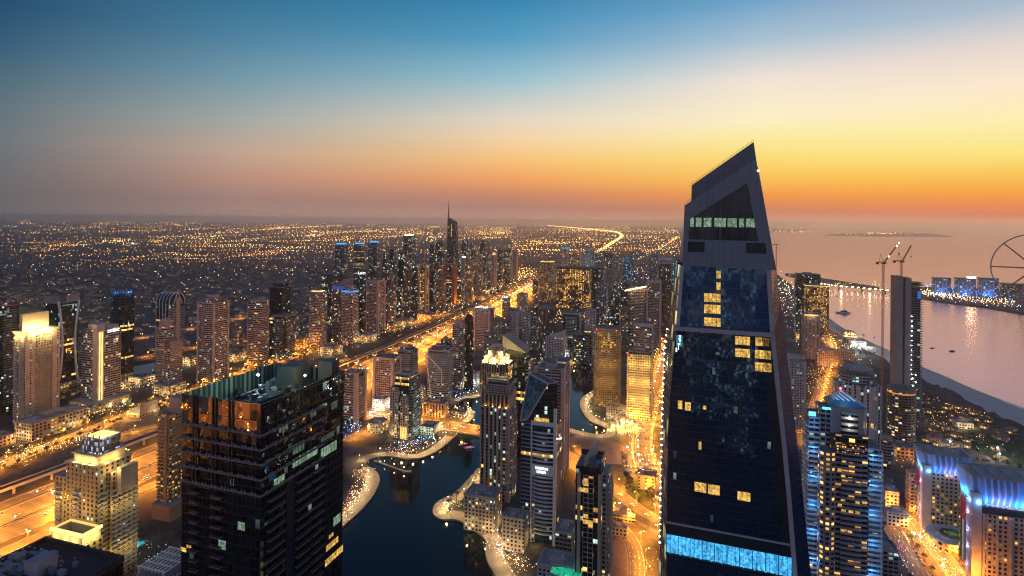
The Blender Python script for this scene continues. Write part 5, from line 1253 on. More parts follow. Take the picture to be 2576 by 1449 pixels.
# ---- dark tower with the slanting triangular roof
o, w, d, h, c = frame_tower('slant_roof_tower', 'dark tower under a slanting triangular slatted roof plate beside the golden fins', 1264, 1331, 892, 1150, .8)
part('body', o, lambda q: q.prism(rect(-w/2, w/2, -d/2, d/2), 0, h, FA['dglass'], ROOF))
part('roof_plate', o, lambda q: q.loft(rect(-w/2-1, w/2+1, -d/2-1, d/2+1), lambda p: h+4+(-p[0]+w/2)*.18, rect(-w/2-1, w/2+1, -d/2-1, d/2+1), lambda p: h+6+(-p[0]+w/2)*.62, plain('slatted_plate', (.23, .21, .17), .6, var=.3, scale=.6), plain('slatted_plate', (.23, .21, .17)), ROOF))
part('roof_core', o, lambda q: q.box(-w*.4, w*.4, -d*.4, d*.4, h+.02, h+4.5, DARK))
part('rose_side', o, lambda q: q.prism(rect(w/2+.02, w/2+3, -d*.3, d*.5), 0, h-6, FA['rose'], ROOF))
part('stair_windows', o, lambda q: [q.box(w*.02, w*.12, -d/2-.3, -d/2-.02, h-14-i*9, h-9-i*9, ROOMG) for i in range(7)])
# ---- beige tower with the stepped grille top
o, w, d, h, c = frame_tower('grille_top_tower', 'beige tower with vertical stone bands, stepped top and pale grille frame', 1207, 1299, 1022, 1264, .8)
part('body', o, lambda q: q.prism(rect(-w/2, w/2, -d/2, d/2), 0, h, FA['strips'], BEIGE))
for i, x_ in enumerate((-.5, -.34, -.2, -.06, .08, .22, .47)): part('stone_band', o, lambda q: q.box(w*x_-(.9 if i else 0), w*x_+1.2, -d/2-1.0, -d/2-.02, 0, h+1.5, BEIGE))
f0 = part('balcony', o, lambda q: q.box(w*.25, w*.45, -d/2-1.6, -d/2-.02, 0, 1.1, BEIGE), (0, 0, 10)); copies(f0, o, [(0, 0, 10+3.4*i) for i in range(1, int((h-14)/3.4))])
f0 = part('side_balcony', o, lambda q: q.box(w/2+.02, w/2+1.2, -d*.4, d*.4, 0, 1.1, BEIGE), (0, 0, 10)); copies(f0, o, [(0, 0, 10+3.4*i) for i in range(1, int((h-14)/3.4))])
ta, tb, tc_ = zof(c, 1260, 996, d/2), zof(c, 1260, 972, d/2), zof(c, 1260, 945, d/2)
part('tier', o, lambda q: [q.box(-w*.4+i*w*.135, -w*.4+i*w*.135+w*.05, -d*.47, d*.47, h+.02, ta, BEIGE) for i in range(7)]+[q.box(-w*.38, w*.44, -d*.44, d*.44, h+.03, ta-.5, DARK)])
part('tier', o, lambda q: q.prism(rect(-w*.36, w*.42, -d*.42, d*.42), ta+.02, tb, facade('grille', (.36, .31, .28), fh=2.2, bw=1.6, wu=.7, wv=.6, lit=0), BEIGE))
part('grille_frame', o, lambda q: [q.box(-w*.33, w*.4, -d*.4, -d*.37, tb+.02+i*(tc_-tb)/3, tb+.02+i*(tc_-tb)/3+1.0, BEIGE) for i in range(4)]+[q.box(x, x+1.2, -d*.4-.1, -d*.37+.1, tb+.01, tc_+1.0, BEIGE) for x in (-w*.35, w*.39)]+[q.box(-w*.3, w*.36, -d*.3, d*.3, tb+.02, tb+5, DARK)])
for i in range(4): lamp(o, (-w*.32+i*w*.23, -d*.5-.6, h+2), 220, SOD, .3, 'step_light'); part('step_lamp', o, lambda q: q.ball((-w*.32+i*w*.23, -d*.5-.5, h+1.4), .35, G_SOD, 5, 3))
# ---- tower with the slanted blue glass top
o, w, d, h, c = frame_tower('slanted_glass_tower', 'tower with a slanted blue glass face framed in white and curved white balconies', 1308, 1411, 1064, 1372, .75)
dy0 = c.y-d*.45
part('body', o, lambda q: q.prism(rect(-w/2, w/2, -d/2, d/2), 0, h, FA['bglass'], ROOF))
fr = [(-w*.17+w*.6*i/8, -d/2-.3-2.2*math.sin(math.pi*i/8)) for i in range(9)]
part('white_front', o, lambda q: (q.box(-w*.2, -w*.17, -d/2-2, -d/2-.02, 0, h+4, WHITEP), q.box(w*.44, w/2+.8, -d/2-2, -d/2-.02, 0, h+16, WHITEP), q.box(-w*.168, w*.438, -d/2-1.2, -d/2-.02, h*.58, h*.58+9, WHITEP), q.box(-w*.168, w*.438, -d/2-1.2, -d/2-.02, h, h+3.5, WHITEP)))
part('white_panel', o, lambda q: q.prism(rect(-w*.168, -w*.08, -d/2-.9, -d/2-.02), 0, h*.575, FA['white'], WHITEP))
def slabf(q):
    q.prism(fr+[(fr[-1][0], -d/2-.02), (fr[0][0], -d/2-.02)], 0, .9, WHITEP, WHITEP, WHITEP)
f0 = part('balcony', o, slabf, (0, 0, 8)); copies(f0, o, [(0, 0, 8+3.5*i) for i in range(1, int((h-10)/3.5)) if not (h*.56 < 8+3.5*i < h*.58+9.5)])
lf = [(-w*.5-1.6*math.sin(math.pi*i/6), -d/2+d*.8*i/6) for i in range(7)]
f0 = part('side_balcony', o, lambda q: q.prism([(-w*.22, -d/2-.9), (-w*.22, -d/2-.02), (-w/2-.02, -d/2-.02)]+[(-w/2-.02, d*.3)]+lf[::-1], 0, .5, METAL, METAL, METAL), (0, 0, 8)); copies(f0, o, [(0, 0, 8+3.5*i) for i in range(1, int((h-2)/3.5))])
part('sign', o, lambda q: (letters(q, -w*.06, w*.3, h*.58+5.2, h*.58+7.4, -d/2-1.6), letters(q, -w*.02, w*.26, h*.58+2, h*.58+4.2, -d/2-1.6)))
BLG = facade('slanted_blue_glass', (.03, .09, .12), (.03, .13, .19), fh=3.6, bw=2.2, wu=.94, wv=.94, lit=0, wob=.02, grough=.06)
# top in world space: corner points measured on the picture, each at its own distance
D_ = lambda x, y, k: at_depth(x, y, dy0+k)
T1, T2, T3, T4 = D_(1331, 939, 14), D_(1379, 966, 0), D_(1401, 962, 8), D_(1350, 936, 22)
B1, B2, B3 = D_(1309, 1058, 13), D_(1326, 1056, 0), D_(1403, 1066, 0); U3 = D_(1403, 966, 0); BB = D_(1403, 1064, 24); UB = D_(1402, 962, 24); B4 = D_(1316, 1052, 30)
inv = Matrix.Translation((c.x, c.y, 0)) @ Matrix.Rotation(TH, 4, 'Z'); inv = inv.inverted(); Lc = lambda p: inv @ p
def glasstop(q):
    f = [Lc(p) for p in (B1, B2, T2, T1)]; q.face(f, BLG, q.planar([Vector((p.y, p.x, p.z)) for p in f]))
    f = [Lc(p) for p in (B2, B3, U3, T2)]; q.face(f, FA['dglass'], [(p.x, p.z) for p in f])
    q.face([Lc(p) for p in (B3, BB, UB, U3)], CONC); q.face([Lc(p) for p in (T1, T2, U3, T3, UB, T4)], PLANT); q.face([Lc(p) for p in (BB, B4, B1, T1, T4, UB)], FA['dglass'])
part('slanted_top', o, glasstop)
part('white_edge', o, lambda q: [q.bar(Lc(a), Lc(b), .65, CONC) for a, b in ((B1, T1), (T1, T2), (T2, B2), (B1, B2), (T2, T3), (T3, T4), (T4, T1))])
part('gold_windows', o, lambda q: q.box(-w*.2, w*.3, -d/2-.5, -d/2-.02, h+3.6, h+6.5, ROOM))
# ---- slim tower with the sail fin
o, w, d, h, c = frame_tower('sail_fin_tower', 'slim dark tower with a pale sail-shaped fin standing on its roof', 1445, 1537, 1190, 1560, .95)
part('body', o, lambda q: q.prism(rect(-w/2, w*.28, -d/2, d/2), 0, h+6, FA['dglass'], ROOF))
part('window_column', o, lambda q: q.prism(rect(-w*.26, w*.06, -d/2-1.0, -d/2-.02), 0, h, facade('white_frame_column', (.4, .34, .3), fh=3.5, bw=w*.16, wu=.84, wv=.8, lit=.16, coolp=0), CONC, None, 0))
part('stone_pier', o, lambda q: (q.box(-w*.44, -w*.34, -d/2-1.2, -d/2-.02, 0, h+2, CREAM), q.box(w*.2, w*.3, -d/2-1.2, -d/2-.02, 0, h+2, CREAM)))
part('side_wing', o, lambda q: q.prism(rect(w*.3+.02, w*.5, -d*.42, d*.5), 0, h+1, FA['beige'], ROOFL))
f0 = part('balcony', o, lambda q: (q.box(w*.5+.02, w*.5+1.2, -d*.3, d*.45, 0, 1.1, BEIGE), q.box(-w/2-1.2, -w/2-.02, -d*.4, d*.4, 0, 1.1, BEIGE)), (0, 0, 30)); copies(f0, o, [(0, 0, 30+3.5*i) for i in range(1, int((h-32)/3.5))])
fz = zof(c, 1490, 1115)
def sail(q):
    P_ = [Vector((-w*.24, -d*.5, h+4)), Vector((-w*.0, d*.42, h+6.0)), Vector((w*.02, d*.45, fz)), Vector((-w*.24, -d*.46, h+12))]
    q.slab(P_, .7, CONC, (1, 0, 0))
part('sail_fin', o, sail)
part('roof_plant', o, lambda q: (q.box(-w*.16, w*.02, -d*.2, d*.1, h+6.02, h+10, BGREY), q.box(-w*.1, w*.2, d*.15, d*.4, h+6.02, h+8.5, PLANT), q.box(w*.08, w*.2, -d*.35, 0, h+6.02, h+8, BGREY)))
part('parapet', o, lambda q: (q.box(w*.24, w*.28, -d/2, d/2, h+6.02, h+10, DARK), q.box(-w/2, w*.23, d*.46, d*.5, h+6.02, h+10, DARK)))
for i, (zf, x0_, x1_) in enumerate(((.93, -.25, -.1), (.885, -.4, -.1), (.66, -.25, .05), (.7, -.25, -.1), (.2, -.25, -.12))):
    part('lit_window', o, lambda q: q.box(w*x0_, w*x1_, -d/2-1.35, -d/2-1.02, h*zf, h*zf+2.8, ROOM))
# ---- beige tower with a green roof frame on the marina
o, w, d, h, c = frame_tower('roof_frame_tower', 'beige stone tower with a dark glass top inside a pale roof frame, by the marina', 980, 1058, 985, 1107, .9)
part('body', o, lambda q: q.prism(rect(-w*.5, -w*.14, -d/2, d*.3), 0, h+6, FA['beige'], ROOF)); part('body', o, lambda q: q.prism(rect(w*.02, w*.36, -d/2-1.5, d*.3), 0, h-4, FA['beige'], ROOF))
ft = zof(c, 1020, 934)
part('glass_core', o, lambda q: q.prism(rect(-w*.36, w*.34, -d*.34, d*.5), 0, ft-4, FA['dglass'], TEAL)); part('side_wing', o, lambda q: q.prism(rect(w*.345, w*.5, -d*.4, d*.48), 0, ft-6, FA['grey'], ROOF))
f0 = part('balcony', o, lambda q: q.box(w*.5+.02, w*.5+1.2, -d*.35, d*.44, 0, 1.1, METAL), (0, 0, 8)); copies(f0, o, [(0, 0, 8+3.4*i) for i in range(1, int((h-4)/3.4))])
part('roof_frame', o, lambda q: (q.box(-w*.38, w*.36, -d*.36, -d*.32, ft-1.6, ft, PINK), q.box(w*.32, w*.36, -d*.36, -d*.3, ft-16, ft-1.62, PINK), q.box(-w*.38, -w*.34, -d*.36, -d*.3, ft-16, ft-1.62, PINK), q.box(w*.32, w*.36, -d*.29, d*.5, ft-1.6, ft, PINK), q.box(-w*.38, -w*.34, -d*.29, d*.5, ft-1.6, ft, PINK), q.box(-w*.33, w*.31, d*.46, d*.5, ft-1.6, ft, PINK)))
part('lit_lobby', o, lambda q: [q.box(w*.02+i*w*.11, w*.02+i*w*.11+w*.07, -d/2-1.9, -d/2-1.52, 1, 16, G_GOLD) for i in range(3)])
for x_ in (-.3, .1, .4): lamp(o, (w*x_, -d/2-6, 6), 2500, WARM, .6, 'podium_light')
# white pointed roof blade leaning over the grey rounded tower
bp = G(1083, 1012); o = thing('leaning_blade', 'thin pale leaning roof blade left of the grey rounded balconies', 'facade blade', (bp.x, bp.y, 0), TH)
zb_ = zof(Vector((bp.x, bp.y)), 1072, 890)
part('blade', o, lambda q: (q.bar((2, 0, 0), (-9, 0, zb_), .8, WHITEP), q.bar((-9, 0, zb_), (18, 0, zb_-24), .7, WHITEP), q.bar((18, 0, zb_-24), (18, 0, zb_-50), .7, WHITEP)))
# slanting light beam roof tower parts
tb_ = [t for t in COL.objects if t.get('label', '').startswith('brown tower carrying')][0]; w, d, h = tb_['size']
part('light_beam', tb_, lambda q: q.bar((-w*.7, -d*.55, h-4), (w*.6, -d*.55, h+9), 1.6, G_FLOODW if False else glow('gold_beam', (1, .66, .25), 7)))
for x_ in (-.4, .1, .5): lamp(tb_, (w*x_, -d*.9, h+2), 6000, WARM, 1, 'beam_light')
# ------------------------------------------------------------------ mosque
mg = G(1573, 1088); o = thing('mosque', 'brilliantly floodlit white and gold mosque with dome and minaret on the waterside', 'mosque', (mg.x, mg.y+14, 0), R(20))
MW = plain('mosque_stone', (.62, .52, .36), .7, var=.06)
part('prayer_hall', o, lambda q: (q.prism(rect(-15, 15, -13, 13), 0, 9, facade('arcade', (.62, .52, .36), (.25, .16, .06), fh=9, bw=3, wu=.5, wv=.6, lit=.6, coolp=0, es=1.6), MW), q.box(-15.4, 15.4, -13.4, 13.4, 9.02, 10, MW)))
part('drum', o, lambda q: q.prism(ngon(6.5, 16), 10.02, 14, MW))
def dome(q, r, z0, k=6):
    b = ngon(r, 16); prev, pz = b, z0
    for j in range(1, k+1):
        a = math.pi/2*j/k; c_ = inset(b, max(.03, math.cos(a))); q.loft(prev, pz, c_, z0+r*1.05*math.sin(a), MW, MW if j == k else None); prev, pz = c_, z0+r*1.05*math.sin(a)
part('dome', o, lambda q: (dome(q, 6.2, 14.02), q.bar((0, 0, 20), (0, 0, 23.5), .2, METAL)))
for x_, y_ in ((-10, -8), (10, -8), (-10, 8), (10, 8)): part('small_dome', o, lambda q: dome(q if not q.v else q, 2.4, 10.02)).location = (x_, y_, 0)
part('minaret', o, lambda q: (q.prism(ngon(1.5, 8), 0, 19, MW), q.prism(ngon(2.2, 8), 19.02, 20, MW), q.prism(ngon(1.1, 8), 20.02, 27, MW), q.loft(ngon(1.3, 8), 27.02, ngon(.1, 8), 31, MW, MW))).location = (-15.5, -12, 0)
part('forecourt_wall', o, lambda q: [q.box(x, x+1.0, y, y+1.0, 0, 4, MW) for x in range(-20, 21, 4) for y in (-19,)]+[q.box(-20, 21, -19.2, -17.8, 4.02, 4.8, MW)])
for x_, y_, z_ in ((-12, -17, 3), (0, -17, 3), (12, -17, 3), (18, -4, 3), (18, 8, 3), (-18, 2, 3), (-7, -8, 12), (7, -8, 12), (0, 9, 12), (-18, -14, 10)): lamp(o, (x_, y_, z_), 5000, (1, .74, .26), .5, 'flood_light')
# ------------------------------------------------------------------ blue lit pyramid hotel (right)
c, w, d, h = fit(2018, 2215, 1140, 1580, .55)
o = thing('pyramid_hotel', 'rose tower with a blue lit pyramid roof, blue washed wings and gold lit rooms', 'tower', (c.x, c.y, 0), TH); TOWERS.append((c, w, d))
k_ = lambda px: (px-2116)/197*w
zz = lambda py, off=0: EYE+ray(2116, py).z*(c.y-d*.5+off)
DKW = facade('dark_balcony_bays', (.1, .075, .07), (.015, .014, .016), fh=3.5, bw=4.2, wu=.86, wv=.72, lit=.16, coolp=0, es=1.6)
part('core', o, lambda q: q.prism(rect(k_(2087), k_(2176), -d*.5, d*.4), 0, zz(1096), DKW, ROOF))
part('left_drum', o, lambda q: q.prism([(k_(2066)+x, -d*.42+y) for x, y in ngon(w*.125, 20)], 0, zz(1140), facade('drum_rooms', (.33, .25, .22), fh=3.5, bw=4, wu=.55, wv=.5, lit=.4, coolp=0, es=1.7), ROOF))
part('left_wing', o, lambda q: q.prism(rect(k_(2017), k_(2050), -d*.28, d*.5), 0, zz(1062), FA['rose'], ROOF)); part('left_wing', o, lambda q: q.prism(rect(k_(2051), k_(2080), -d*.2, d*.5), 0, zz(1040), FA['rose'], ROOF))
part('right_wing', o, lambda q: q.prism(rect(k_(2178), k_(2215), -d*.38, d*.4), 0, zz(1124), FA['rose'], ROOF))
zt_ = zz(1030)
part('upper_core', o, lambda q: q.prism(rect(k_(2080), k_(2170), -d*.3, d*.4), zz(1098), zt_, PINK, ROOFL)); part('upper_bay', o, lambda q: q.prism(rect(k_(2105), k_(2150), -d*.46, -d*.31), zz(1098), zz(1044), facade('white_bay', (.5, .45, .42), fh=4.2, bw=30, wu=1, wv=.55, lit=0), CONC))
f0 = part('front_balcony', o, lambda q: (q.box(k_(2102), k_(2158), -d*.5-2.2, -d*.5-.02, 0, 1.1, PINK), q.box(k_(2088), k_(2101), -d*.5-1, -d*.5-.02, 0, 1.1, PINK), q.box(k_(2159), k_(2175), -d*.5-1, -d*.5-.02, 0, 1.1, PINK)), (0, 0, 20)); copies(f0, o, [(0, 0, 20+3.5*i) for i in range(1, int((zz(1108)-20)/3.5))])
f0 = part('wing_balcony', o, lambda q: (q.box(k_(2182), k_(2219), -d*.38-2.0, -d*.38-.02, 0, 1.0, WHITEP), q.box(k_(2215)+.02, k_(2215)+1.8, -d*.36, d*.36, 0, 1.0, WHITEP)), (0, 0, 10)); copies(f0, o, [(0, 0, 10+3.5*i) for i in range(1, int((zz(1128)-10)/3.5))])
f0 = part('wing_balcony', o, lambda q: (q.box(k_(2013), k_(2046), -d*.28-2.0, -d*.28-.02, 0, 1.0, WHITEP), q.box(k_(2017)-1.6, k_(2017)-.02, -d*.26, d*.4, 0, 1.0, WHITEP)), (0, 0, 10)); copies(f0, o, [(0, 0, 10+3.5*i) for i in range(1, int((zz(1066)-10)/3.5))])
f0 = part('drum_hoop', o, lambda q: q.prism([(k_(2066)+x, -d*.42+y) for x, y in ngon(w*.13, 20)], 0, .9, PINK), (0, 0, 24)); copies(f0, o, [(0, 0, 24+3.5*i) for i in range(1, int((zz(1146)-24)/3.5))])
part('pyramid_base', o, lambda q: q.loft(rect(k_(2072), k_(2180), -d*.36, d*.44), zt_+.02, rect(k_(2088), k_(2152), -d*.2, d*.3), zt_+4, plain('blue_roof', (.035, .12, .2), .5), plain('blue_roof', (.035, .12, .2))))
PYR = facade('pyramid_ribs', (.85, .87, .87), (.02, .1, .22), fh=80, bw=3.4, wu=.5, wv=1, lit=0, wob=0, grough=.4)
part('pyramid', o, lambda q: q.loft(rect(k_(2088), k_(2152), -d*.2, d*.3), zt_+4.02, rect(k_(2113)-.3, k_(2114)+.3, d*.02, d*.05), zz(982, d*.5), PYR, PYR))
part('aviation_light', o, lambda q: q.ball((k_(2113), d*.03, zz(982, d*.5)+1.2), .8, G_RED))
lamp(o, (k_(2120), -d*.42, zt_+9), 1500, (.35, .7, 1), .6, 'roof_light'); lamp(o, (k_(2080), -d*.2, zt_+8), 350, (.2, .6, 1), .6, 'roof_light'); lamp(o, (k_(2165), -d*.2, zt_+8), 350, (.2, .6, 1), .6, 'roof_light')
lamp(o, (k_(2128), -d*.52, zz(1050)), 700, (1, .95, .85), .4, 'bay_light'); lamp(o, (k_(2128), -d*.52, zz(1075)), 500, (1, .95, .85), .4, 'bay_light')
for i in range(7):
    z = 18+i*20
    if z < zz(1130): lamp(o, (k_(2190), -d*.38-4.5, z), 1300, (.06, .34, 1), .5, 'wash_light')
    if z < zz(1070): lamp(o, (k_(2028), -d*.28-4.5, z), 1300, (.06, .34, 1), .5, 'wash_light')
part('blue_ledge', o, lambda q: (q.box(k_(2056), k_(2078), -d*.34, -d*.22, zz(1040), zz(1040)+1.0, G_CYAN), q.box(k_(2016), k_(2036), -d*.34, -d*.3, zz(1060), zz(1060)+3.0, G_CYAN)))
part('amber_terrace', o, lambda q: q.box(k_(2090), k_(2172), -d*.5-.6, -d*.5-.02, zz(1140), zz(1118), facade('amber_terrace_lights', (.05, .03, .02), fh=2.0, bw=1.6, wu=.5, wv=.5, lit=.4, warm=(1, .35, .08), coolp=0, es=2.2)))
for i, (x0_, y0_) in enumerate(((2106, 1160), (2126, 1163), (2104, 1196), (2124, 1200), (2144, 1202), (2094, 1180), (2104, 1252), (2144, 1254), (2106, 1280), (2126, 1282), (2144, 1280), (2096, 1270), (2104, 1330), (2124, 1334))):
    part('lit_room', o, lambda q: q.box(k_(x0_), k_(x0_+11), -d*.5-.5, -d*.5-.02, zz(y0_+9), zz(y0_), ROOM))
# ---- white hotel with the helipad
o, w, d, h, c = frame_tower('helipad_tower', 'white stone tower with a round helipad on top and yellow lit windows', 2090, 2222, 968, 1215, .8)
WST = facade('white_stone_slots', (.42, .34, .3), (.02, .03, .035), fh=3.7, bw=w/7.0, wu=.42, wv=.8, lit=.1, coolp=.1)
part('body', o, lambda q: q.prism(footprint('chamf', w, d), 0, h, WST, ROOFL)); part('upper_block', o, lambda q: q.prism(inset(footprint('chamf', w, d), .78), h+.02, h+13, FA['grey'], ROOFL))
part('helipad', o, lambda q: (q.loft(ngon(w*.2, 28), h+13.02, ngon(w*.36, 28), h+17, CONC, ROOFL),)); part('helipad_letter', o, lambda q: (q.box(-2.6, -1.8, -3, 3, h+17.02, h+17.06, WHITEP), q.box(1.8, 2.6, -3, 3, h+17.02, h+17.06, WHITEP), q.box(-1.78, 1.78, -.4, .4, h+17.02, h+17.06, WHITEP)))
for z in (h-44, h-64, h-106): part('lit_floor', o, lambda q: (q.box(-w*.3, -w*.12, -d/2-.4, -d/2-.02, z, z+6, ROOM), q.box(-w*.03, w*.12, -d/2-.4, -d/2-.02, z-1, z+5.5, ROOM), q.box(w*.2, w*.3, -d/2-.4, -d/2-.02, z, z+5, ROOM)))
for x_ in (-.5, -.31, -.16, .02+.12, .3, .47): part('stone_pier', o, lambda q: q.box(w*x_*.62-.8, w*x_*.62+.9, -d/2-1.0, -d/2-.42, 0, h+2, CONC))
part('mast', o, lambda q: q.bar((-w*.26, -d*.3, h), (-w*.26, -d*.3, h+22), .4, DARK, 5, .1))
# ---- unfinished concrete tower
o, w, d, h, c = frame_tower('unfinished_tower', 'unfinished raw concrete tower with bare floor slabs and tall blank core wall', 2236, 2319, 722, 1055, .7)
hz = zof(c, 2262, 694)
part('core_wall', o, lambda q: q.box(-w*.5, -w*.22, -d*.5, d*.4, 0, hz, PINK if False else plain('bare_core', (.27, .225, .21), .85, var=.2, scale=.06)))
part('core_wall', o, lambda q: q.box(-w*.14, w*.08, -d*.5, d*.4, 0, hz-2, plain('bare_core', (.27, .225, .21)))); part('core_gap', o, lambda q: q.box(-w*.22+.02, -w*.14-.02, -d*.42, d*.38, 0, hz-1, DARK))
part('floors', o, lambda q: q.prism(rect(w*.08+.02, w*.42, -d*.46, d*.42), 0, h, FA['raw'], DCONC))
f0 = part('floor_slab', o, lambda q: q.box(w*.08+.04, w*.52, -d*.5, d*.46, 0, .45, DCONC), (0, 0, 3.5)); copies(f0, o, [(0, 0, 3.5+3.5*i) for i in range(1, int(h/3.5)+2)])
rg = random.Random(5)
part('formwork', o, lambda q: [q.bar((w*rg.uniform(.1, .5), d*rg.uniform(-.5, .4), h+1), (w*rg.uniform(.1, .55), d*rg.uniform(-.5, .4), h+rg.uniform(4, 9)), .14, DARK) for _ in range(46)]+[q.box(w*.1, w*.48, -d*.48, d*.4, h+4.5, h+5.0, DARK)])
part('work_lamp', o, lambda q: [q.ball((w*.16+(i % 2)*w*.1, -d*.5-.4, 6+i*5.2), .42, G_WHITE, 5, 3) for i in range(12)]+[q.ball((w*.105, -d*.5-.5, h*.3+i*7), .3, G_WHITE, 5, 3) for i in range(14)])
part('blue_sheet', o, lambda q: q.box(w*.3, w*.42, -d*.52, -d*.505, h-16, h-5, glow('blue_sheet_light', (.05, .25, .9), .5)))
def crane(label, px, pyb, py_slew, dep, jib, cw, zbase=None):
    b = at_depth(px, py_slew, dep); zb = 0.0 if zbase is None else zbase
    o = thing('tower_crane', label, 'crane', (b.x, b.y, zb), R(-5)); H = b.z-zb; CR = plain('crane_red', (.42, .15, .08), .6)
    def lat(q, a, b_, s0, s1, mat, n):
        a = Vector(a); b_ = Vector(b_); dd = (b_-a).normalized(); x = dd.cross(Vector((0, 1, 0))).normalized(); y = dd.cross(x)
        cs = lambda p, s: [p+x*s+y*s, p-x*s+y*s, p-x*s-y*s, p+x*s-y*s]
        for i in range(4): q.bar(cs(a, s0)[i], cs(b_, s1)[i], .22, mat)
        for j in range(n):
            A = cs(a+(b_-a)*(j/n), s0+(s1-s0)*j/n); B = cs(a+(b_-a)*((j+1)/n), s0+(s1-s0)*(j+1)/n)
            for i in range(4): q.bar(A[i], B[(i+1) % 4], .13, mat, 3); q.bar(A[i], A[(i+1) % 4], .11, mat, 3)
    part('mast', o, lambda q: lat(q, (0, 0, 0), (0, 0, H), 1.1, 1.1, CR, max(4, int(H/4))))
    part('turntable', o, lambda q: (q.box(-1.8, 1.8, -1.8, 1.8, H, H+2.2, DARK), q.box(1.6, 3.4, -2.6, -.6, H+.3, H+2.6, METAL)))
    J = at_depth(*jib, dep); jp = Vector((J.x-b.x, 0, J.z-zb))
    part('jib', o, lambda q: lat(q, (1.2, 0, H+2.3), tuple(jp), .75, .45, CR, 14))
    Cw = at_depth(*cw, dep); cp = Vector((Cw.x-b.x, 0, H+2.3))
    part('counter_jib', o, lambda q: (lat(q, (-1, 0, H+2.4), tuple(cp), .7, .7, DARK, 4), q.box(cp.x-1.6, cp.x+1.2, -1.4, 1.4, H-.6, H+2.6, DARK)))
    part('a_frame', o, lambda q: (q.bar((.5, 0, H+2.2), (-4.2, 0, H+15), .3, CR), q.bar((-5.5, 0, H+2.4), (-4.2, 0, H+15), .25, CR), q.bar((-4.2, 0, H+15), tuple(jp), .07, DARK, 3)))
    part('hook_line', o, lambda q: (q.bar(tuple(jp), (jp.x, 0, jp.z-16), .07, DARK, 3), q.box(jp.x-.6, jp.x+.6, -.5, .5, jp.z-18, jp.z-16, DARK)))
    return o, jp, H
o, jp, H = crane('tall red crane free-standing beside the unfinished tower, lamps on its jib', 2222, 985, 664, c.y-4, (2260, 610), (2208, 666))
part('jib_lamp', o, lambda q: [q.ball(tuple(Vector((1.2, -.9, H+2.3)).lerp(Vector((jp.x, -.9, jp.z)), f)), .7, G_WARM, 6, 4) for f in (.3, .84, .97)])
crane('slender lit crane beyond the right edge of the main tower', 1953, 690, 617, 1750, (1961, 616), (1945, 618))
crane('short dark red crane standing on top of the unfinished tower', 2268, 694, 660, c.y+3, (2291, 617), (2251, 659), hz-.2)
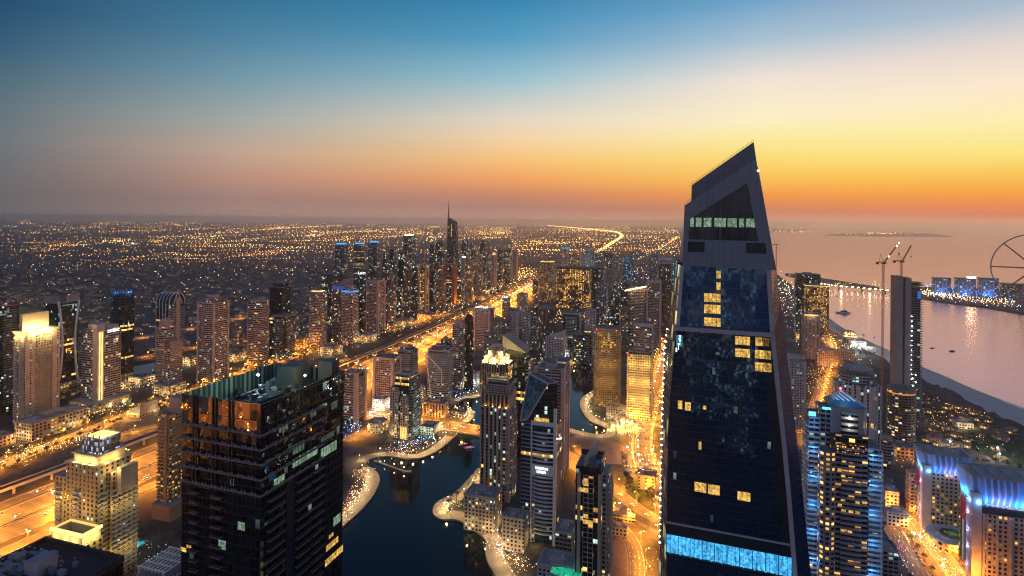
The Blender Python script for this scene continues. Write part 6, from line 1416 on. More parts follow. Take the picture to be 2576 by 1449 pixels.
# ---- the two hotels with blue lit crowns and a vertical flag
def flag_hotel(label, x0, x1, yt, yb, ratio, ch, lh, floors):
    o, w, d, h, c = frame_tower('blue_crown_hotel', label, x0, x1, yt, yb, ratio)
    fc = facade('hotel_front', (.4, .29, .2), (.03, .03, .03), fh=3.6, bw=3.4, wu=.55, wv=.55, lit=.12, coolp=0, es=1.0)
    part('body', o, lambda q: q.prism(rect(-w/2, w/2, -d/2, d/2), 0, h, fc, ROOF, None, 1.0))
    part('corner_pylon', o, lambda q: q.box(-w/2-1.6, -w/2+5, -d/2-1.4, -d/2+4, 0, h+ch*.4, PINK))
    CWF = facade('crown_panels', (.42, .42, .6), (.07, .36, .8), fh=400, bw=w/9, wu=.62, wv=1, lit=0, wob=0, grough=.5, rough=.5, mottle=.05)
    CW_ = plain('crown_white', (.55, .58, .6), .5, var=.06)
    part('crown', o, lambda q: (q.loft(rect(-w/2+.8, w/2-.8, -d/2+.8, d/2-.8), h+.02, rect(-w/2-1.8, w/2+1.8, -d/2-1.8, d/2+1.8), h+ch, CWF), q.loft(list(reversed(rect(-w/2+.4, w/2-.4, -d/2+.4, d/2-.4))), h+ch*.5, list(reversed(rect(-w/2, w/2, -d/2, d/2))), h+ch+.02, CW_)))
    part('crown_rim', o, lambda q: (q.box(-w/2-2.2, w/2+2.2, -d/2-2.2, -d/2-.9, h+ch+.02, h+ch+1, BEIGE), q.box(-w/2-2.2, w/2+2.2, d/2+.9, d/2+2.2, h+ch+.02, h+ch+1, BEIGE), q.box(-w/2-2.2, -w/2-.9, -d/2-.88, d/2+.88, h+ch+.02, h+ch+1, BEIGE), q.box(w/2+.9, w/2+2.2, -d/2-.88, d/2+.88, h+ch+.02, h+ch+1, BEIGE), *[q.box(-w*.36+i*w*.2, -w*.36+i*w*.2+2, -d/2-.88, d/2+.88, h+ch-.6, h+ch, BEIGE) for i in range(4)]))
    part('roof_plant', o, lambda q: (q.box(-w*.2, w*.25, -d*.2, d*.25, h+.03, h+ch*.6, PLANT, ROOFL), q.box(w*.28, w*.4, -d*.3, 0, h+.03, h+ch*.5, METAL)))
    n_ = max(5, int(w/6))
    for i in range(n_):
        x_ = -w/2+w*(i+.5)/n_; col = (.1, .42, 1) if (i % 4 in (0, 1)) or i in (0, n_-1) else (.45, .4, 1)
        part('crown_lamp', o, lambda q: q.box(x_-.3, x_+.3, -d/2-.9, -d/2-.4, h+.2, h+.6, G_CYAN)); lamp(o, (x_, -d/2-2.6, h+1.5), 330*(ch/8)**2, col, .25, 'crown_light')
    for i in range(4): lamp(o, (-w/2-2.4, -d/2+d*(i+.5)/4, h+1.4), 320*(ch/8)**2, (.12, .5, 1), .25, 'crown_light')
    lamp(o, (-w/2+1.5, -d/2+2, h+ch-1.2), 60, WARM, .2, 'roof_light'); lamp(o, (w/2-3, -d/2+2, h+ch-1.2), 60, WARM, .2, 'roof_light')
    # flag: a vertical banner down the narrow side, red hoist at the top over green, white and black bands
    fx = -w/2-.35; y0, y1 = d*.0, d*.36; ztop = h-1; zred = h*.66
    FR_, FG_, FW_, FK_ = plain('flag_red', (.45, .01, .03), .7, var=.05), plain('flag_green', (.02, .17, .05), .7, var=.05), plain('flag_white', (.7, .7, .68), .7, var=.05), plain('flag_black', (.01, .01, .01), .7, var=.05)
    def flag(q):
        q.box(fx-.1, fx, y0, y1, zred+.02, ztop, FR_); t3 = (y1-y0)/3
        for i_, m_ in enumerate((FG_, FW_, FK_)): q.box(fx-.1, fx, y0+t3*i_+.01, y0+t3*(i_+1)-.01, 8, zred, m_)
    part('flag_banner', o, flag)
    for i in range(4): lamp(o, (-w/2-2.6, -d*.25, 10+(h-20)*i/3), 1100, (.5, .42, 1), .3, 'wash_light'); part('wash_lamp', o, lambda q: q.ball((-w/2-1.9, -d*.25, 9+(h-20)*i/3), .35, G_SIGN, 5, 3))
    part('side_pier', o, lambda q: q.box(-w/2-1.1, -w/2-.02, -d*.36, -d*.12, 0, h, plain('lilac_render', (.42, .38, .46), .7)))
    part('entrance', o, lambda q: q.box(-w*.3, w*.3, -d/2-8, -d/2-.02, 4.5, 5.3, CONC)); lamp(o, (0, -d/2-5, 3.5), 2600, WARM, .5, 'entrance_light'); lamp(o, (-w*.4, -d/2-6, 3.5), 1800, SOD, .5, 'entrance_light')
    return o, w, d, h
flag_hotel('sand hotel with blue lit crown and red topped banner, left of its larger neighbour', 2304, 2436, 1188, 1350, .55, 17, 0, 0)
o, w, d, h = flag_hotel('largest sand hotel with a blue lit crown, cut off by the right edge', 2412, 2640, 1268, 1492, .5, 21, 0, 0)
part('dark_attic', o, lambda q: q.box(-w/2+5.1, w/2-.3, -d/2-.5, -d/2-.02, h-7, h-1.5, DARK))
for i in range(5): part('stone_bay', o, lambda q: q.box(-w*.38+i*w*.18, -w*.38+i*w*.18+1.6, -d/2-1.1, -d/2-.02, 0, h-8, BEIGE))
gd = G(2395, 1372); o = thing('roof_garden', 'round green roof garden ringed by a pale path beside the smaller blue crown hotel', 'roof garden', (gd.x, gd.y, 0), TH)
part('deck', o, lambda q: q.prism(ngon(19, 24), 0, 9, FA['podium'], CONC)); part('ring', o, lambda q: q.prism(ngon(12, 24), 9.01, 10, BEIGE)); part('lawn', o, lambda q: q.prism(ngon(9, 24), 10.01, 10.3, GRASS, GRASS)); lamp(o, (0, 0, 13), 900, (.8, 1, .5), .4, 'garden_light')
# ------------------------------------------------------------------ the island: lit blocks, big wheel, bridge
BLK = facade('blue_lit_block', (.07, .13, .2), (.02, .07, .16), fh=4, bw=7, wu=.6, wv=.9, lit=.12, warm=(.1, .4, .9), cool=(.7, .8, 1), coolp=.3, es=.7)
for i, (lab, x0, x1, yt, yb) in enumerate((('leftmost blue lit apartment block on the island', 2343, 2392, 701, 741), ('middle blue lit apartment block on the island, bright lamp on its roof', 2400, 2455, 702, 744), ('rightmost blue lit apartment block on the island, beside the big wheel', 2458, 2512, 702, 746), ('low dark block at the foot of the big wheel', 2514, 2590, 716, 750))):
    o, w, d, h, c = frame_tower('island_block', lab, x0, x1, yt, yb, .5, R(-30)); o['category'] = 'building'
    part('body', o, lambda q: q.prism(rect(-w/2, w/2, -d/2, d/2), 0, h, BLK if i < 3 else FA['dark'], DCONC)); part('roof_slab', o, lambda q: q.box(-w*.52, w*.52, -d*.55, d*.55, h+.02, h+4, DARK))
    if i < 3:
        for k in range(4): part('light_fin', o, lambda q: q.box(-w*.36+k*w*.2, -w*.36+k*w*.2+2, -d/2-.6, -d/2-.02, 2, h-8, glow('fin_light', (.3, .5, .8), .35)))
        lamp(o, (0, -d/2-14, 6), 60000, (.1, .35, 1), 2, 'wash_light')
    if i == 1: part('roof_lamp', o, lambda q: q.box(w*.1, w*.5, -d*.2, 0, h+6, h+10, G_WARM))
wc = at_depth(2605, 675, 1960); o = thing('big_wheel', 'huge grey observation wheel with thick spokes, cut off by the right edge', 'ferris wheel', (wc.x, wc.y, 0), -math.atan2(wc.x, wc.y)+R(4))
WM = plain('wheel_steel', (.16, .15, .17), .5, .3); RW = 118.0; zc_ = wc.z
def rim(q, r, s):
    n = 64
    for i in range(n):
        a, b = 2*math.pi*i/n, 2*math.pi*(i+1)/n
        for y_ in (-3, 3): q.bar((r*math.cos(a), y_, zc_+r*math.sin(a)), (r*math.cos(b), y_, zc_+r*math.sin(b)), s, WM, 5)
        q.bar((r*math.cos(a), -3, zc_+r*math.sin(a)), (r*math.cos(b), 3, zc_+r*math.sin(b)), s*.4, WM, 3)
part('rim', o, lambda q: rim(q, RW, 1.9)); part('hub', o, lambda q: q.bar((0, -12, zc_), (0, 12, zc_), 8, WM, 16))
for i in range(8): part('spoke', o, lambda q: q.bar((6*math.cos(i*math.pi/4), 0, zc_+6*math.sin(i*math.pi/4)), ((RW-1)*math.cos(i*math.pi/4), 0, zc_+(RW-1)*math.sin(i*math.pi/4)), 2.6, WM, 6, 2.2))
for sx_ in (-1, 1):
    for sy_ in (-1, 1): part('leg', o, lambda q: q.bar((sx_*4, sy_*12, zc_), (sx_*52, sy_*34, 0), 3.6, WM, 8, 3.0))
# bridge to the island, with piers
bpx = [(2040, 708), (2072, 717), (2130, 722), (2190, 727), (2240, 732), (2290, 737)]
br = thing('sea_bridge', 'low bridge lined with yellow lamps running out to the island', 'bridge')
c_ = [G(x, y, 8) for x, y in bpx]
deck, cb = ribbon(c_, 16, 8.0, ASPH, 'deck', th=1.6, kerb=CONC, parent=br)
for p, a in along(cb, 90, 0, 30): part('bridge_pier', br, lambda q: q.prism([(p.x+x, p.y+y) for x, y in ngon(3, 8)], -6, 6.38, CONC))
for s_ in (-8, 8):
    part('lamp_rail', br, lambda q: [q.octa((p.x, p.y, 10), 1.5, G_WARM) for p, a in along(cb, 22, s_)])
for p, a in along(cb, 110, 0): lamp(br, (p.x, p.y, 15), 60000, WARM, 1, 'deck_light')
# road bridge over the marina with parapets and piers
rb = thing('marina_bridge', 'long golden lit road bridge crossing the marina water', 'bridge')
seg = [G(*p) for p in ((1120, 1071), (1160, 1077), (1205, 1085), (1300, 1105), (1330, 1113))]
_, cs = ribbon(seg, 30, .35, ASPH, 'deck', th=1.5, kerb=CONC, parent=rb)
for s_ in (-15.2, 15.2): ribbon(seg, .5, 1.5, CONC, 'parapet', th=1.14, off=s_, parent=rb)
for p, a in along(cs, 24, 0, 10):
    for s_ in (-9, 9): part('bridge_pier', rb, lambda q: q.prism([(p.x+s_*math.sin(a)+x, p.y-s_*math.cos(a)+y) for x, y in ngon(1.2, 8)], -6, -1.2, CONC))
# elevated railway along the highway
mv = thing('rail_viaduct', 'elevated railway viaduct on piers along the left side of the highway', 'viaduct')
ml = [(-950, -500, 0), (-700, 60, 0), (-505, 562, 0), (-318, 1043, 0), (-164, 1560, 0), (-30, 2200, 0), (220, 3250, 0)]
_, cm_ = ribbon(ml, 10, 9.0, ASPHD, 'deck', th=1.8, kerb=CONC, parent=mv)
for s_ in (-4.9, 4.9): ribbon(ml, .4, 10.3, CONC, 'parapet', th=1.28, off=s_, parent=mv)
pier_sp = [(p, a) for p, a in along(cm_, 34, 0, 9) if 480 < p.y < 2300]
q = MB(); q.prism(ngon(1.3, 10), 0, 5.6, CONC); q.loft(ngon(1.3, 10), 5.6, rect(-4, 4, -1.2, 1.2) if False else [(x*2.6, y) for x, y in ngon(1.3, 10)], 7.18, CONC, CONC); f0 = obj('viaduct_pier', q, mv); f0.location = (pier_sp[0][0].x, pier_sp[0][0].y, 0); f0.rotation_euler[2] = pier_sp[0][1]-math.pi/2
for p, a in pier_sp[1:]:
    c_ = f0.copy(); COL.objects.link(c_); c_.parent = mv; c_.location = (p.x, p.y, 0); c_.rotation_euler[2] = a-math.pi/2
def inwin(p, lo=120, z=10):
    if p.y < lo: return False
    x, y = proj((p.x, p.y, z)); return -60 < x < 2640 and y < 1500
# ================================================================== low buildings round the towers
def LB(label, x0, x1, yt, yb, style='podium', ratio=1.0, shape='box', roof=None, light=None, rot=TH, crown='flat', bands=None, name='low_building'):
    o, w, d, h, hb = T(label, x0, x1, yt, yb, style, ratio, shape, crown, roof=roof or ROOFL, rot=rot, name=name, cat='building', bands=bands)
    if light:
        for fx, fy in ((-.3, -.5), (.3, -.5), (.5, .2)): lamp(o, (w*fx+(6 if fx == .5 else 0), d*fy-(6 if fy == -.5 else 0), min(h*.6, 7)), light[0], light[1], .8, 'wall_light')
    return o
LB('long flat mall roof with rows of vents under the golden crown tower', 36, 222, 1054, 1112, ratio=2.2, light=(6000, WARM))
LB('low lit building at the left edge above the sandy strip', -30, 40, 1098, 1128, light=(5000, SOD))
LB('low pale hall with a folded white roof between pink and tan towers', 318, 402, 1012, 1052, ratio=1.3, light=(6000, WARM), crown='wedge')
LB('small lit shop block beside the lake left of the hooped tower', 252, 318, 966, 985, light=(6000, WARM))
LB('low row of restaurants on the lake below the hooped tower', 322, 392, 948, 968, light=(6000, WARM))
LB('low terrace block at the foot of the hooped tower', 384, 470, 968, 1000, light=(4000, WARM))
LB('low lit block between the vaulted and rose towers', 458, 500, 898, 922, light=(7000, WARM))
LB('low flat block behind the rose stepped tower', 560, 622, 888, 912, light=(5000, WARM))
LB('small flat building right of the low dark banded tower', 742, 776, 852, 880, light=(6000, SOD))
LB('low block at the foot of the pale round-fronted tower', 800, 862, 872, 896, light=(6000, WARM))
LB('low block at the foot of the blue-bar tower', 900, 948, 842, 862, light=(6000, WARM))
LB('low flat shops by the highway slip road', 985, 1040, 806, 824, light=(6000, WARM))
LB('low lit shops below the gold edged tower', 1050, 1105, 790, 806, light=(7000, SOD))
LB('low lit halls near the golden junction', 1180, 1240, 744, 756, light=(9000, SOD))
LB('white lit station hall with curved front beside the dark balcony tower', 932, 984, 1004, 1036, 'white', light=(9000, WHITE), shape='bow')
LB('low curved stone annex left of the roof frame tower', 918, 982, 1064, 1094, 'beige', 1.2, shape='bow', light=(2500, WARM))
LB('low annex with a pale green lit roof right of the roof frame tower', 1056, 1108, 1072, 1096, 'beige', 1.3, light=(2500, (.7, 1, .75)))
LB('sand colonnade of tall piers above the golden bridge', 1062, 1128, 1014, 1052, 'strips', .4, light=(5000, SOD))
LB('small lit clubhouse on the rounded point of the marina', 1140, 1176, 1036, 1052, light=(1500, WARM))
LB('low arcaded terrace block curving below the round-fronted tower', 1524, 1577, 1024, 1062, 'beige', .5, light=(3000, WARM))
LB('terraced apartment block stepping along the promenade', 1166, 1262, 1244, 1346, 'beige', .7, light=(2500, WARM))
LB('podium with curved planters under the slanted glass tower', 1262, 1330, 1300, 1392, 'beige', .8, light=(1500, WARM))
LB('long low wing with pale parapet right of the slanted glass tower', 1395, 1450, 1335, 1422, 'grey', 1.5)
LB('white walled pool deck at the bottom between glass and fin towers', 1350, 1452, 1420, 1500, 'white', .8)
LB('flat house with sand walls inside the road loop', 1606, 1650, 1196, 1236, 'plain', .8)
LB('shaded parking canopy beside the curving tram track', 1540, 1598, 1296, 1318, 'grey', .3)
LB('low flat hall on the sand lot by the bottom edge', 1536, 1580, 1328, 1352, 'white', .6)
LB('rose terraced resort block behind the helipad tower', 2050, 2108, 880, 925, 'rosewin', .5, light=(2500, SOD))
LB('rose resort wing nearer the beach behind the helipad tower', 2104, 2150, 884, 908, 'rosewin', .4)
LB('lit low wing at the foot of the black hotel slab', 2000, 2030, 838, 856, 'podium', .6, light=(7000, WARM))
LB('bright beach pavilion by the waterline', 2120, 2152, 836, 846, 'podium', .5, light=(9000, WARM))
LB('white lit beach sports hall under bright masts', 2135, 2180, 858, 876, 'white', .6, light=(9000, WHITE))
LB('flat white roofed hall between the pyramid hotel and the sand hotel', 2215, 2262, 1236, 1290, 'white', 1.2)
LB('second flat roof stepping down beside the street of parked cars', 2222, 2285, 1290, 1330, 'white', .6)
LB('rose plinth block with slots at the foot of the pyramid hotel', 2190, 2258, 1382, 1480, 'rose', .6)
LB('slim rose slab behind the smaller blue crown hotel', 2278, 2312, 1192, 1290, 'rosewin', 1.2, bands=1)
LB('low amber lit garden block below the brown round hotel', 2232, 2300, 1125, 1156, 'podium', .6, light=(2500, SOD))
LB('pale low villa hotel with shallow domes near the bright roundabout', 2395, 2450, 1064, 1082, 'white', .7, light=(2500, WARM))
for i, (lab, x0, x1, yt, yb) in enumerate((('tiny lit harbour block left of the water channel', 1500, 1540, 862, 880), ('small curved lit block under the white curved-top block', 1440, 1482, 884, 904), ('tiny grey block by the upper channel', 1500, 1528, 820, 850), ('small block behind the golden fin tower', 1236, 1262, 836, 862),
     ('small pale block left of the golden fin tower', 1170, 1206, 940, 975), ('low lit terrace on the curved quay', 1378, 1440, 908, 928), ('small rose block under the ribbed dark tower', 1400, 1440, 880, 900), ('small flat block between grey twin slab and rounded balconies', 1046, 1072, 975, 1004))):
    LB(lab, x0, x1, yt, yb, ('white', 'podium', 'grey', 'rose')[i % 4], light=(4000, WARM if i % 2 else WHITE))
# swimming pools
def pool(label, px, py, w, d, z, mat, col):
    g = G(px, py, z); o = thing('swimming_pool', label, 'pool', (g.x, g.y, z), TH)
    part('basin', o, lambda q: q.prism(footprint('bow', w, d), .02, .5, QUAY, mat)); lamp(o, (0, 0, 3.2), 420, col, .4, 'pool_light')
    part('rim', o, lambda q: (q.box(-w*.6, w*.6, -d*.75, -d*.58, .01, .45, CONC), q.box(-w*.6, w*.6, d*.58, d*.75, .01, .45, CONC)))
PW1 = room_mat('emerald_pool_water', (.02, .75, .38), .7); PW2 = room_mat('cyan_pool_water', (.05, .6, .65), .9)
pool('emerald lit pool on the white deck by the bottom edge', 1424, 1442, 22, 11, 29, PW1, (.1, 1, .5)); pool('small teal lit pool right of the slanted glass tower', 1413, 1322, 7, 10, 1, PW1, (.1, 1, .7)); pool('cyan lit pool beside the stepped gold building', 346, 1368, 12, 8, 1, PW2, (.2, .9, 1))
# ================================================================== towers behind the camera, seen mirrored in the glass
for lab, x, y, w, d, h, st in (('white framed tower standing behind the viewpoint, seen only mirrored in the main tower', -18, -120, 40, 34, 300, 'mirrored'), ('warm lit tower behind the viewpoint, seen only mirrored in the main tower', 70, -190, 44, 36, 230, 'mirrored'), ('brown tower behind the viewpoint, seen only mirrored in the main tower', -110, -240, 46, 40, 260, 'mirrored')):
    o = thing('mirrored_tower', lab, 'tower', (x, y, 0), TH)
    part('body', o, lambda q: q.prism(rect(-w/2, w/2, -d/2, d/2), 0, h, FA[st], ROOF, None, 50)); f0 = part('balcony', o, lambda q: q.box(-w*.3, w*.3, d/2+.02, d/2+1.2, 0, 1.1, CONC), (0, 0, 10)); copies(f0, o, [(0, 0, 10+3.5*i) for i in range(1, int((h-14)/3.5))])
# ================================================================== villas, trees, cars, boats
def clear_of(p, rad=10):
    for c, w, d in TOWERS:
        if abs(p.x-c.x) < (w+d)*.5+rad and abs(p.y-c.y) < (w+d)*.5+rad: return False
    for i in range(len(HW)-1):
        a, b = HW[i], HW[i+1]
        if a.y-100 < p.y < b.y+100:
            t = max(0, min(1, (p-a).dot(b-a)/(b-a).length_squared)); 
            if (a+(b-a)*t-p).length < 85+rad: return False
    return True
def villa(i):
    r = random.Random(i+50); w, d, h = 12+5*r.random(), 10+4*r.random(), 6+2*r.random()
    m = MB(); m.prism(rect(-w/2, w/2, -d/2, d/2), 0, h, facade('villa_wall', (.32, .26, .2), fh=3.2, bw=4.5, wu=.35, wv=.45, lit=.3, coolp=.1, es=1.6), ROOFL)
    if i % 2: m.loft(rect(-w*.56, w*.56, -d*.56, d*.56), h+.02, rect(-w*.3, w*.3, -.4, .4), h+3.2, ROOFTILE, ROOFTILE, ROOFTILE)
    else: m.box(-w*.3, w*.2, -d*.3, d*.3, h+.02, h+2.8, VILLA, ROOFL)
    m.box(w/2+.02, w/2+5, -d*.3, d*.3, 0, 3.6, VILLA, ROOFL)
    return obj('villa', m)
VP = [villa(i) for i in range(4)]; rv = random.Random(21); nv = 0; used = set()
for _ in range(4000):
    if nv >= 230: break
    x, y = rv.uniform(-10, 1000), rv.uniform(690, 905)**1.0; g = G(x, y)
    if not clear_of(g, 14) or any((g-Vector((a, b, 0))).length < 26 for a, b in used): continue
    if g.x > -420 and g.y < 1500: continue
    used.add((g.x, g.y)); v = VP[nv] if nv < 4 else dup_(VP[nv % 4]) if False else (VP[nv] if nv < 4 else VP[nv % 4].copy())
    if nv >= 4: COL.objects.link(v)
    v.location = g; v.rotation_euler[2] = rv.choice((TH, TH+R(90), TH+R(30), R(20)))
    tag(v, 'small pale villa among dark garden trees beyond the left towers', 'villa', 'villas of the suburb beyond the left towers'); nv += 1
mb = MB()
for _ in range(900):
    x, y = rv.uniform(-10, 1000), rv.uniform(628, 770); g = G(x, y)
    if not clear_of(g, 14): continue
    s = 5+4*rv.random(); a = rv.random()*3
    m_ = [(s*math.cos(a)-s*.8*math.sin(a), s*math.sin(a)+s*.8*math.cos(a)) for a in (a, a+1.57, a+3.14, a+4.71)]
    P4 = [(g.x+p[0], g.y+p[1]) for p in m_]; h_ = 6+2*rv.random()
    mb.prism(P4, 0, h_, VILLA, ROOFL)
    mb.loft([(g.x+p[0]*1.05, g.y+p[1]*1.05) for p in m_], h_+.02, [(g.x+p[0]*.3, g.y+p[1]*.3) for p in m_], h_+2.5, ROOFTILE, ROOFTILE)
stuff('distant_houses', mb, 'far carpet of small houses fading towards the plain', 'houses')
def foliage(q, c, rx, rz, n, size, mat, r):
    for _ in range(n):
        u, v, k = r.uniform(-1, 1), r.uniform(0, 2*math.pi), r.random()**.45
        s = math.sqrt(1-u*u); k *= .75+.35*math.sin(v*2.3+u*4+c[0])
        p = Vector((c[0]+rx*k*s*math.cos(v), c[1]+rx*k*s*math.sin(v), c[2]+rz*k*u)); a = Vector((r.gauss(0, 1), r.gauss(0, 1), r.gauss(0, .7))).normalized(); b = a.orthogonal().normalized()*size*r.uniform(.6, 1.3); a = a*size*r.uniform(.6, 1.3)
        q.face([p-a, p+b, p+a, p-b], mat)
def broad_tree(i):
    r = random.Random(i+5); o = bpy.data.objects.new('street_tree', None); COL.objects.link(o)
    H = 6.5+1.5*r.random(); q = MB(); q.bar((0, 0, 0), (.2, .1, H*.45), .28, TRUNK, 6, .18); L = []
    for k in range(4):
        a = k*1.6+r.random(); e = Vector((1.5*math.cos(a), 1.5*math.sin(a), H*.62+r.random())); q.bar((.2, .1, H*.42), tuple(e), .13, TRUNK, 4, .06); L.append(e)
    obj('trunk', q, o); q = MB()
    for e in L+[Vector((.2, 0, H*.82))]: foliage(q, e, 1.7+.6*r.random(), 1.2+.5*r.random(), 38, .42, LEAF, r)
    obj('crown', q, o); return o
def palm(i):
    r = random.Random(i+15); o = bpy.data.objects.new('palm_tree', None); COL.objects.link(o); H = 7+2*r.random()
    q = MB(); q.bar((0, 0, 0), (.15, 0, H*.5), .24, TRUNK, 6, .19); q.bar((.15, 0, H*.5), (.4, .1, H), .19, TRUNK, 6, .16); obj('trunk', q, o); q = MB()
    for k in range(15):
        a = k*2.4; dr = .2+.8*r.random(); L_ = 2.6; pts = [Vector((.4+L_*t*math.cos(a)*(1-.12*t), .1+L_*t*math.sin(a)*(1-.12*t), H+dr*t*1.3-2.1*t*t*(1.1-dr*.5))) for t in (0, .35, .7, 1)]; sd_ = Vector((-math.sin(a), math.cos(a), 0))
        for (p, n_, w0, w1) in ((pts[0], pts[1], .08, .42), (pts[1], pts[2], .42, .36), (pts[2], pts[3], .36, .04)): q.face([p-sd_*w0, p+sd_*w0, n_+sd_*w1, n_-sd_*w1], PALM)
    obj('crown', q, o); return o
BT = [broad_tree(i) for i in range(3)]; PT = [palm(i) for i in range(3)]; tc_n = {}
def plant_trees(kinds, spots, label, group, cat='tree'):
    for i, p in enumerate(spots):
        k = kinds[i % 3]
        if tc_n.get(k.name, 0) == 0: o = k; tc_n[k.name] = 1
        else: o = dup(k)
        o.location = (p.x, p.y, .0); o.rotation_euler = (0, 0, random.random()*6); s = random.uniform(.75, 1.35); o.scale = (s, s, s)
        tag(o, label, cat, group)
rt = random.Random(8)
sp = [p+Vector((rt.gauss(0, 1.5), rt.gauss(0, 1.5), 0)) for off in (15, 19, -16) for p, a in along(C1, 15, off, rt.random()*9) if inwin(p) and p.y < 1500 and rt.random() < .8]
plant_trees(BT, sp[:130], 'bushy street tree beside the golden street left of the highway', 'trees along the golden street left of the highway')
sp = [G(rt.uniform(2330, 2580), 0) if False else G(x, y) for x, y in [(rt.uniform(2330, 2570), rt.uniform(0, 1)) for _ in range(95)] for y in (1000+(x-2330)*.42+y*95,)]
sp = [p for p in sp if clear_of(p, 4)]
plant_trees(PT, sp[:45], 'palm standing in the dark beach gardens', 'trees of the dark beach gardens'); plant_trees(BT, sp[45:95], 'bushy tree in the dark beach gardens', 'bushy trees of the dark beach gardens')
sp = [p for c_, s, w_ in PRS for p, a in along(c_, 17, s*w_*1.05, 3) if inwin(p) and clear_of(p, -2)]
plant_trees(PT, sp[:85], 'promenade palm lit from below at the marina edge', 'palms along the marina promenade')
sp = [G(rt.uniform(1575, 1660), rt.uniform(1188, 1262)) for _ in range(40)]; plant_trees(BT, [p for p in sp if clear_of(p, 1)], 'dark bushy tree around the flat house inside the road loop', 'trees inside the road loop')
sp = [G(x, y) for x, y in [(rt.uniform(2225, 2330), rt.uniform(1255, 1335)) for _ in range(36)]]+[p for p, a in along(C7, 13, 12, 3)]+[p for p, a in along(C6, 16, 10, 3)]
plant_trees(BT, [p for p in sp if clear_of(p, 1) and inwin(p)], 'street tree by the streets between pyramid hotel and sand hotels', 'trees between the pyramid hotel and the sand hotels')
sp = [G(rt.uniform(2060, 2200), rt.uniform(845, 960)) for _ in range(50)]; plant_trees(BT, [p for p in sp if clear_of(p, 2)], 'dark tree in the beach resort grounds behind the helipad tower', 'trees of the beach resort grounds')
sp = [G(rt.uniform(310, 450), rt.uniform(1330, 1449)) for _ in range(24)]; plant_trees(PT, [p for p in sp if clear_of(p, 0)], 'palm in the garden right of the stepped gold building', 'palms right of the stepped gold building')
# resort bungalows in the beach gardens
HUT = []
for i in range(2):
    m = MB(); m.prism(rect(-6, 6, -4, 4), 0, 3.4, facade('bungalow_wall', (.4, .33, .26), fh=3.4, bw=3, wu=.5, wv=.55, lit=.55, coolp=.1, es=1.8), ROOFL); m.loft(rect(-6.8, 6.8, -4.8, 4.8), 3.42, rect(-3, 3, -.3, .3), 5.6, ROOFTILE, ROOFTILE, ROOFTILE); HUT.append(obj('bungalow', m))
nh = 0
for x, y in [(rv.uniform(2330, 2560), rv.uniform(1010, 1160)) for _ in range(110)]+[(rv.uniform(2060, 2215), rv.uniform(850, 960)) for _ in range(60)]:
    g = G(x, y)
    if not clear_of(g, 4) or nh > 46 or (x > 2300 and y < 985+(x-2317)*.42): continue
    o = HUT[nh] if nh < 2 else HUT[nh % 2].copy()
    if nh >= 2: COL.objects.link(o)
    o.location = g; o.rotation_euler[2] = rv.uniform(-1, 1)
    tag(o, 'small lit bungalow among the trees of the beach resort', 'bungalow', 'bungalows of the beach resort'); nh += 1
# cars
def car(name, col, lit):
    m = MB(); pm = plain('car_paint_'+col[0], col[1], .3, .1, var=.03, spec=.6); gl = plain('car_glass', (.01, .012, .015), .08)
    m.loft(rect(-2.25, 2.25, -.9, .9), .35, rect(-2.15, 2.15, -.86, .86), .95, pm, pm, DARK); m.loft(rect(-1.5, 1.05, -.8, .8), .952, rect(-1.05, .55, -.68, .68), 1.45, gl, pm)
    for x in (-1.4, 1.4):
        for y in (-.93, .75): m.bar((x, y, .32), (x, y+.18, .32), .32, DARK, 8)
    if lit:
        for y in (-.6, .6): m.box(2.2, 2.4, y-.2, y+.2, .6, .8, G_HEAD); m.box(-2.4, -2.26, y-.2, y+.2, .65, .8, G_TAIL)
    return obj(name, m)
PCOL = (('white', (.7, .7, .68)), ('grey', (.25, .26, .27)), ('black', (.02, .02, .022)), ('red', (.3, .03, .03)))
CK = [car('parked_car', c, False) for c in PCOL]; DKC = [car('moving_car', c, True) for c in PCOL]; cn = {}
def put_cars(kinds, spots, label, group):
    for i, (p, a) in enumerate(spots):
        j = random.choices(range(4), (5, 3, 2, 1))[0]; k = kinds[j]
        if cn.get(k.name): o = k.copy(); COL.objects.link(o)
        else: o = k; cn[k.name] = 1
        o.location = (p.x, p.y, .03); o.rotation_euler[2] = a; tag(o, PCOL[j][0]+label, 'car', PCOL[j][0]+group)
for k in CK+DKC:   # make sure every kind has a place of its own
    pass
lot = []
for r_ in range(5):
    for k in range(11):
        q_ = G(1566+k*8.2+r_*1.5, 1139+r_*11.5+k*1.0)
        if rt.random() < .82: lot.append((q_, R(70)+rt.uniform(-.1, .1)))
put_cars(CK, lot, ' car parked in the floodlit sandy lot by the road loop', ' cars parked in the floodlit sandy lot')
for x, y in ((1578, 1150), (1606, 1170), (1640, 1158)):
    g = G(x, y); o = thing('floodlight_mast', 'slim white floodlight mast over the sandy car park', 'floodlight', (g.x, g.y, 0), 0, 'floodlight masts over the sandy car park'); part('pole', o, lambda q: q.bar((0, 0, 0), (0, 0, 12), .18, METAL)); part('head', o, lambda q: q.box(-.8, .8, -.2, .2, 12.02, 12.7, G_WHITE)); lamp(o, (0, -.6, 11.6), 3500, (.85, 1, .9), .5)
put_cars(CK, [(p, a) for off in (7.2, -7.2) for p, a in along(C6, 6.4, off, 2) if inwin(p) and rt.random() < .75][:80], ' car parked along the street below the pyramid hotel', ' cars parked along the street below the pyramid hotel')
mv_ = [(p, a if off > 0 else a+math.pi) for off in (-27, -23, -19, -14, -9, 9, 13, 17, 22, 27, -45, 47) for p, a in along(HW, 46, off, rt.random()*40) if 480 < p.y < 2600 and rt.random() < .55]
rt.shuffle(mv_); put_cars(DKC, mv_[:190], ' car with lamps on driving along the golden highway', ' cars driving along the golden highway')
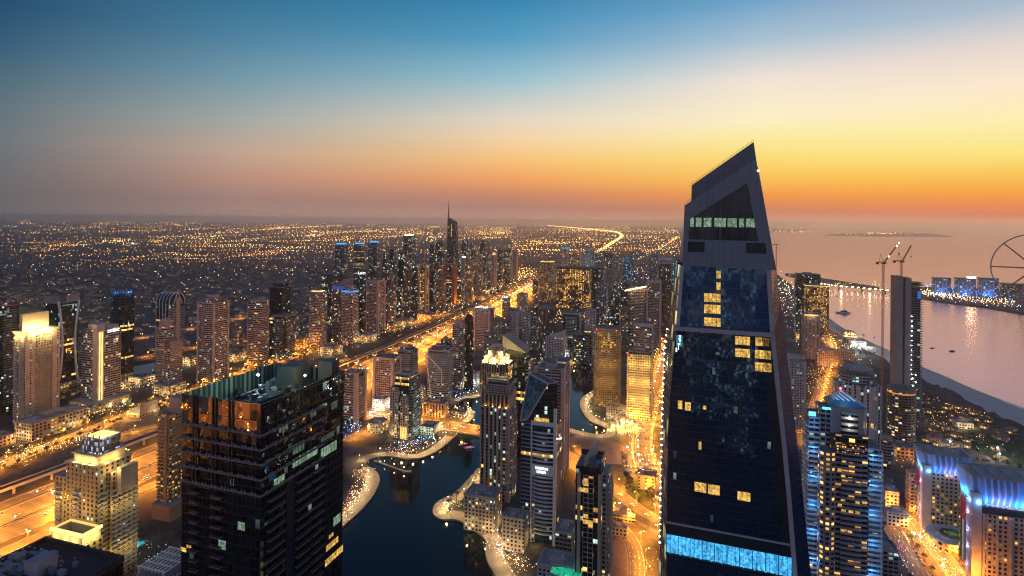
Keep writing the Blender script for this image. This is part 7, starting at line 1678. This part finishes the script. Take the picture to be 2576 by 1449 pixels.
mv_ = [(p, a if off > 0 else a+math.pi) for c_ in (C2, C3, C7, C1) for off in (-5, 5) for p, a in along(c_, 22, off, rt.random()*20) if inwin(p) and rt.random() < .6]
put_cars(DKC, mv_[:110], ' car with lamps on in the streets between the towers', ' cars driving in the streets between the towers')
# boats
def boat(label, px, py, L, z, kind=0, rot=.3, glowm=None):
    g = G(px, py, z); o = thing(('small_boat', 'yacht', 'tour_boat')[kind], label, 'boat', (g.x, g.y, z), rot); B = L*.14 if kind < 2 else L*.17
    hull = [(-L/2, -B*.8), (L*.2, -B), (L/2, 0), (L*.2, B), (-L/2, B*.8)]
    part('hull', o, lambda q: q.loft(inset(hull, .82), 0, hull, L*.09, WHITEP if kind else DARK, WHITEP, WHITEP))
    part('cabin', o, lambda q: (q.loft(rect(-L*.3, L*.16, -B*.6, B*.6), L*.09+.02, rect(-L*.28, L*.06, -B*.5, B*.5), L*.17, DARK if kind < 2 else facade('boat_cabin', (.4, .3, .3), fh=1.4, bw=1.2, wu=.7, wv=.6, lit=.8, warm=(1, .35, .2), coolp=.2, cool=(1, .5, .7)), WHITEP),))
    if kind == 1: part('upper_deck', o, lambda q: (q.box(-L*.22, L*.0, -B*.45, B*.45, L*.172, L*.23, WHITEP), q.bar((-L*.1, 0, L*.23), (-L*.12, 0, L*.42), L*.008, METAL)))
    if glowm: part('deck_lamp', o, lambda q: [q.ball((-L*.3+L*.14*i, 0, L*.2), L*.02, glowm, 5, 3) for i in range(4)])
    return o
boat('grey motor yacht moored off the beach in the bay', 2120, 788, 46, -4, 1, 2.9); boat('dark launch crossing the bay, nearer the shore', 2396, 884, 16, -4, 0, .2); boat('small dark launch left of the other in the bay', 2346, 876, 11, -4, 0, .1); boat('tiny boat near the bridge, left of it', 2106, 745, 12, -4, 0, .4); boat('speck of a boat under the long sea bridge', 2230, 745, 12, -4, 0, .4)
boat('blue lit boat under the sea bridge', 2188, 732, 26, -4, 2, .2, G_BLUE); boat('tiny boat alone in the right part of the bay', 2612 if False else 2570, 825, 9, -4, 0, .8); boat('tiny boat near the island quay', 2560, 792, 9, -4, 0, .8)
boat('pink lit tour boat in the marina, left one', 1166, 1119, 13, -1.6, 2, .5, G_PINK); boat('pink lit tour boat in the marina, right one', 1182, 1128, 14, -1.6, 2, .4, G_PINK)
# people strolling on the promenades
def person(i, coat):
    me = bpy.data.meshes.new('person'); st = .12*(1 if i % 2 else -1)
    J = [((0, 0, .95), .14), ((0, 0, 1.2), .15), ((0, 0, 1.42), .13), ((0, .01, 1.54), .06), ((0, .02, 1.68), .105), ((-.1, 0, .9), .09), ((-.11, st, .5), .065), ((-.11, -st, .06), .05), ((-.11, -st+.12, .03), .04), ((.1, 0, .9), .09), ((.11, -st, .5), .065), ((.11, st, .06), .05), ((.11, st+.12, .03), .04),
         ((-.2, 0, 1.4), .06), ((-.26, -st, 1.14), .045), ((-.25, .08, .9), .038), ((.2, 0, 1.4), .06), ((.26, st, 1.14), .045), ((.25, .08, .9), .038)]
    E = [(0, 1), (1, 2), (2, 3), (3, 4), (0, 5), (5, 6), (6, 7), (7, 8), (0, 9), (9, 10), (10, 11), (11, 12), (2, 13), (13, 14), (14, 15), (2, 16), (16, 17), (17, 18)]
    bm = bmesh.new(); sk = bm.verts.layers.skin.verify(); vs = []
    for k_, j in enumerate(J):
        v = bm.verts.new(j[0]); v[sk].radius = (j[1], j[1]); v[sk].use_root = k_ == 0; vs.append(v)
    for a_, b_ in E: bm.edges.new((vs[a_], vs[b_]))
    bm.to_mesh(me); bm.free(); o = bpy.data.objects.new('person', me); COL.objects.link(o); me.materials.append(plain('clothes_'+coat[0], coat[1], .9, var=.1))
    o.modifiers.new('skin', 'SKIN'); return o
try:
    PK = [person(i, c) for i, c in enumerate((('dark', (.02, .02, .025)), ('pale', (.6, .58, .55)), ('blue', (.04, .06, .15))))]
except Exception as ex:
    print('person', ex); PK = []
if PK:
    n_ = 0
    for c_, s, w_ in PRS[:4]:
        for p, a in along(c_, 13, s*w_*.45, 2):
            if not inwin(p) or rt.random() < .45 or n_ > 60: continue
            o = PK[n_] if n_ < 3 else PK[n_ % 3].copy()
            if n_ >= 3: COL.objects.link(o)
            o.location = (p.x+rt.uniform(-3, 3), p.y+rt.uniform(-3, 3), .03); o.rotation_euler[2] = rt.random()*6
            cl = ('dark', 'pale', 'blue')[n_ % 3]; tag(o, 'person in '+cl+' clothes strolling on the marina promenade', 'person', 'people in '+cl+' clothes on the marina promenade'); n_ += 1
# jetty with lamps
j0, j1 = G(942, 1158, -.6), G(1016, 1184, -.6); jt = thing('jetty', 'floating jetty with lamps reaching into the marina', 'jetty'); dj = (j1-j0); nj = Vector((dj.y, -dj.x, 0)).normalized()*1.4
part('deck', jt, lambda q: q.prism([(j0.x-nj.x, j0.y-nj.y), (j0.x+nj.x, j0.y+nj.y), (j1.x+nj.x, j1.y+nj.y), (j1.x-nj.x, j1.y-nj.y)][::-1], -1.5, -.6, PAVE)); part('end_deck', jt, lambda q: q.box(j1.x-1, j1.x+9, j1.y-3, j1.y+2, -1.5, -.58, PAVE))
for f in (.35, .68, 1): p = j0+dj*f; part('jetty_lamp', jt, lambda q: (q.bar(tuple(p), (p.x, p.y, 3), .08, METAL), q.ball((p.x, p.y, 3.2), .3, G_WARM, 6, 4))); lamp(jt, (p.x, p.y, 3.8), 1500 if f == 1 else 500, WARM, .3)
# market lights, strings of bulbs and shop fronts along the waterside
rf = random.Random(31); FW_, FWH, FBL, FPK, FGR, FAM = glow('bulb_yellow', (1, .66, .22), 8, False), glow('bulb_white', (.95, .95, .9), 7, False), glow('bulb_blue', (.06, .3, 1), 7, False), glow('bulb_pink', (1, .15, .4), 6, False), glow('bulb_green', (.2, 1, .45), 4, False), glow('bulb_amber', (1, .42, .08), 8, False)
mb = MB()
def sparkle(px, py, sx_, sy_, n, mats, r=.28, z=3.0, cx_=0.0):
    for _ in range(n):
        x = rf.gauss(0, sx_); g = G(px+x, py+rf.gauss(0, sy_)+x*cx_, 0); zz_ = z*rf.uniform(.4, 1.6)
        if not clear_of(g, -8): continue
        mb.octa((g.x, g.y, zz_), r*rf.uniform(.5, 1.4)*max(1, g.y/900), rf.choice(mats))
for a in ((905, 1225, 16, 22, 110, [FW_, FWH, FAM, FPK], .26, 3, -.9), (880, 1275, 12, 16, 90, [FPK, FW_, FAM, FWH], .26, 3, -.9), (1035, 1130, 38, 9, 150, [FWH, FW_, FAM, FPK], .28, 3, -.25), (1050, 1112, 34, 5, 70, [FBL, FBL, FWH], .34, 3, -.2), (1165, 1042, 16, 7, 90, [FW_, FAM, FWH], .3, 3, 0),
        (1150, 1000, 26, 7, 90, [FBL, FWH, FBL], .32, 3, -.3), (890, 1072, 18, 12, 70, [FBL, FBL, FWH], .34, 3, -.6), (1270, 1350, 20, 10, 90, [FPK, FWH, FPK, FBL], .24, 3, .8), (1262, 1385, 22, 14, 130, [FWH, FW_, FPK, FBL], .22, 3, .5), (1300, 1420, 18, 14, 80, [FW_, FAM], .24, 3, .5),
        (1128, 1278, 10, 8, 40, [FW_, FWH], .24, 4, 0), (1200, 1300, 24, 8, 90, [FW_, FAM], .24, 3, .55), (1420, 905, 40, 6, 150, [FWH, FBL, FPK, FW_, FWH], .3, 3, -.1), (1500, 1010, 10, 16, 60, [FWH, FW_], .28, 3, 0), (1590, 800, 30, 14, 110, [FAM, FW_, FWH, FGR], .3, 3, 0), (1530, 790, 30, 14, 120, [FAM, FW_, FWH], .3, 3, 0), (1440, 800, 40, 10, 110, [FAM, FAM, FW_], .35, 6, 0),
        (1640, 690, 40, 14, 110, [FWH, FBL, FPK, FAM], .4, 4, 0), (300, 975, 34, 8, 90, [FW_, FWH, FAM], .34, 3, -.2), (365, 965, 26, 9, 100, [FWH, FPK, FBL, FAM], .32, 3, -.2), (150, 1120, 60, 8, 110, [FW_, FAM, FWH], .28, 3, -.2), (60, 1150, 50, 12, 110, [FW_, FAM], .28, 3, -.3), (210, 1040, 40, 9, 80, [FW_, FWH], .28, 3, -.2), (330, 1035, 50, 10, 90, [FW_, FAM], .28, 3, -.2),
        (540, 905, 40, 12, 90, [FW_, FAM], .3, 3, -.2), (900, 850, 90, 12, 190, [FW_, FAM, FWH], .3, 3, -.3), (1020, 820, 60, 10, 120, [FW_, FAM, FWH], .3, 3, -.3), (1160, 760, 60, 8, 140, [FW_, FAM, FWH], .34, 3, -.35), (1250, 722, 40, 6, 130, [FW_, FAM], .36, 3, -.4), (1320, 690, 24, 10, 150, [FAM, FAM, FW_], .45, 4, 0),
        (2400, 748, 55, 5, 240, [FWH, FAM, FW_, FBL, FAM], .5, 6, .16), (2350, 742, 30, 4, 120, [FWH, FAM, FW_], .5, 6, .16), (2430, 738, 55, 3, 130, [FBL], .7, 8, .14), (2520, 760, 34, 6, 90, [FW_, FAM, FWH], .5, 5, .1), (2120, 880, 40, 20, 110, [FWH, FW_, FGR], .34, 4, .5), (2050, 860, 24, 22, 90, [FWH, FW_], .34, 4, .5), (2060, 960, 24, 26, 150, [FW_, FAM], .3, 4, 0),
        (2400, 1030, 60, 10, 60, [FAM, FAM], .34, 2, .3), (2340, 1060, 30, 20, 60, [FAM, FW_], .3, 2, .3), (2290, 1150, 30, 14, 60, [FW_, FAM], .26, 2, 0), (2450, 1105, 50, 12, 50, [FWH, FW_, FPK], .26, 2, .3), (2330, 1340, 30, 26, 140, [FAM, FW_], .22, 2, .7), (2380, 1400, 26, 26, 140, [FAM, FW_, FWH], .22, 2, .8), (2270, 1400, 14, 30, 60, [FWH, FPK], .2, 2, .6), (1620, 1420, 24, 16, 30, [FAM, FW_], .22, 3, 0), (380, 1400, 40, 20, 50, [FW_, FGR], .2, 2, 0),
        (1960, 720, 30, 14, 120, [FWH, FW_], .45, 4, .2), (1975, 770, 18, 26, 80, [FWH, FW_, FPK], .4, 4, .2)):
    sparkle(*a)
stuff('festoon_lights', mb, 'strings of market bulbs and shop lights along streets and water', 'lights')
for x, y, e_, z in ((2140, 872, 40000, 14), (2162, 877, 30000, 14), (2390, 1112, 16000, 12), (2510, 1128, 14000, 12), (2515, 1143, 14000, 12), (2300, 1344, 6000, 9)):
    g = G(x, y, z); o = thing('floodlight_mast', 'tall white floodlight mast standing among the beachside grounds', 'floodlight', (g.x, g.y, 0), 0, 'floodlight masts among the beachside grounds'); part('pole', o, lambda q: q.bar((0, 0, 0), (0, 0, z), .2, METAL)); part('head', o, lambda q: q.ball((0, 0, z+.8), .8, G_WHITE, 6, 4)); lamp(o, (0, 0, z+2.2), e_, (.95, 1, .85), .6)
# ================================================================== street lighting
def lamp_kind(name, h, heads, mat, r):
    mb = MB(); mb.bar((0, 0, 0), (0, 0, h), .16, METAL, 5, .1)
    for s in heads:
        mb.bar((0, 0, h-.1), (s*2.2, 0, h+.2), .08, METAL, 4)
        mb.ball((s*2.3, 0, h+.1), r, mat, 5, 3, .6)
    if not heads: mb.ball((0, 0, h+r), r, mat, 5, 3)
    o = obj(name, mb); return o
LAMPN = {}
def lamps(kind, spots, energy, col, label, group, lz, lrad=.8):
    first = kind
    for i, (p, a) in enumerate(spots):
        o = first if (i == 0 and not first.get('used')) else dup_bare(first)
        first['used'] = 1
        o.location = (p.x, p.y, 0.0); o.rotation_euler[2] = a-math.pi/2
        tag(o, label, 'street lamp', group)
        if energy: (lamp if i % 9 == 0 else street_light)(o, (0, 0, lz), energy*(.8 if i % 9 == 0 else 1), col, lrad)
def dup_bare(o):
    c = o.copy(); COL.objects.link(c); return c
k = lamp_kind('highway_lamp', 15, (-1, 1), G_SOD, .42)
sp = []
for off, ph in ((-31, 0), (0, 30), (33, 15), (60, 40)):
    for p, a in along(HW, 62, off, ph):
        if p.y < 3400 and (inwin(p) or (-500 < p.y < 500 and p.x < -330)): sp.append((p, a))
sp.sort(key=lambda q: q[0].y); print('highway lamps', len(sp))
lamps(k, sp[:260], 190000, SOD, 'tall twin-arm sodium lamp lighting the broad golden highway', 'lamps along the golden highway', 14.2)
k = lamp_kind('street_lamp', 10, (1,), G_SOD, .38)
sp = []
for c_, st, off in ((C1, 34, 11), (C1, 34, -11), (C2, 30, 14), (C2, 30, -14), (C3, 26, 13), (C3, 26, -13), (C4, 24, 8), (C7, 22, 9), (C7, 22, -9), (C8, 26, 9), (C9, 28, 8), (C10, 24, 8), (C11, 40, 12), (C12, 36, 9)):
    sp += [(p, a) for p, a in along(c_, st, off, 5+7*random.random()) if inwin(p)]
sp.sort(key=lambda q: q[0].y); print('street lamps', len(sp))
lamps(k, sp[:295], 50000, SOD, 'single-arm sodium lamp beside a street between the towers', 'lamps along the streets between the towers', 9.2)
k = lamp_kind('promenade_lamp', 6, (), G_WARM, .32)
sp = []
for c_, s, w_ in PRS:
    sp += [(p, a) for p, a in along(c_, 20, s*w_*.75, 4) if inwin(p)]
print('promenade lamps', len(sp))
lamps(k, sp[:250], 8000, WARM, 'globe lamp on the marina promenade', 'globe lamps on the marina promenade', 7.2)
# lights of the far city
rnd = random.Random(11)
mb = MB(); FM = [G_FAR1, G_FAR2, G_FAR3, G_FAR4]
CELLS = {}
def y_cell(g):     # districts: some built up, some open desert
    k = (int(g.x//900), int(g.y//(700+g.y*.12)))
    if k not in CELLS: CELLS[k] = rnd.choice((.12, .3, .8, 1, 1, 1)) if g.y < 9000 else rnd.choice((.3, .7, 1, 1))
    return CELLS[k]
def far_dot(px, py, mat, k=.5, h=9):
    g = G(px, py, h)
    if g.y > 36000 or g.y < 0: return
    if y_cell(g) < rnd.random(): return
    mb.octa((g.x, g.y, h), max(.5, g.y/FPX*k), mat)
def inland(px, py):
    if px > 1930: return False
    return True
for _ in range(330):       # lamp rows of far streets
    x = rnd.uniform(-20, 1700); band = rnd.random()
    e = EYEY = CY+math.tan(ROLL)*(x-CX)
    dy = 12+100*band**1.1 if x < 900 else 11+72*band**1.2
    n = rnd.randint(6, 30); st = rnd.uniform(6, 13); sl = rnd.uniform(-.09, .06)*(.3+dy/80); kk = rnd.uniform(.45, .9)
    mt = rnd.choices(FM, (6, 3, .7, 3))[0]
    for i in range(n):
        xx = x+i*st
        if xx > 1712: break
        far_dot(xx+rnd.uniform(-1.6, 1.6), e+dy+sl*i*st+rnd.uniform(-.7, .7), mt if rnd.random() < .85 else rnd.choice(FM), kk*rnd.uniform(.45, 1.3))
for _ in range(1500):
    x = rnd.uniform(-20, 1712); e = CY+math.tan(ROLL)*(x-CX)
    dy = 10+125*rnd.random()**1.7 if x < 900 else 10+75*rnd.random()**1.6
    far_dot(x, e+dy, rnd.choices(FM, (4, 4, 3, 2))[0], rnd.uniform(.4, .8))
for _ in range(60):        # brighter clusters
    x = rnd.uniform(0, 1700); e = CY+math.tan(ROLL)*(x-CX); dy = 11+60*rnd.random()**2; mt = rnd.choice(FM[:3])
    for i in range(rnd.randint(8, 28)): far_dot(x+rnd.gauss(0, 13), e+dy+rnd.gauss(0, 1.6), mt, rnd.uniform(.5, .9))
for c_, st_, pr_ in ((CF[0], 90, .8), (CF[1], 150, .35), (CF[3], 260, .5)):
    for off in (-20, 0, 20):
        for p, a in along(c_, st_, off):
            if p.y < 36000 and rnd.random() < pr_: mb.octa((p.x, p.y, 12), max(1.0, p.y/FPX*rnd.uniform(.6, 1.0)), G_FAR1 if rnd.random() < .6 else G_FAR2)
for _ in range(260):      # the quarter running on behind the main tower
    far_dot(rnd.uniform(1712, 1925), rnd.uniform(640, 960), rnd.choices(FM, (3, 3, 2, 1))[0], rnd.uniform(.4, .7), 7)
for _ in range(380):       # suburb of villas, paler and sparser
    x = rnd.uniform(-20, 850); y = rnd.uniform(650, 850)
    far_dot(x, y, rnd.choices(FM, (2, 3, 3, 1))[0], rnd.uniform(.5, .9), 5)
for x0, x1, y, n in ((1935, 2020, 577, 60), (1940, 2040, 583, 40), (2180, 2310, 588, 90), (2130, 2200, 591, 10), (2088, 2230, 716, 16)):
    for i in range(n): far_dot(rnd.uniform(x0, x1), y+rnd.gauss(0, .8)-(rnd.uniform(x0, x1)-x0)*.02, rnd.choice(FM[:2]), rnd.uniform(.4, .7), 12)
stuff('distant_street_lamps', mb, 'countless amber and white lamps of the far city plain', 'city lights')
# ================================================================== haze
def haze(dens):
    m = bpy.data.materials.new('haze'); m.use_nodes = True; t = m.node_tree; t.nodes.clear()
    o = t.nodes.new('ShaderNodeOutputMaterial'); v = t.nodes.new('ShaderNodeVolumePrincipled')
    v.inputs['Color'].default_value = (1, .93, .91, 1); v.inputs['Density'].default_value = dens; v.inputs['Anisotropy'].default_value = .88
    t.links.new(v.outputs[0], o.inputs['Volume'])
    m.cycles.homogeneous_volume = True
    b = MB(); b.box(-46000, 63000, -3000, 41000, -8, 368, m)
    h = obj('haze', b); tag(h, 'thin evening haze hanging over the whole city', 'haze', kind='stuff')

haze(5.5e-5)
